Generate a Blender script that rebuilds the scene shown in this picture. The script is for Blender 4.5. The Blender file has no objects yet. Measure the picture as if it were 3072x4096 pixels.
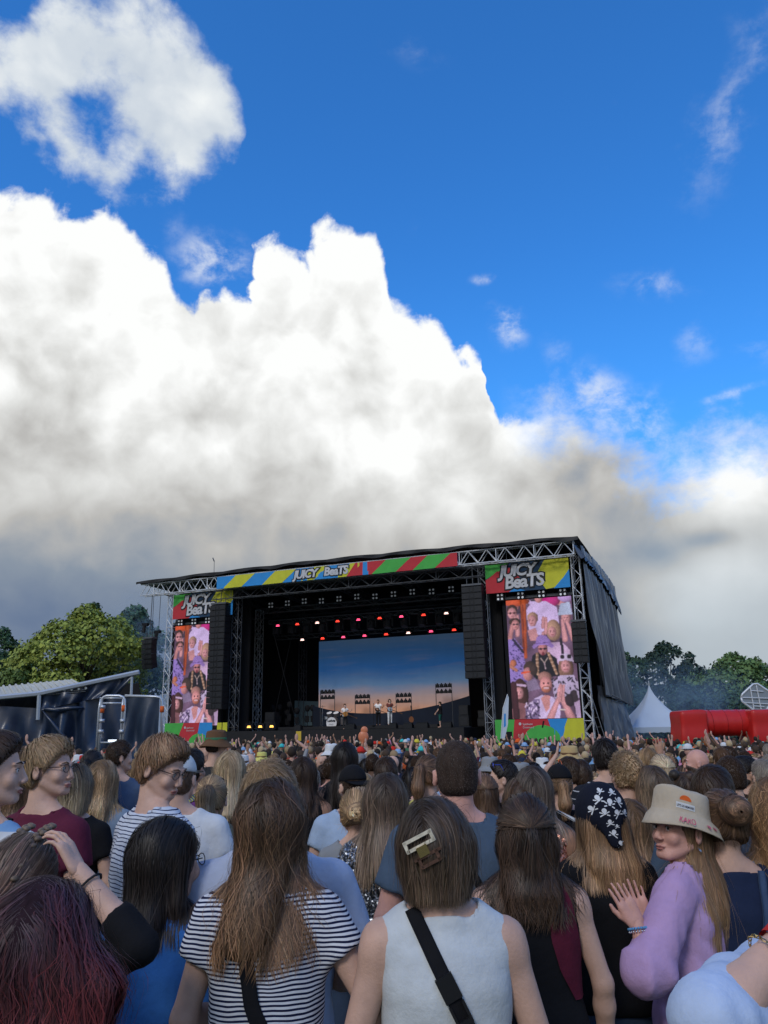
import bpy, math, random
import numpy as np
from mathutils import Vector, Matrix

# ------------------------------------------------------------------ camera, sky, sun, exposure
scene = bpy.context.scene
COL = scene.collection
TH, RO, CZ = math.radians(15.68), math.radians(1.0), 1.9
FPX = 3077.0
cam_data = bpy.data.cameras.new('camera')
cam = bpy.data.objects.new('camera', cam_data)
COL.objects.link(cam)
cam_data.sensor_fit = 'VERTICAL'
cam_data.sensor_height = 36.0
cam_data.lens = FPX / 4096 * 36.0
cam_data.clip_start = 0.05
cam_data.clip_end = 3000
cam.matrix_world = Matrix.Translation((0, 0, CZ)) @ Matrix.Rotation(math.pi/2 + TH, 4, 'X') @ Matrix.Rotation(-RO, 4, 'Z')
scene.camera = cam

def ray(px, py):
    x = px - 1536; u = 2048 - py
    c, s = math.cos(RO), math.sin(RO)
    xr = c*x + s*u; ur = -s*x + c*u
    return (xr, FPX*math.cos(TH) - ur*math.sin(TH), FPX*math.sin(TH) + ur*math.cos(TH))
def at(px, py, Y):
    r = ray(px, py); k = Y / r[1]
    return (r[0]*k, Y, CZ + r[2]*k)
def atf(fx, fy, Y): return at(fx*1.85172, fy*1.85172, Y)

SUN_EL, SUN_AZ = math.radians(38), math.radians(205)     # behind the camera, a little to the left
wrld = bpy.data.worlds.new('World'); scene.world = wrld; wrld.use_nodes = True
scene.view_settings.view_transform = 'Standard'
try: scene.view_settings.look = 'None'
except Exception: pass
scene.view_settings.gamma = 1.0
scene.view_settings.use_curve_mapping = False
scene.view_settings.exposure = EXPO = 0.0
sun_d = bpy.data.lights.new('sun', 'SUN'); sun = bpy.data.objects.new('sun', sun_d); COL.objects.link(sun)
sun_d.energy = 1.2; sun_d.angle = math.radians(14); sun_d.color = (1.0, 0.955, 0.89)
sdir = Vector((math.sin(SUN_AZ)*math.cos(SUN_EL), math.cos(SUN_AZ)*math.cos(SUN_EL), math.sin(SUN_EL)))
sun.rotation_euler = (-sdir).to_track_quat('-Z', 'Y').to_euler()
sun.location = sdir*50

class NT:
    """small helper that writes shader nodes as expressions"""
    def __init__(s, tree):
        s.t = tree; s.n = tree.nodes; s.l = tree.links
    def new(s, typ, **kw):
        n = s.n.new(typ)
        for k, v in kw.items(): setattr(n, k, v)
        return n
    def put(s, sock, v):
        if isinstance(v, bpy.types.NodeSocket): s.l.new(v, sock)
        elif v is not None:
            try: sock.default_value = v
            except Exception: sock.default_value = (*v, 1.0)
    def m(s, op, a, b=None, c=None, clamp=False):
        n = s.n.new('ShaderNodeMath'); n.operation = op; n.use_clamp = clamp
        s.put(n.inputs[0], a)
        if b is not None: s.put(n.inputs[1], b)
        if c is not None: s.put(n.inputs[2], c)
        return n.outputs[0]
    def vm(s, op, a, b=None, sc=None):
        n = s.n.new('ShaderNodeVectorMath'); n.operation = op
        s.put(n.inputs[0], a)
        if b is not None: s.put(n.inputs[1], b)
        if sc is not None: s.put(n.inputs[3], sc)
        return n.outputs[0] if op not in ('LENGTH', 'DOT_PRODUCT') else n.outputs[1]
    def sstep(s, v, lo, hi, a=0.0, b=1.0):
        n = s.n.new('ShaderNodeMapRange'); n.interpolation_type = 'SMOOTHSTEP'
        s.put(n.inputs[0], v); n.inputs[1].default_value = lo; n.inputs[2].default_value = hi
        n.inputs[3].default_value = a; n.inputs[4].default_value = b
        return n.outputs[0]
    def lin(s, v, lo, hi, a=0.0, b=1.0):
        n = s.n.new('ShaderNodeMapRange')
        s.put(n.inputs[0], v); n.inputs[1].default_value = lo; n.inputs[2].default_value = hi
        n.inputs[3].default_value = a; n.inputs[4].default_value = b
        return n.outputs[0]
    def mix(s, f, a, b, mode='MIX'):
        n = s.n.new('ShaderNodeMix'); n.data_type = 'RGBA'; n.blend_type = mode; n.clamp_result = False
        s.put(n.inputs[0], f); s.put(n.inputs[6], a); s.put(n.inputs[7], b)
        return n.outputs[2]
    def noise(s, vec, scale, detail=4, rough=.55, dist=0.0, lac=2.0):
        n = s.n.new('ShaderNodeTexNoise'); s.put(n.inputs['Vector'], vec)
        n.inputs['Scale'].default_value = scale; n.inputs['Detail'].default_value = detail
        n.inputs['Roughness'].default_value = rough; n.inputs['Distortion'].default_value = dist
        n.inputs['Lacunarity'].default_value = lac
        return n.outputs[0], n.outputs[1]
    def voro(s, vec, scale, detail=3, rough=.5, feat='SMOOTH_F1', smooth=.6):
        n = s.n.new('ShaderNodeTexVoronoi'); n.feature = feat; s.put(n.inputs['Vector'], vec)
        n.inputs['Scale'].default_value = scale; n.inputs['Detail'].default_value = detail
        n.inputs['Roughness'].default_value = rough
        if feat == 'SMOOTH_F1': n.inputs['Smoothness'].default_value = smooth
        return n.outputs['Distance']
    def ramp(s, v, stops):
        n = s.n.new('ShaderNodeValToRGB'); s.put(n.inputs[0], v)
        e = n.color_ramp.elements
        while len(e) < len(stops): e.new(0.5)
        for i, (p, c) in enumerate(stops): e[i].position = p; e[i].color = (*c, 1)
        return n.outputs[0]

def azel(fx, fy):
    r = ray(fx*1.85172, fy*1.85172)
    return math.degrees(math.atan2(r[0], r[1])), math.degrees(math.atan2(r[2], math.hypot(r[0], r[1])))

def build_world():
    t = wrld.node_tree; t.nodes.clear(); N = NT(t)
    out = N.new('ShaderNodeOutputWorld'); bg = N.new('ShaderNodeBackground')
    t.links.new(bg.outputs[0], out.inputs[0]); bg.inputs[1].default_value = 0.12
    sky = N.new('ShaderNodeTexSky'); sky.sky_type = 'NISHITA'; sky.sun_disc = False
    sky.sun_elevation = SUN_EL; sky.sun_rotation = SUN_AZ
    sky.air_density = 1.0; sky.dust_density = 0.3; sky.ozone_density = 3.0
    g = N.new('ShaderNodeTexCoord').outputs['Generated']
    sep = N.new('ShaderNodeSeparateXYZ'); t.links.new(g, sep.inputs[0])
    X, Y, Z = sep.outputs
    az = N.m('MULTIPLY', N.m('ARCTAN2', X, Y), 57.29578)
    el = N.m('MULTIPLY', N.m('ARCSINE', N.m('MAXIMUM', N.m('MINIMUM', Z, .9999), -.9999)), 57.29578)
    # ---- turbulence shared by the clouds
    wn, wc = N.noise(g, 9.0, 2, .55)
    warp = N.vm('SCALE', N.vm('SUBTRACT', wc, (.5, .5, .5)), sc=.05)
    p = N.vm('ADD', g, warp)
    def billow(vec):
        v1 = N.voro(vec, 12.0, 2.5, .5, feat='F1')
        n1, _ = N.noise(vec, 20.0, 6, .58)
        return N.m('ADD', N.m('MULTIPLY', N.m('SUBTRACT', .40, v1), .8), N.m('MULTIPLY', N.m('SUBTRACT', n1, .5), 1.0))
    b0 = billow(p)
    sd = (-.035*0.75, 0.01, .045)
    b1 = billow(N.vm('ADD', p, sd))
    relief = N.m('SUBTRACT', b0, b1)
    fine, _ = N.noise(p, 60., 4, .62)
    wisp, _ = N.noise(N.vm('MULTIPLY', g, (1, 1, 1.3)), 20., 7, .62, dist=.15)
    azw = N.m('ADD', az, N.m('ADD', N.m('MULTIPLY', b0, 1.5), N.m('MULTIPLY', N.m('SUBTRACT', wn, .5), 2.2)))
    def fc(pts, lo=-40., hi=40., vmax=60.):
        """a float curve over azimuth through points (fx, fy) of the outline"""
        P = sorted(azel(*p) for p in pts)
        n = N.new('ShaderNodeFloatCurve'); c = n.mapping.curves[0]
        n.mapping.extend = 'HORIZONTAL'
        xs = [((a-lo)/(hi-lo), (e+10)/(vmax+10)) for a, e in P]
        ded = []
        for x, y in xs:
            if ded and x - ded[-1][0] < .004: continue
            ded.append((x, y))
        while len(c.points) < len(ded): c.points.new(.5, .5)
        for q, (x, y) in zip(c.points, ded): q.location = (x, y); q.handle_type = 'VECTOR'
        n.mapping.update()
        N.put(n.inputs['Value'], N.lin(azw, lo, hi)); n.inputs[0].default_value = 1
        return N.m('SUBTRACT', N.m('MULTIPLY', n.outputs[0], vmax+10), 10)
    # ---- the big bank: outline from the left edge over the tower to the right
    top = fc([(-500, 330), (-200, 330), (0, 362), (70, 352), (110, 388), (160, 412), (210, 402), (250, 436), (290, 470), (335, 500), (352, 560), (378, 590), (402, 606),
              (425, 585), (455, 556), (508, 566), (520, 530), (534, 482), (570, 465), (600, 478), (630, 488), (652, 462), (690, 445), (730, 442), (770, 452),
              (798, 478), (818, 530), (834, 600), (870, 632), (915, 646), (945, 690), (966, 722), (998, 714), (1024, 738), (1034, 770), (1040, 850),
              (1100, 872), (1200, 892), (1290, 930), (1340, 968), (1400, 1010), (1450, 1020), (1490, 968), (1530, 934), (1600, 932), (1700, 940), (1900, 1000), (2300, 980)])
    s_bank = N.m('SUBTRACT', top, el)
    # softer edge towards the right
    soft = N.sstep(az, 9., 14., 1.0, 0.0)
    d_bank = N.m('ADD', s_bank, N.m('ADD', N.m('MULTIPLY', b0, 2.7), N.m('MULTIPLY', N.m('SUBTRACT', fine, .5), 1.5)))
    a_hard = N.sstep(d_bank, -.05, 1.0)
    d_soft = N.m('ADD', s_bank, N.m('MULTIPLY', N.m('SUBTRACT', wisp, .5), 9.))
    a_soft = N.sstep(d_soft, -2.2, 4.0)
    a_bank = N.m('ADD', N.m('MULTIPLY', a_hard, soft), N.m('MULTIPLY', a_soft, N.m('SUBTRACT', 1., soft)))
    # ---- the high cloud top left
    up = fc([(-600, 40), (-100, 60), (0, 60), (30, 45), (55, 5), (90, -25), (200, -60), (330, -10), (385, 40), (420, 90), (450, 130), (478, 165), (494, 215), (512, 285), (530, 400), (545, 700), (900, 1100)])
    lo = fc([(-600, 200), (-100, 215), (0, 250), (40, 300), (90, 325), (140, 350), (175, 385), (235, 405), (290, 372), (345, 400), (385, 395), (430, 360), (470, 345), (505, 300), (540, 100), (560, -200), (900, -300)])
    s_hi = N.m('MINIMUM', N.m('SUBTRACT', up, el), N.m('SUBTRACT', el, lo))
    ha, he = azel(212, 290)
    hx = N.m('DIVIDE', N.m('SUBTRACT', az, ha), 1.25); hy = N.m('DIVIDE', N.m('SUBTRACT', el, he), 1.7)
    hole = N.m('MULTIPLY', N.m('SUBTRACT', N.m('SQRT', N.m('ADD', N.m('MULTIPLY', hx, hx), N.m('MULTIPLY', hy, hy))), 1.), 1.3)
    s_hi = N.m('MINIMUM', s_hi, hole)
    d_hi = N.m('ADD', s_hi, N.m('ADD', N.m('MULTIPLY', N.m('SUBTRACT', wisp, .5), 6.), N.m('MULTIPLY', b0, 2.2)))
    a_hi = N.sstep(d_hi, -2.0, 1.2)
    # ---- wisps: soft ellipses broken up by noise
    def blob(fx, fy, rx, ry, ang=0, gain=1.):
        a0, e0 = azel(fx, fy); a1, _ = azel(fx+rx, fy); _, e1 = azel(fx, fy-ry)
        ra, re = max(abs(a1-a0), .2), max(abs(e1-e0), .2)
        dx = N.m('SUBTRACT', az, a0); dy = N.m('SUBTRACT', el, e0)
        if ang:
            c, s_ = math.cos(ang), math.sin(ang)
            dx, dy = (N.m('ADD', N.m('MULTIPLY', dx, c), N.m('MULTIPLY', dy, s_)), N.m('SUBTRACT', N.m('MULTIPLY', dy, c), N.m('MULTIPLY', dx, s_)))
        dx = N.m('DIVIDE', dx, ra); dy = N.m('DIVIDE', dy, re)
        r2 = N.m('ADD', N.m('MULTIPLY', dx, dx), N.m('MULTIPLY', dy, dy))
        return N.m('MULTIPLY', N.m('EXPONENT', N.m('MULTIPLY', r2, -1.)), gain)
    ws = [blob(1045, 603, 28, 12, 0, .75), blob(1100, 705, 34, 46, .5, .95), blob(1415, 615, 95, 40, -.2, .50), blob(1300, 850, 95, 50, -.6, .75),
          blob(1390, 900, 70, 60, -.6, .7), blob(1580, 850, 95, 13, .12, .55), blob(1500, 740, 60, 60, 0, .36), blob(1640, 740, 60, 60, 0, .38), blob(890, 110, 90, 45, -.3, .22),
          blob(1560, 270, 80, 210, -.7, .42), blob(1500, 330, 40, 150, -.7, .3), blob(1650, 110, 90, 150, 0, .34), blob(1210, 780, 40, 70, .3, .35), blob(1320, 300, 20, 100, -.3, .18), blob(900, 490, 30, 40, 0, .14),
          blob(380, 500, 40, 50, 0, .30), blob(462, 566, 80, 60, 0, 1.0), blob(1060, 660, 30, 14, 0, .3)]
    w = ws[0]
    for q in ws[1:]: w = N.m('MAXIMUM', w, q)
    a_w = N.sstep(N.m('MULTIPLY', w, N.sstep(wisp, .30, .74, .0, 1.35)), .05, 1.05)
    # ---- brightness inside the bank
    def dark(fx, fy, rx, ry, gain, ang=0): return blob(fx, fy, rx, ry, ang, gain)
    br = N.m('ADD', N.sstep(el, 5., 18., .17, .77), N.sstep(el, 16., 28., 0., .14))
    br = N.m('ADD', br, N.m('MULTIPLY', N.sstep(az, 13., 24.), N.sstep(el, 3., 17., .38, 0.)))
    for args in [(700, 500, 130, 70, .30), (900, 720, 130, 80, .32), (860, 990, 120, 45, .24), (600, 600, 120, 60, .18), (150, 480, 200, 60, .12), (1000, 770, 60, 70, .16),
                 (980, 1090, 160, 50, .12), (560, 930, 160, 60, .14), (330, 740, 200, 80, .10), (1560, 1040, 120, 90, .34), (1560, 1240, 160, 60, .30), (1480, 1330, 150, 50, .22), (60, 870, 90, 40, .12), (740, 900, 90, 60, .10)]:
        br = N.m('ADD', br, dark(*args))
    for args in [(110, 920, 120, 65, .26), (500, 910, 120, 45, .12), (700, 830, 160, 40, .07), (640, 1060, 200, 60, .11), (1000, 930, 90, 60, .13), (1210, 1010, 190, 60, .15), (1320, 1090, 150, 80, .24), (1430, 1200, 70, 40, .24),
                 (330, 1120, 250, 70, .16), (60, 1250, 300, 100, .10), (1530, 1165, 60, 22, .28), (420, 700, 60, 60, .06), (800, 760, 60, 50, .1), (240, 660, 150, 50, .05)]:
        br = N.m('SUBTRACT', br, dark(*args))
    shade_amp = N.sstep(el, 6., 26., .07, .32)
    br = N.m('ADD', br, N.m('MULTIPLY', relief, shade_amp))
    mot, _ = N.noise(N.vm('MULTIPLY', p, (1, 1, 1.8)), 7., 5, .52)
    br = N.m('ADD', br, N.m('MULTIPLY', N.m('SUBTRACT', mot, .5), N.sstep(el, 5., 22., .14, .22)))
    edge = N.m('MULTIPLY', N.sstep(d_bank, 0., 6., 1., 0.), .12)
    br = N.m('ADD', br, N.m('MULTIPLY', edge, soft), clamp=True)
    c_bank = N.ramp(br, [(0.0, (.090, .140, .260)), (.16, (.15, .205, .315)), (.34, (.255, .305, .375)), (.55, (.49, .485, .47)), (.78, (.73, .735, .72)), (1.0, (.99, 1.0, .99))])
    lowr = N.m('MULTIPLY', N.sstep(az, 15., 22.), N.sstep(el, 6., 17., .60, 0.))
    c_bank = N.mix(lowr, c_bank, (.45, .55, .64, 1))
    brh = N.m('ADD', N.sstep(d_hi, 0., 8., .55, .80), N.m('MULTIPLY', relief, .30), clamp=True)
    brh = N.m('ADD', brh, N.m('MULTIPLY', N.m('SUBTRACT', mot, .5), .5), clamp=True)
    c_hi = N.ramp(brh, [(0.0, (.42, .50, .62)), (.5, (.66, .72, .78)), (1.0, (1.0, 1.02, 1.0))])
    c_w = (.80, .85, .93, 1)
    # ---- clear sky: Nishita, filtered towards the photograph's deep blue
    skyc = N.mix(1.0, sky.outputs[0], (.38, 1.20, 2.0, 1), 'MULTIPLY')
    low = N.sstep(el, 2., 34., 1., 0.)
    skyc = N.mix(N.m('MULTIPLY', low, .55), skyc, (.85, 3.5, 7.4, 1))
    K = 1/.12
    def up_(c): return N.mix(1.0, c, (K, K, K, 1), 'MULTIPLY')
    # generic broken cloud for the rest of the sky behind the camera
    gen = N.m('MULTIPLY', N.sstep(N.noise(g, 3.2, 8, .6)[0], .47, .62), N.sstep(N.m('ABSOLUTE', az), 42., 70.))
    gen = N.m('MULTIPLY', gen, N.sstep(el, 75., 85., 1., 0.))
    c = N.mix(gen, skyc, up_((.62, .64, .66, 1)))
    c = N.mix(N.m('MULTIPLY', a_w, .72), c, up_(c_w))
    c = N.mix(N.m('MULTIPLY', a_hi, .97), c, up_(c_hi))
    c = N.mix(a_bank, c, up_(c_bank))
    t.links.new(c, bg.inputs[0])
    wrld.cycles.sampling_method = 'MANUAL'; wrld.cycles.sample_map_resolution = 512
build_world()
scene.cycles.max_bounces = 5
scene.cycles.diffuse_bounces = 2
scene.cycles.glossy_bounces = 2
scene.cycles.transmission_bounces = 2
scene.cycles.transparent_max_bounces = 6
scene.cycles.use_denoising = True
# ------------------------------------------------------------------ materials
MATS = {}
def M(name, rgb, rough=.75, var=.12, scale=30., bump=0., bscale=None, metal=0., spec=.3, stretch=(1, 1, 1), sheen=0.):
    if name in MATS: return MATS[name]
    m = bpy.data.materials.new(name); m.use_nodes = True; MATS[name] = m
    N = NT(m.node_tree); b = m.node_tree.nodes['Principled BSDF']
    tc = N.new('ShaderNodeTexCoord').outputs['Object']
    v = N.vm('MULTIPLY', tc, stretch)
    n, _ = N.noise(v, scale, 4, .6)
    if var: col = N.mix(1.0, (*rgb, 1), N.ramp(n, [(.25, (1-var,)*3), (.75, (1+var,)*3)]), 'MULTIPLY')
    else: col = None
    if col is not None: m.node_tree.links.new(col, b.inputs['Base Color'])
    else: b.inputs['Base Color'].default_value = (*rgb, 1)
    b.inputs['Roughness'].default_value = rough; b.inputs['Metallic'].default_value = metal
    b.inputs['Specular IOR Level'].default_value = spec
    if sheen: b.inputs['Sheen Weight'].default_value = sheen
    if bump:
        n2, _ = N.noise(v, bscale or scale*1.5, 5, .6)
        bn = N.new('ShaderNodeBump'); bn.inputs['Strength'].default_value = bump; bn.inputs['Distance'].default_value = .02
        m.node_tree.links.new(n2, bn.inputs['Height']); m.node_tree.links.new(bn.outputs[0], b.inputs['Normal'])
    return m
def cloth(name, rgb, **k):
    k.setdefault('rough', .9); k.setdefault('var', .10); k.setdefault('scale', 14.); k.setdefault('bump', .22); k.setdefault('bscale', 38.); k.setdefault('spec', .12)
    return M('cloth_'+name, rgb, **k)
def striped(name, c1, c2, period, duty=.35, axis=2, slope=0.):
    if name in MATS: return MATS[name]
    m = cloth(name+'_base', c1); m = m.copy(); m.name = name; MATS[name] = m
    N = NT(m.node_tree); b = m.node_tree.nodes['Principled BSDF']
    tc = N.new('ShaderNodeTexCoord').outputs['Object']; sp = N.new('ShaderNodeSeparateXYZ'); m.node_tree.links.new(tc, sp.inputs[0])
    z = sp.outputs[axis]
    z = N.m('ADD', z, N.m('MULTIPLY', sp.outputs[0], slope))
    z = N.m('ADD', z, N.m('MULTIPLY', N.m('SUBTRACT', N.noise(tc, 5., 2, .5)[0], .5), .035))
    f = N.m('FRACT', N.m('DIVIDE', z, period)); g = N.m('LESS_THAN', f, duty)
    old = b.inputs['Base Color'].links[0].from_socket
    m.node_tree.links.new(N.mix(g, old, (*c2, 1)), b.inputs['Base Color'])
    return m
def attr_mat(name, rough=.5, emit=0., spec=.3, bump=0., jitter=0.):
    if name in MATS: return MATS[name]
    m = bpy.data.materials.new(name); m.use_nodes = True; MATS[name] = m
    N = NT(m.node_tree); b = m.node_tree.nodes['Principled BSDF']
    a = N.new('ShaderNodeAttribute', attribute_name='Col')
    m.node_tree.links.new(a.outputs['Color'], b.inputs['Base Color'])
    b.inputs['Roughness'].default_value = rough; b.inputs['Specular IOR Level'].default_value = spec
    if emit:
        m.node_tree.links.new(a.outputs['Color'], b.inputs['Emission Color']); b.inputs['Emission Strength'].default_value = emit
        b.inputs['Base Color'].default_value = (.02, .02, .02, 1)
        for l in list(b.inputs['Base Color'].links): m.node_tree.links.remove(l)
    return m
def skin(name, rgb):
    k = 'skin_'+name
    if k in MATS: return MATS[k]
    m = M(k, rgb, rough=.52, var=.17, scale=11., bump=.16, bscale=120., spec=.35)
    b = m.node_tree.nodes['Principled BSDF']
    b.inputs['Subsurface Weight'].default_value = 0.0
    return m
def lin3(h):
    r = []
    for v in h:
        v = v/255.; r.append(v/12.92 if v <= .04045 else ((v+.055)/1.055)**2.4)
    return tuple(r)

SK = {'fair': skin('fair', (.56, .345, .26)), 'pink': skin('pink', (.60, .315, .25)), 'tan': skin('tan', (.40, .215, .135)), 'olive': skin('olive', (.33, .18, .115)), 'brown': skin('brown', (.16, .085, .055))}
HC = {  # root colour, tip colour
 'black': ((.012, .010, .010), (.028, .022, .021)), 'dark': ((.030, .020, .015), (.075, .048, .033)), 'brown': ((.070, .044, .030), (.18, .11, .068)),
 'ombre': ((.045, .030, .022), (.26, .16, .095)), 'lbrown': ((.14, .092, .057), (.33, .22, .135)), 'blonde': ((.22, .145, .08), (.56, .42, .26)),
 'plat': ((.32, .25, .165), (.70, .61, .45)), 'ginger': ((.22, .08, .035), (.38, .16, .075)), 'grey': ((.18, .17, .16), (.38, .36, .34)), 'redpurple': ((.032, .018, .028), (.20, .026, .026)),
 'redblond': ((.17, .105, .062), (.34, .22, .135)), 'sandy': ((.20, .14, .085), (.44, .33, .20))}
HC = {k_: tuple((a_[0]*1.10, a_[1]*.98, a_[2]*.86) for a_ in v_) for k_, v_ in HC.items()}
HAIRM = attr_mat('hair_strands', rough=.50, spec=.36)
SHELLM = attr_mat('hair_under', rough=.8, spec=.08)
BLACKM = M('black_plastic', (.012, .012, .014), rough=.45, var=.1)
WHITEM = M('eye_white', (.62, .6, .58), rough=.3, var=0)
IRISM = M('eye_iris', (.03, .025, .02), rough=.2, var=0)
GLASSM = M('dark_lens', (.02, .02, .025), rough=.08, var=0, spec=.8)
METALM = M('gold_metal', (.7, .5, .22), rough=.25, var=.1, metal=1.)
SILVERM = M('silver_metal', (.65, .66, .68), rough=.3, var=.1, metal=1.)
LIPM = M('lips', (.36, .13, .11), rough=.4, var=.05)

# ------------------------------------------------------------------ objects
def ground_z(x, y):
    """the field falls gently towards the stage, more on the tent side"""
    k = min(max(1+.022*x, .45), 1.7)
    return -.50*(1-math.exp(-max(y-2.5, 0.)/14.))*k
def clean(s): return s
def mk_mesh(name, V, Fc, smooth=True, col=None):
    me = bpy.data.meshes.new(name)
    V = np.asarray(V, dtype=np.float32); nv = len(V)
    if isinstance(Fc, np.ndarray):
        k = Fc.shape[1]; nf = len(Fc)
        me.vertices.add(nv); me.vertices.foreach_set('co', V.ravel())
        me.loops.add(nf*k); me.loops.foreach_set('vertex_index', Fc.astype(np.int32).ravel())
        me.polygons.add(nf); me.polygons.foreach_set('loop_start', (np.arange(nf)*k).astype(np.int32))
        me.update(calc_edges=True)
    else:
        me.from_pydata([tuple(map(float, v)) for v in V], [], [tuple(map(int, f)) for f in Fc]); me.update()
    if smooth: me.polygons.foreach_set('use_smooth', np.ones(len(me.polygons), dtype=bool))
    if col is not None:
        a = me.color_attributes.new('Col', 'FLOAT_COLOR', 'POINT')
        c = np.ones((nv, 4), dtype=np.float32); c[:, :3] = col; a.data.foreach_set('color', c.ravel())
    me.validate(); return me
def obj(name, me, mats, parent=None, loc=None, rot=None):
    o = bpy.data.objects.new(name, me); COL.objects.link(o)
    if mats is not None:
        for q in (mats if isinstance(mats, (list, tuple)) else [mats]):
            if me is not None: me.materials.append(q)
    if parent is not None: o.parent = parent
    if loc is not None: o.location = loc
    if rot is not None: o.rotation_euler = rot
    return o
def tag(o, label=None, cat=None, group=None, kind=None):
    if label: o['label'] = label
    if cat: o['category'] = cat
    if group: o['group'] = group
    if kind: o['kind'] = kind
    return o
def empty(name, loc, label, cat, group=None, rz=0.):
    o = bpy.data.objects.new(name, None); COL.objects.link(o); o.location = loc; o.rotation_euler = (0, 0, rz); o.empty_display_size = .1
    return tag(o, label, cat, group)
class MB:
    """collects boxes, bars, tubes and loose polygons; build() links them as one mesh object"""
    def __init__(s): s.v = []; s.f = []
    def add(s, V, Fc):
        k = len(s.v); s.v += [tuple(v) for v in V]; s.f += [tuple(i+k for i in f) for f in Fc]; return s
    def box(s, c, d, R=None):
        x, y, z = d[0]/2, d[1]/2, d[2]/2
        V = [Vector((i*x, j*y, k*z)) for i in (-1, 1) for j in (-1, 1) for k in (-1, 1)]
        if R is not None: V = [R @ v for v in V]
        V = [v+Vector(c) for v in V]
        return s.add(V, [(0, 1, 3, 2), (4, 6, 7, 5), (0, 4, 5, 1), (2, 3, 7, 6), (0, 2, 6, 4), (1, 5, 7, 3)])
    def tube(s, p0, p1, r, n=6, r1=None, cap=True):
        p0, p1 = Vector(p0), Vector(p1); d = (p1-p0).normalized()
        a = d.orthogonal().normalized(); b = d.cross(a); r1 = r if r1 is None else r1
        V = []
        for p, q in ((p0, r), (p1, r1)):
            for i in range(n):
                t = 2*math.pi*i/n; V.append(p+a*math.cos(t)*q+b*math.sin(t)*q)
        Fc = [(i, (i+1) % n, n+(i+1) % n, n+i) for i in range(n)]
        if cap: Fc += [tuple(range(n-1, -1, -1)), tuple(range(n, 2*n))]
        return s.add(V, Fc)
    def path(s, pts, r, n=6):
        pts = [Vector(p) for p in pts]; m = len(pts); V = []; rr = r if hasattr(r, '__len__') else [r]*m
        a = None
        for i, p in enumerate(pts):
            d = (pts[min(i+1, m-1)]-pts[max(i-1, 0)]).normalized()
            a = d.orthogonal().normalized() if a is None else (a-d*a.dot(d)).normalized()
            b = d.cross(a)
            V += [p+(a*math.cos(2*math.pi*k/n)+b*math.sin(2*math.pi*k/n))*rr[i] for k in range(n)]
        Fc = [(i*n+k, i*n+(k+1) % n, (i+1)*n+(k+1) % n, (i+1)*n+k) for i in range(m-1) for k in range(n)]
        Fc += [tuple(range(n-1, -1, -1)), tuple(range((m-1)*n, m*n))]
        return s.add(V, Fc)
    def lathe(s, prof, n=16, c=(0, 0, 0), sx=1., sy=1.):
        V = []
        for r, z in prof: V += [(c[0]+r*sx*math.cos(2*math.pi*k/n), c[1]+r*sy*math.sin(2*math.pi*k/n), c[2]+z) for k in range(n)]
        m = len(prof)
        Fc = [(i*n+k, i*n+(k+1) % n, (i+1)*n+(k+1) % n, (i+1)*n+k) for i in range(m-1) for k in range(n)]
        Fc += [tuple(range(n-1, -1, -1)), tuple(range((m-1)*n, m*n))]
        return s.add(V, Fc)
    def prism(s, poly, p0, ax, ay, az_, th):
        """extrude a 2D polygon given in the frame (p0, ax, ay) by th along az_"""
        p0, ax, ay, az_ = Vector(p0), Vector(ax), Vector(ay), Vector(az_); n = len(poly)
        V = [p0+ax*x+ay*y for x, y in poly]+[p0+ax*x+ay*y+az_*th for x, y in poly]
        Fc = [tuple(range(n-1, -1, -1)), tuple(range(n, 2*n))]+[(i, (i+1) % n, n+(i+1) % n, n+i) for i in range(n)]
        return s.add(V, Fc)
    def mesh(s, name, smooth=False): return mk_mesh(name, s.v, s.f, smooth)
    def build(s, name, mat, parent=None, smooth=False, **k): return obj(name, s.mesh(name, smooth), mat, parent, **k)

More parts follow.
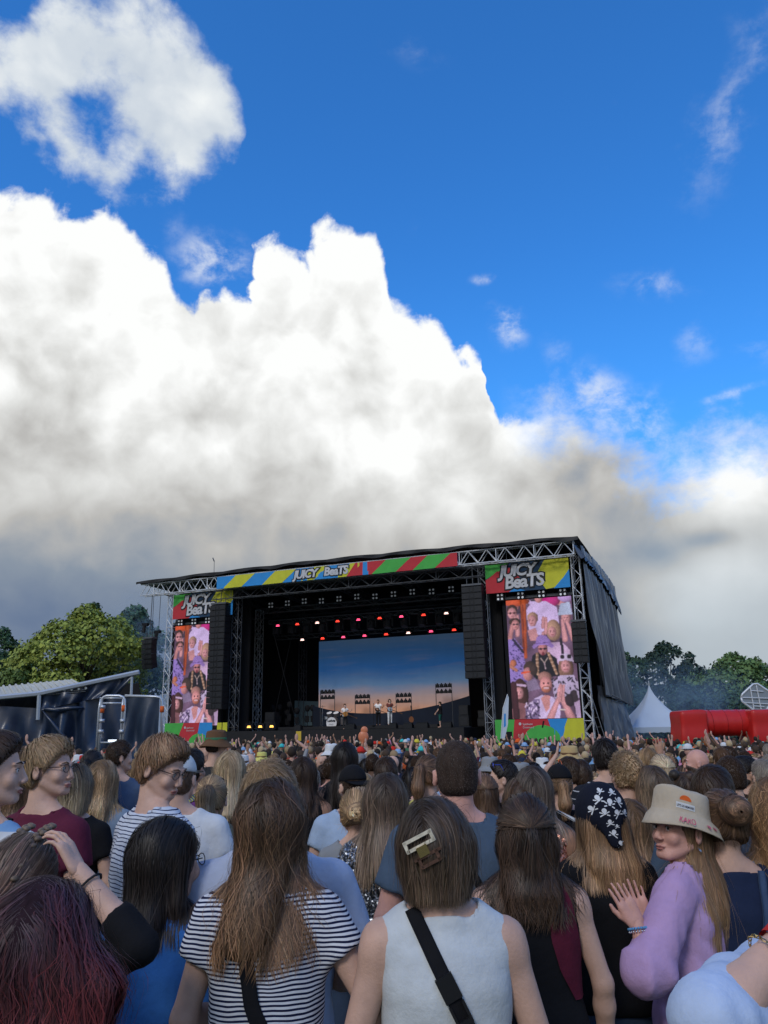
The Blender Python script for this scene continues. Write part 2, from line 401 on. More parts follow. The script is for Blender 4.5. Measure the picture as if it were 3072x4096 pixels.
# ------------------------------------------------------------------ signed-distance modelling: one continuous surface out of blended forms
def smin(a, b, k):
    if k <= 0: return np.minimum(a, b)
    h = np.clip(.5+.5*(b-a)/k, 0, 1); return b*(1-h)+a*h-k*h*(1-h)
def smax(a, b, k): return -smin(-a, -b, k)
class SDF:
    def __init__(s): s.ops = []
    def rc(s, a, b, ra, rb=None, k=.02, op='u', flat=None):
        a = np.array(a, float); b = np.array(b, float); rb = ra if rb is None else rb
        ab = b-a; L2 = max(float(ab @ ab), 1e-9)
        def f(P):
            t = np.clip(((P-a) @ ab)/L2, 0, 1); q = P-a-t[:, None]*ab
            if flat is not None: q = q*flat
            return np.sqrt((q*q).sum(1))-(ra+(rb-ra)*t)
        m = max(ra, rb)*(1.6 if flat is not None else 1.)+k+.02
        s.ops.append((op, k, f, (np.minimum(a, b)-m, np.maximum(a, b)+m))); return s
    def el(s, c, r, R=None, k=.02, op='u'):
        c = np.array(c, float); r = np.array(r, float)
        def f(P):
            q = P-c
            if R is not None: q = q @ R
            k0 = np.sqrt(((q/r)**2).sum(1)); k1 = np.sqrt(((q/(r*r))**2).sum(1))+1e-9
            return np.where(k0 < 1e-3, -r.min(), k0*(k0-1)/k1)
        m = r.max()+k+.02
        s.ops.append((op, k, f, (c-m, c+m))); return s
    def loft(s, rows, p=2.3, k=.02, op='u'):
        """rows of (z, cx, cy, rx, ry) from bottom to top"""
        T = np.array(rows, float); T = T[np.argsort(T[:, 0])]
        zz = np.linspace(T[0, 0], T[-1, 0], 80); D = [np.interp(zz, T[:, 0], T[:, i]) for i in (1, 2, 3, 4)]
        ker = np.ones(7)/7
        D = [np.convolve(np.pad(d, 3, mode='edge'), ker, 'valid') for d in D]
        def f(P):
            z = P[:, 2]; cx, cy, rx, ry = (np.interp(z, zz, d) for d in D)
            k0 = (np.abs((P[:, 0]-cx)/rx)**p+np.abs((P[:, 1]-cy)/ry)**p)**(1/p)
            d = (k0-1)*np.minimum(rx, ry)
            e = np.maximum(zz[0]-z, z-zz[-1])
            return smax(d, e, .03)
        mx = (T[:, 3]+np.abs(T[:, 1])).max(); my = (T[:, 4]+np.abs(T[:, 2])).max(); m = k+.03
        s.ops.append((op, k, f, (np.array([-mx-m, -my-m, zz[0]-m]), np.array([mx+m, my+m, zz[-1]+m])))); return s
    def half(s, n, d, k=.01, op='i'):
        """keep the side where n.p < d (op i)"""
        n = np.array(n, float)
        s.ops.append((op, k, lambda P: P @ n-d, None)); return s
    def fn(s, f, k=.01, op='i', bb=None): s.ops.append((op, k, f, bb)); return s
    def disp(s, f): s.ops.append(('d', 0, f, None)); return s
    def ev(s, P):
        D = np.full(len(P), 1.0)
        for op, k, f, bb in s.ops:
            if op == 'u': D = smin(D, f(P), k)
            elif op == 's': D = smax(D, -f(P), k)
            elif op == 'i': D = smax(D, f(P), k)
            elif op == 'd': D = D+f(P)
        return D
    def grad(s, P, e=.002):
        T = np.array([(1, -1, -1), (-1, -1, 1), (-1, 1, -1), (1, 1, 1)], float); n = len(P)
        Q = (P[None]+T[:, None]*e).reshape(-1, 3); d = s.ev(Q).reshape(4, n)
        g = (T[:, None, :]*d[:, :, None]).sum(0); return g/(np.linalg.norm(g, axis=1)[:, None]+1e-9)
    def bounds(s):
        lo = np.full(3, 9.); hi = np.full(3, -9.)
        for op, k, f, bb in s.ops:
            if op == 'u': lo = np.minimum(lo, bb[0]); hi = np.maximum(hi, bb[1])
        return lo, hi
    def polygonize(s, h, fine=()):
        """surface nets on a rectilinear grid; fine = [(axis, lo, hi, h2)] gives closer spacing"""
        lo, hi = s.bounds(); axes = []
        for a in range(3):
            xs = []; x = lo[a]
            while x < hi[a]+h:
                xs.append(x); st = h
                for ax, l, u, h2 in fine:
                    if ax == a and l-h < x < u: st = min(st, h2)
                x += st
            axes.append(np.array(xs))
        X, Y, Z = axes; nx, ny, nz = len(X), len(Y), len(Z)
        D = np.full((nx, ny, nz), 1.0)
        for op, k, f, bb in s.ops:
            if bb is not None and op in 'us':
                sl = [slice(*np.searchsorted(A, (bb[0][i], bb[1][i]))) for i, A in enumerate(axes)]
            else: sl = [slice(0, nx), slice(0, ny), slice(0, nz)]
            gx, gy, gz = np.meshgrid(X[sl[0]], Y[sl[1]], Z[sl[2]], indexing='ij')
            if gx.size == 0: continue
            sub = D[sl[0], sl[1], sl[2]]
            if op in 'id' or (op == 's' and bb is None):
                msk = np.abs(sub) < .12 if op == 'd' else sub < .15
                if not msk.any(): continue
                P = np.stack([gx[msk], gy[msk], gz[msk]], 1); d = f(P); o = sub[msk]
                sub[msk] = smax(o, d, k) if op == 'i' else (o+d if op == 'd' else smax(o, -d, k))
            else:
                P = np.stack([gx.ravel(), gy.ravel(), gz.ravel()], 1); d = f(P).reshape(sub.shape)
                sub[...] = smin(sub, d, k) if op == 'u' else smax(sub, -d, k)
        return nets(D, X, Y, Z)
def nets(D, X, Y, Z):
    nx, ny, nz = D.shape; ins = D < 0
    acc = np.zeros((nx-1, ny-1, nz-1, 3)); cnt = np.zeros((nx-1, ny-1, nz-1))
    edges = []
    for ax in range(3):
        s0 = [slice(None)]*3; s1 = [slice(None)]*3; s0[ax] = slice(0, -1); s1[ax] = slice(1, None)
        a = D[tuple(s0)]; b = D[tuple(s1)]; cr = (a < 0) != (b < 0)
        I = np.argwhere(cr); av = a[cr]; bv = b[cr]; t = av/(av-bv)
        P = np.stack([X[I[:, 0]], Y[I[:, 1]], Z[I[:, 2]]], 1)
        A = (X, Y, Z)[ax]; P[:, ax] += t*(A[I[:, ax]+1]-A[I[:, ax]])
        o1, o2 = [i for i in range(3) if i != ax]
        dims = (nx-1, ny-1, nz-1)
        for da in (0, 1):
            for db in (0, 1):
                C = I.copy(); C[:, o1] -= da; C[:, o2] -= db
                ok = (C >= 0).all(1) & (C[:, 0] < dims[0]) & (C[:, 1] < dims[1]) & (C[:, 2] < dims[2])
                idx = tuple(C[ok].T); np.add.at(acc, idx, P[ok]); np.add.at(cnt, idx, 1)
        ok = (I[:, o1] > 0) & (I[:, o2] > 0) & (I[:, o1] < dims[o1]) & (I[:, o2] < dims[o2])
        edges.append((ax, o1, o2, I[ok], av[ok] < 0))
    has = cnt > 0; vid = np.full(cnt.shape, -1, int); vid[has] = np.arange(has.sum())
    V = acc[has]/cnt[has][:, None]; Q = []
    for ax, o1, o2, I, neg in edges:
        def g(da, db):
            C = I.copy(); C[:, o1] -= da; C[:, o2] -= db; return vid[tuple(C.T)]
        q = np.stack([g(0, 0), g(1, 0), g(1, 1), g(0, 1)], 1)
        flip = neg if ax != 1 else ~neg
        q[flip] = q[flip][:, ::-1]; q = q[:, ::-1]; Q.append(q)
    return V, np.concatenate(Q) if Q else np.zeros((0, 4), int)
def vnoise(seed, freq, n=7):
    r = np.random.RandomState(seed); K = r.normal(size=(n, 3))*np.array(freq); ph = r.uniform(0, 6.28, n)
    def f(P): return np.sin(P @ K.T+ph).sum(1)/n
    return f
# ------------------------------------------------------------------ people
def rotm(yaw=0, pitch=0, roll=0):
    return np.array((Matrix.Rotation(yaw, 3, 'Z') @ Matrix.Rotation(pitch, 3, 'X') @ Matrix.Rotation(roll, 3, 'Y')))
HANDS = {}
def hand(pose):
    """fingers along +Y, palm facing -Z, thumb on +X, wrist at the origin"""
    if pose in HANDS: return HANDS[pose]
    curl, spread, thumb = {'flat': (.06, .05, .5), 'relax': (.38, .12, .35), 'open': (.14, .30, .9), 'fist': (1.25, .03, .2), 'point': (1.2, .05, .3), 'grip': (.95, .04, .15), 'head': (.45, .16, .6)}[pose]
    S = SDF(); F_ = np.array((1., 1., 1.65))
    S.rc((-.012, .01, 0), (-.018, .075, 0), .024, .022, k=.012, flat=F_)
    S.rc((.014, .01, 0), (.022, .078, 0), .024, .021, k=.012, flat=F_)
    S.rc((0, -.045, 0), (0, .012, 0), .0235, .025, k=.012, flat=np.array((1., 1., 1.25)))
    for i, (x, y, L) in enumerate(((.031, .088, .071), (.0105, .094, .079), (-.0105, .090, .073), (-.030, .080, .057))):
        a = spread*(1.5-i)/1.5; c = curl*(1+.08*i); p = np.array((x, y, -.001)); ang = c*.55
        if pose == 'point' and i == 0: c = .1; ang = .05
        r = .0088-.0006*i
        for j, l in enumerate((.46, .30, .24)):
            d = np.array((math.sin(a)*math.cos(ang), math.cos(a)*math.cos(ang), -math.sin(ang)))
            q = p+d*L*l; S.rc(p, q, r, r-.0009, k=.003 if j else .006); p = q; r -= .0009; ang += c
    t = thumb
    p0 = (.020, .018, -.006); p1 = (.020+.034*math.cos(1.0-t*.4), .018+.036, -.016); p2 = (p1[0]+.030*t*.7, p1[1]+.028, -.019); p3 = (p2[0]+.006*t, p2[1]+.024, -.016)
    S.rc(p0, p1, .0155, .012, k=.012); S.rc(p1, p2, .011, .0098, k=.003); S.rc(p2, p3, .0098, .0075, k=.003)
    V, Q = S.polygonize(.0052)
    HANDS[pose] = (V, Q); return HANDS[pose]
def place_hand(W, d, n, pose, left, sc=1.):
    V, Q = hand(pose); V = V.copy()*sc
    if left: V[:, 0] *= -1; Q = Q[:, ::-1]
    d = np.array(d, float); d /= np.linalg.norm(d); n = np.array(n, float); n -= d*(n @ d); n /= np.linalg.norm(n)
    x = np.cross(d, -n)                      # local z = -palm normal
    return V @ np.stack([x, d, -n])+np.array(W), Q
POSES = {  # per side: elbow, wrist (right side, metres for a 1.75 m body), finger direction, palm normal, hand
 'down': ((.245, -.03, 1.13), (.255, .05, .88), (0, .15, -1), (-1, 0, 0), 'relax'),
 'front': ((.245, -.02, 1.14), (.09, .23, 1.07), (-.9, .35, .1), (0, -.3, -1), 'relax'),
 'cross': ((.25, .03, 1.16), (.02, .24, 1.15), (-1, -.1, .1), (0, -1, 0), 'relax'),
 'clap': ((.26, .10, 1.18), (.05, .32, 1.33), (-.15, .4, 1), (-1, .1, 0), 'flat'),
 'up': ((.27, .06, 1.62), (.17, .10, 1.87), (-.1, .05, 1), (0, 1, 0), 'open'),
 'upclap': ((.26, .12, 1.60), (.05, .16, 1.84), (-.2, 0, 1), (-1, 0, 0), 'flat'),
 'head': ((.30, .02, 1.62), (.16, .06, 1.76), (-1, -.1, .15), (-.1, -.3, -1), 'head'),
 'phone': ((.23, .16, 1.30), (.10, .33, 1.56), (-.1, .2, 1), (0, -.2, -1), 'grip'),
 'upphone': ((.22, .14, 1.60), (.08, .26, 1.84), (-.2, .1, 1), (0, .9, 0), 'grip'),
 'hip': ((.33, -.06, 1.16), (.20, .02, 1.02), (-.6, .6, -.4), (-1, 0, 0), 'relax'),
}
def add_tube(S, a, b, ra, rb, k=.02, cut0=False, cut1=True):
    a = np.array(a, float); b = np.array(b, float); ab = b-a; L = np.linalg.norm(ab); u = ab/L
    def f(P):
        t = np.clip(((P-a) @ u)/L, 0, 1); q = P-a-(t*L)[:, None]*u
        d = np.sqrt((q*q).sum(1))-(ra+(rb-ra)*t)
        if cut1: d = smax(d, (P-b) @ u, .006)
        return d
    m = max(ra, rb)+k+.02
    S.ops.append(('u', k, f, (np.minimum(a, b)-m, np.maximum(a, b)+m)))

class Person: pass
def head_frame(p):
    R = p.R; o = p.hc
    def H(*v): return o+R @ (np.array(v, float)*p.hs)
    return H
def head_forms(S, p, face=True):
    H = head_frame(p); R = p.R; k = p.hs
    def r(*v): return tuple(x*k for x in v)
    S.el(H(0, -.012, .012), r(.076, .096, .098), R, k=.01)
    S.el(H(0, .03, -.035), r(.061, .064, .078), R, k=.02)
    S.el(H(0, .048, -.086), r(.040, .040, .030), R, k=.02)
    S.el(H(0, .078, -.100), r(.019, .017, .015), R, k=.015)
    for s_ in (-1, 1):
        S.rc(H(.054*s_, .008, -.062), H(.022*s_, .075, -.100), .014*k, .012*k, k=.02)
        S.el(H(.038*s_, .070, -.038), r(.024, .020, .024), R, k=.015)
    if face:
        S.rc(H(0, .092, .0), H(0, .108, -.038), .0085*k, .0115*k, k=.010)
        for s_ in (-1, 1):
            S.el(H(.012*s_, .104, -.045), r(.009, .010, .007), R, k=.005)
            S.el(H(.032*s_, .101, -.006), r(.019, .013, .012), R, k=.010, op='s')
            S.el(H(.031*s_, .079, -.006), r(.0145, .0125, .0115), R, k=.003)
            S.rc(H(.012*s_, .093, .014), H(.046*s_, .080, .014), .0075*k, .006*k, k=.010)
        S.el(H(0, .092, -.069), r(.024, .011, .0065), R, k=.004)
        S.el(H(0, .090, -.080), r(.020, .011, .0065), R, k=.004)
        S.rc(H(-.022, .101, -.0745), H(.022, .101, -.0745), .0022*k, k=.003, op='s')
    if p.ears:
        for s_ in (-1, 1):
            S.el(H(.083*s_, -.010, -.018), r(.010, .020, .032), R @ rotm(-.35*s_, 0, 0), k=.006)
            S.el(H(.094*s_, -.004, -.016), r(.007, .010, .019), R @ rotm(-.35*s_, 0, 0), k=.004, op='s')
def torso_rows(p, inf=0., hem=None, loose=0.):
    s, w, b = p.s, p.w, p.b
    if p.fem: R = [(.86, .165, .12), (.93, .172, .125), (1.02, .150, .108), (1.10, .133, .096), (1.20, .142, .105), (1.30, .152, .115), (1.38, .148, .092), (1.43, .115, .068), (1.47, .07, .05)]
    else: R = [(.86, .155, .115), (.93, .158, .118), (1.02, .150, .112), (1.10, .150, .110), (1.20, .163, .118), (1.30, .178, .122), (1.38, .172, .098), (1.43, .130, .072), (1.47, .075, .052)]
    rows = []
    for z, rx, ry in R:
        l = loose*max(0., (1.30-z)/.4)
        rows.append((z*s, 0, -.01*s, rx*s*w+inf+l, ry*s*b+inf+l))
    if hem is not None:
        lo = rows[0]; rows = [q for q in rows if q[0] > hem+.02]; rows.insert(0, (hem, 0, -.01*s, lo[3], lo[4]))
    return rows
def arms_of(p):
    out = []
    for side, nm in ((1, p.poseR), (-1, p.poseL)):
        sh0 = np.array((side*.172*(p.w if not p.fem else p.w*.92), -.012, 1.395))*p.s
        if not isinstance(nm, str) and nm[0] == 'W':      # elbow and wrist given as places in the field
            Rz = rotm(-p.yaw); e, w_, d, n = [Rz @ (np.array(q, float)-(np.array(p.loc) if i < 2 else 0)) for i, q in enumerate(nm[1:5])]
            out.append((side, sh0, e, w_, d, n, nm[5])); continue
        e, w_, d, n, hp = POSES[nm] if isinstance(nm, str) else nm
        sh = np.array((.172*(p.w if not p.fem else p.w*.92), -.012, 1.395))
        f = np.array((side, 1, 1))
        ww = p.w if not p.fem else p.w*.95
        e = np.array(e)*(ww, 1, 1)
        out.append((side, sh*f*p.s, e*f*p.s, np.array(w_)*f*p.s, np.array(d)*f, np.array(n)*f, hp))
    return out
def body_forms(S, p):
    s = p.s
    S.loft(torso_rows(p, -.004), k=.02)
    for side, sh, e, w_, d, n, hp in arms_of(p):
        t = p.b*(.92 if p.fem else 1.)
        up = 1 if e[2] < 1.45*s else .0
        S.rc((.045*side*s, -.018*s, 1.475*s), sh+np.array((-.03*side, 0, .0)), .040*s, .042*s, k=.05)
        S.rc(sh, sh*.9+e*.1, .057*s*t, .055*s*t, k=.045)
        S.rc(sh, e, .050*s*t, .038*s*t, k=.02); S.rc(e, e*.7+w_*.3, .039*s*t, .040*s*t, k=.02); S.rc(e*.7+w_*.3, w_, .040*s*t, .0255*s, k=.02)
        if p.bust and side == 1:
            pass
    if p.bust:
        for side in (-1, 1): S.el((.075*side*s, .085*s, 1.25*s), (.065*s, .06*s, .065*s), k=.04)
    nb = np.array((0, -.028, 1.40))*s; H = head_frame(p)
    S.rc(nb, H(0, -.022, -.060), .060*s*(.92 if p.fem else 1.04), .050*p.hs*(.92 if p.fem else 1.08), k=.03)
    for side in (-1, 1):
        S.rc((.088*side*s, 0, .88*s), (.095*side*s, .012, .48*s), .080*s, .054*s, k=.03)
        S.rc((.095*side*s, .012, .48*s), (.10*side*s, -.02, .09*s), .054*s, .036*s, k=.02)
        S.rc((.10*side*s, -.03, .04), (.12*side*s, .14, .035), .036, .032, k=.02)
def shirt_forms(p, typ, inf=.013, loose=.012, hem=None, seed=0, folds=.004):
    s = p.s; S = SDF(); hem = (.88*s if hem is None else hem*s)
    S.loft(torso_rows(p, inf, hem, loose), k=.02)
    S.rc((0, -.030*s, 1.40*s), (0, -.026*s, 1.49*s), .064*s*(.92 if p.fem else 1.04)+inf*.6, .060*s*(.92 if p.fem else 1.06)+inf*.5, k=.03)
    if p.bust:
        for side in (-1, 1): S.el((.075*side*s, .088*s, 1.25*s), (.072*s, .064*s, .072*s), k=.05)
    for side, sh, e, w_, d, n, hp in arms_of(p):
        S.rc((.05*side*s, -.018*s, 1.470*s), sh+np.array((-.02*side, 0, .004)), .043*s+inf*.5, .044*s+inf*.6, k=.05)
        t = p.b*(.92 if p.fem else 1.)
        if typ in ('tee', 'polo'):
            m = sh*(1-p.sleeve)+e*p.sleeve
            add_tube(S, sh, m, .058*s*t+inf*.6, .057*s*t+inf*.9+p.sl_r, k=.035)
            if p.sl_r: S.rc(sh, m, .060*s*t+inf, .060*s*t+inf*.9+p.sl_r, k=.03)
            if 0: u_ = (m-sh)/np.linalg.norm(m-sh); S.rc(m-u_*.05, m+u_*.06, .046*s*t+inf*.9+p.sl_r, op='s', k=.006)
        elif typ in ('long', 'hoodie'):
            S.rc(sh, e, .057*s*t+inf*.7, .048*s*t+inf, k=.03); add_tube(S, e, e*.12+w_*.88, .048*s*t+inf, .030*s+inf, k=.02)
        elif typ == 'snug':
            S.rc(sh, e, .052*s*t+inf*.6, .042*s*t+inf*.6, k=.02); add_tube(S, e, e*.60+w_*.40, .043*s*t+inf*.6, .042*s+inf*.6, k=.01)
        elif typ == 'rolled':
            S.rc(sh, e, .060*s*t+inf*.8, .058*s*t+inf*1.5, k=.03); add_tube(S, e, e*.55+w_*.45, .058*s*t+inf*1.6, .050*s+inf, k=.02)
        elif typ == 'tank':
            S.rc((.168*side*s*p.w, .0, 1.50*s), (.188*side*s*p.w, .0, 1.27*s), .062*s, .060*s, k=.012, op='s')
        elif typ == 'less':
            S.rc((.222*side*s*p.w, .0, 1.47*s), (.212*side*s*p.w, .0, 1.27*s), .060*s, .062*s, k=.010, op='s')
    H = head_frame(p)
    if typ == 'tank': S.el((0, -.10*s, 1.50*s), (.105*s, .14, .14*s), k=.01, op='s'); S.el((0, .08*s, 1.50*s), (.10*s, .1, .14*s), k=.01, op='s')
    elif typ == 'hoodie':
        S.el((0, -.09*s, 1.46*s), (.105*s, .065*s, .045*s), k=.03)
        S.el((0, .01, 1.53*s), (.078*s, .085*s, .06*s), k=.008, op='s')
    else:
        nz = 1.522 if typ != 'polo' else 1.535
        nr = (.100+p.neck*.45)*s; zb = (1.468-p.neck*.25+(.012 if typ == 'polo' else 0))*s; sl = .42+p.neck*1.5
        def nf(P):
            rad = np.sqrt(P[:, 0]**2+(P[:, 1]+.012*s)**2)-nr
            return smax(rad, zb-sl*(P[:, 1]+.075*s)-P[:, 2], .012)
        S.fn(nf, k=.006, op='s')
    S.half((0, 0, -1), -hem, k=.006)
    if folds:
        n1 = vnoise(seed+1, (26, 26, 9)); n2 = vnoise(seed+2, (34, 34, 26)); n3 = vnoise(seed+5, (14, 10, 22))
        zz = 1.38*s
        def f(P):
            a = np.clip((zz-P[:, 2])/.25, .15, 1.)
            q = n1(P); r2 = n2(P); return folds*(a*(1.5*np.abs(q)-.8)*1.2+.8*(.35-1.6*np.abs(r2))+.5*n3(P))
        S.disp(f)
    return S
def pants_forms(p, seed=0, short=False):
    s = p.s; S = SDF(); r = torso_rows(p, .010); lo = r[0]
    S.loft([(.80*s, 0, -.01*s, lo[3], lo[4]), (.90*s, 0, -.01*s, lo[3], lo[4]), (1.0*s, 0, -.01*s, lo[3]*.93, lo[4]*.95)], k=.02)
    for side in (-1, 1):
        S.rc((.088*side*s, 0, .86*s), (.095*side*s, .012, .48*s), .092*s, .068*s, k=.03)
        if not short: add_tube(S, (.095*side*s, .012, .50*s), (.10*side*s, -.015, .07), .068*s, .058*s, k=.02)
    if folds_on:
        n1 = vnoise(seed+9, (20, 20, 24)); S.disp(lambda P: .004*n1(P))
    return S
folds_on = True

# ---- hair
def hair_forms(p, st):
    H = head_frame(p); R = p.R; k = p.hs; S = SDF(); o = p.hc; s = p.s
    def r(*v): return tuple(x*k for x in v)
    def half(n, d, kk=.01): nn = R @ np.array(n, float); S.half(nn, d*k+nn @ o, k=kk)
    t = {'buzz': .004, 'short': .011, 'curly': .018, 'tuft': .014, 'tail': .009, 'bun': .010, 'long': .010, 'bob': .012, 'halfup': .009, 'braids': .010, 'fade': .006}.get(st, .012)
    t *= p.vol
    if p.hatted: t = .001
    S.el(H(0, -.014, .014+t*.4), r(.077+t, .097+t, .099+t), R, k=.01)
    if st in ('short', 'tuft', 'buzz', 'fade', 'curly', 'tail', 'bun', 'halfup', 'braids'):
        S.el(H(0, -.035, -.045), r(.066+t*.7, .066+t*.5, .062+t*.3), R, k=.03)
    if st == 'short' or st == 'tuft': S.el(H(0, .03, .075), r(.058, .060, .034+t), R, k=.03)
    hl = .0245+(.012 if st in ('long', 'bob') else 0.)
    half((0, .79, -.61), hl, .012 if st in ('long', 'bob') else .030)
    if st in ('short', 'tuft', 'buzz', 'fade', 'curly'): half((0, -.25, -.968), .098 if st != 'fade' else .088, .030)
    elif st in ('tail', 'bun', 'halfup', 'braids'): half((0, -.35, -.936), .075, .02)
    # ears stay free on short hair
    if p.ears and st in ('short', 'tuft', 'buzz', 'fade', 'curly', 'tail', 'bun', 'halfup', 'braids'):
        for s_ in (-1, 1): S.el(H(.092*s_, .0, -.026), r(.034, .032, .038), R, k=.012, op='s')
    L = p.hairlen; wd = p.hwid; by = -.128*s*p.b
    hx, hy, hz = o; nx = p.tailx
    if st == 'long' or st == 'halfup':
        c = o+R @ np.array((0, -.035, 0))*k
        rows = [(hz+.075, c[0], c[1], .070*k, .068*k), (hz+.03, c[0], c[1], (.082+t)*k, .078*k), (hz-.03, c[0], c[1]-.003, (.076+t)*wd*k, .074*k), (hz-.10, c[0]*.8+nx*.2, c[1]-.014, .074*wd*k, .062*k),
                (hz-.18, c[0]*.5+nx*.5, by*.5+c[1]*.5-.02, .073*wd*k, .048*k), (hz-.28, nx, by-.010, .072*wd*k, .034*k)]
        z = .28
        while z+.1 < L: z += .1; rows.append((hz-z, nx*(1+.6*(z-.28)), by-.004, max(.026, .072-.074*(z-.28)/max(L-.28, .1)*.8)*wd*k, .026*k))
        rows = [q for q in rows if q[0] > hz-L]
        rows.append((hz-L, nx*(1+.6*max(L-.28, 0)), by+.0, .045*wd*k, .012*k))
        S.loft(rows, p=2.2, k=.02)
        if p.ears is False:
            for s_ in (-1, 1): S.rc(H(.074*s_, .012, .01), H(.080*s_, .0, -.115), .018*k, .020*k, k=.02)
    elif st == 'bob':
        c = o+R @ np.array((0, -.03, 0))*k
        rows = [(hz+.075, c[0], c[1], .072*k, .070*k), (hz+.03, c[0], c[1], (.084+t)*k, .080*k), (hz-.05, c[0], c[1]-.002, (.082+t)*wd*k, .078*k), (hz-.12, c[0], c[1]-.006, .079*wd*k, .070*k), (hz-L, c[0], c[1]-.008, .076*wd*k, .062*k)]
        S.loft(rows, p=2.3, k=.02)
    elif st == 'tail':
        tp = H(*p.tie); p.tiep = tp
        back = R @ np.array((0, -1., 0))
        q1 = tp+back*.035+np.array((0, 0, -.01)); q2 = tp+back*.05+np.array((nx*.3, 0, -.12)); q3 = np.array((tp[0]+nx*.8, min(tp[1]-.03, by-.02) if tp[2]-L*.6 < 1.42*s else tp[1]-.035, tp[2]-L*.6)); q4 = np.array((tp[0]+nx, q3[1]+.008, tp[2]-L))
        S.rc(tp, q1, .018*wd, .028*wd, k=.02); S.rc(q1, q2, .028*wd, .036*wd, k=.02); S.rc(q2, q3, .036*wd, .032*wd, k=.02); S.rc(q3, q4, .032*wd, .012*wd, k=.02)
    elif st == 'bun':
        tp = H(*p.tie); p.tiep = tp; n = vnoise(p.seed+3, (40, 40, 40))
        S.el(tp, (.048*wd, .040*wd, .042*wd), R, k=.008)
        S.disp(lambda P: .006*n(P))
    if st == 'curly':
        n = vnoise(p.seed+3, (60, 60, 60)); S.disp(lambda P: .009*n(P)*p.vol)
    elif st in ('tuft', 'short'):
        n = vnoise(p.seed+3, (30, 24, 34)); S.disp(lambda P: .0022*n(P))
    elif st not in ('buzz', 'fade'):
        n = vnoise(p.seed+3, (55, 55, 6)); S.disp(lambda P: .0035*n(P))
    return S
def ribbons(paths, nrm, width, col0, col1, rng, var=.3, taper=.35, mul=None):
    """paths (n, m, 3), nrm (n, m, 3) -> ribbon quads with root-to-tip colours"""
    n, m, _ = paths.shape
    tan = np.gradient(paths, axis=1); side = np.cross(tan, nrm); side /= np.linalg.norm(side, axis=2, keepdims=True)+1e-9
    t = np.linspace(0, 1, m)[None, :, None]
    w = (width[:, None, None]*np.clip(1.15-t, 0, 1)**taper*np.clip(t*6+.35, 0, 1))
    w[:, -1] *= .15
    V = np.stack([paths-side*w, paths+side*w], 2).reshape(-1, 3)
    i = np.arange(n)[:, None]*m+np.arange(m-1)[None]; a = (i*2).reshape(-1)
    Q = np.stack([a, a+1, a+3, a+2], 1)
    f = np.exp(rng.normal(0, var, (n, 1, 1)))
    if mul is not None: f = f*mul[:, None, None]
    c = (np.array(col0)*(1-t)+np.array(col1)*t)*f*(1+rng.normal(0, .03, (n, 1, 3)))
    c = np.repeat(c[:, :, None, :], 2, 2).reshape(-1, 3)
    return V, Q, np.clip(c, 0, 1)
def grow(S, roots, dirf, m, step, off, rng, zlow=-9, bend=.35, wave=0., wfreq=1., noise=.12, zfree=None):
    P = roots.copy(); n = len(P); g = S.grad(P); out = [P.copy()]; nr = [g.copy()]
    v = dirf(P, g); ph = 9*vnoise(17, (26, 26, 9))(roots)+rng.normal(0, .45, n); jit = rng.normal(0, noise, (n, 3))
    for i in range(m-1):
        g = S.grad(P); w = dirf(P, g)+jit
        w -= g*(w*g).sum(1)[:, None]*np.where((w*g).sum(1) < 0, 1., .5)[:, None]
        w /= np.linalg.norm(w, axis=1)[:, None]+1e-9
        v = v*(1-bend)+w*bend if i else w
        v /= np.linalg.norm(v, axis=1)[:, None]+1e-9
        P = P+v*step[:, None]
        if wave:
            sd = np.cross(v, g); P = P+sd*(wave*np.sin(ph+i*wfreq)*step/.03)[:, None]
        d = S.ev(P); g = S.grad(P)
        push = np.clip(off-d, -.016, .03); att = (P[:, 2] > (zfree if zfree is not None else -9))
        push = np.where((push < 0) & ~att, 0, push)
        P = P+g*push[:, None]
        out.append(P.copy()); nr.append(g.copy())
        ph += rng.normal(0, .15, n)
    return np.stack(out, 1), np.stack(nr, 1)
def surf_points(S, p, n, rng, cond):
    """points on the hair surface, picked over the head"""
    out = []; k = 0; R = p.R; o = p.hc
    if p.hatted: cond0 = cond; cond = lambda u: cond0(u) & (u[:, 2] < .22)
    while sum(map(len, out)) < n and k < 12:
        u = rng.normal(size=(n*2, 3)); u /= np.linalg.norm(u, axis=1)[:, None]
        L = u*.10; u = u[cond(L/.10)]
        P = o+(u @ R.T)*.11*p.hs+R @ np.array((0, -.014, .014))*p.hs
        for _ in range(5):
            d = S.ev(P); P = P-S.grad(P)*d[:, None]
        loc = (P-o) @ R
        good = np.abs(S.ev(P)) < .004
        P = P[good & (loc[:, 1]*.79-loc[:, 2]*.61 < .034*p.hs)]
        out.append(P); k += 1
    return np.concatenate(out)[:n]
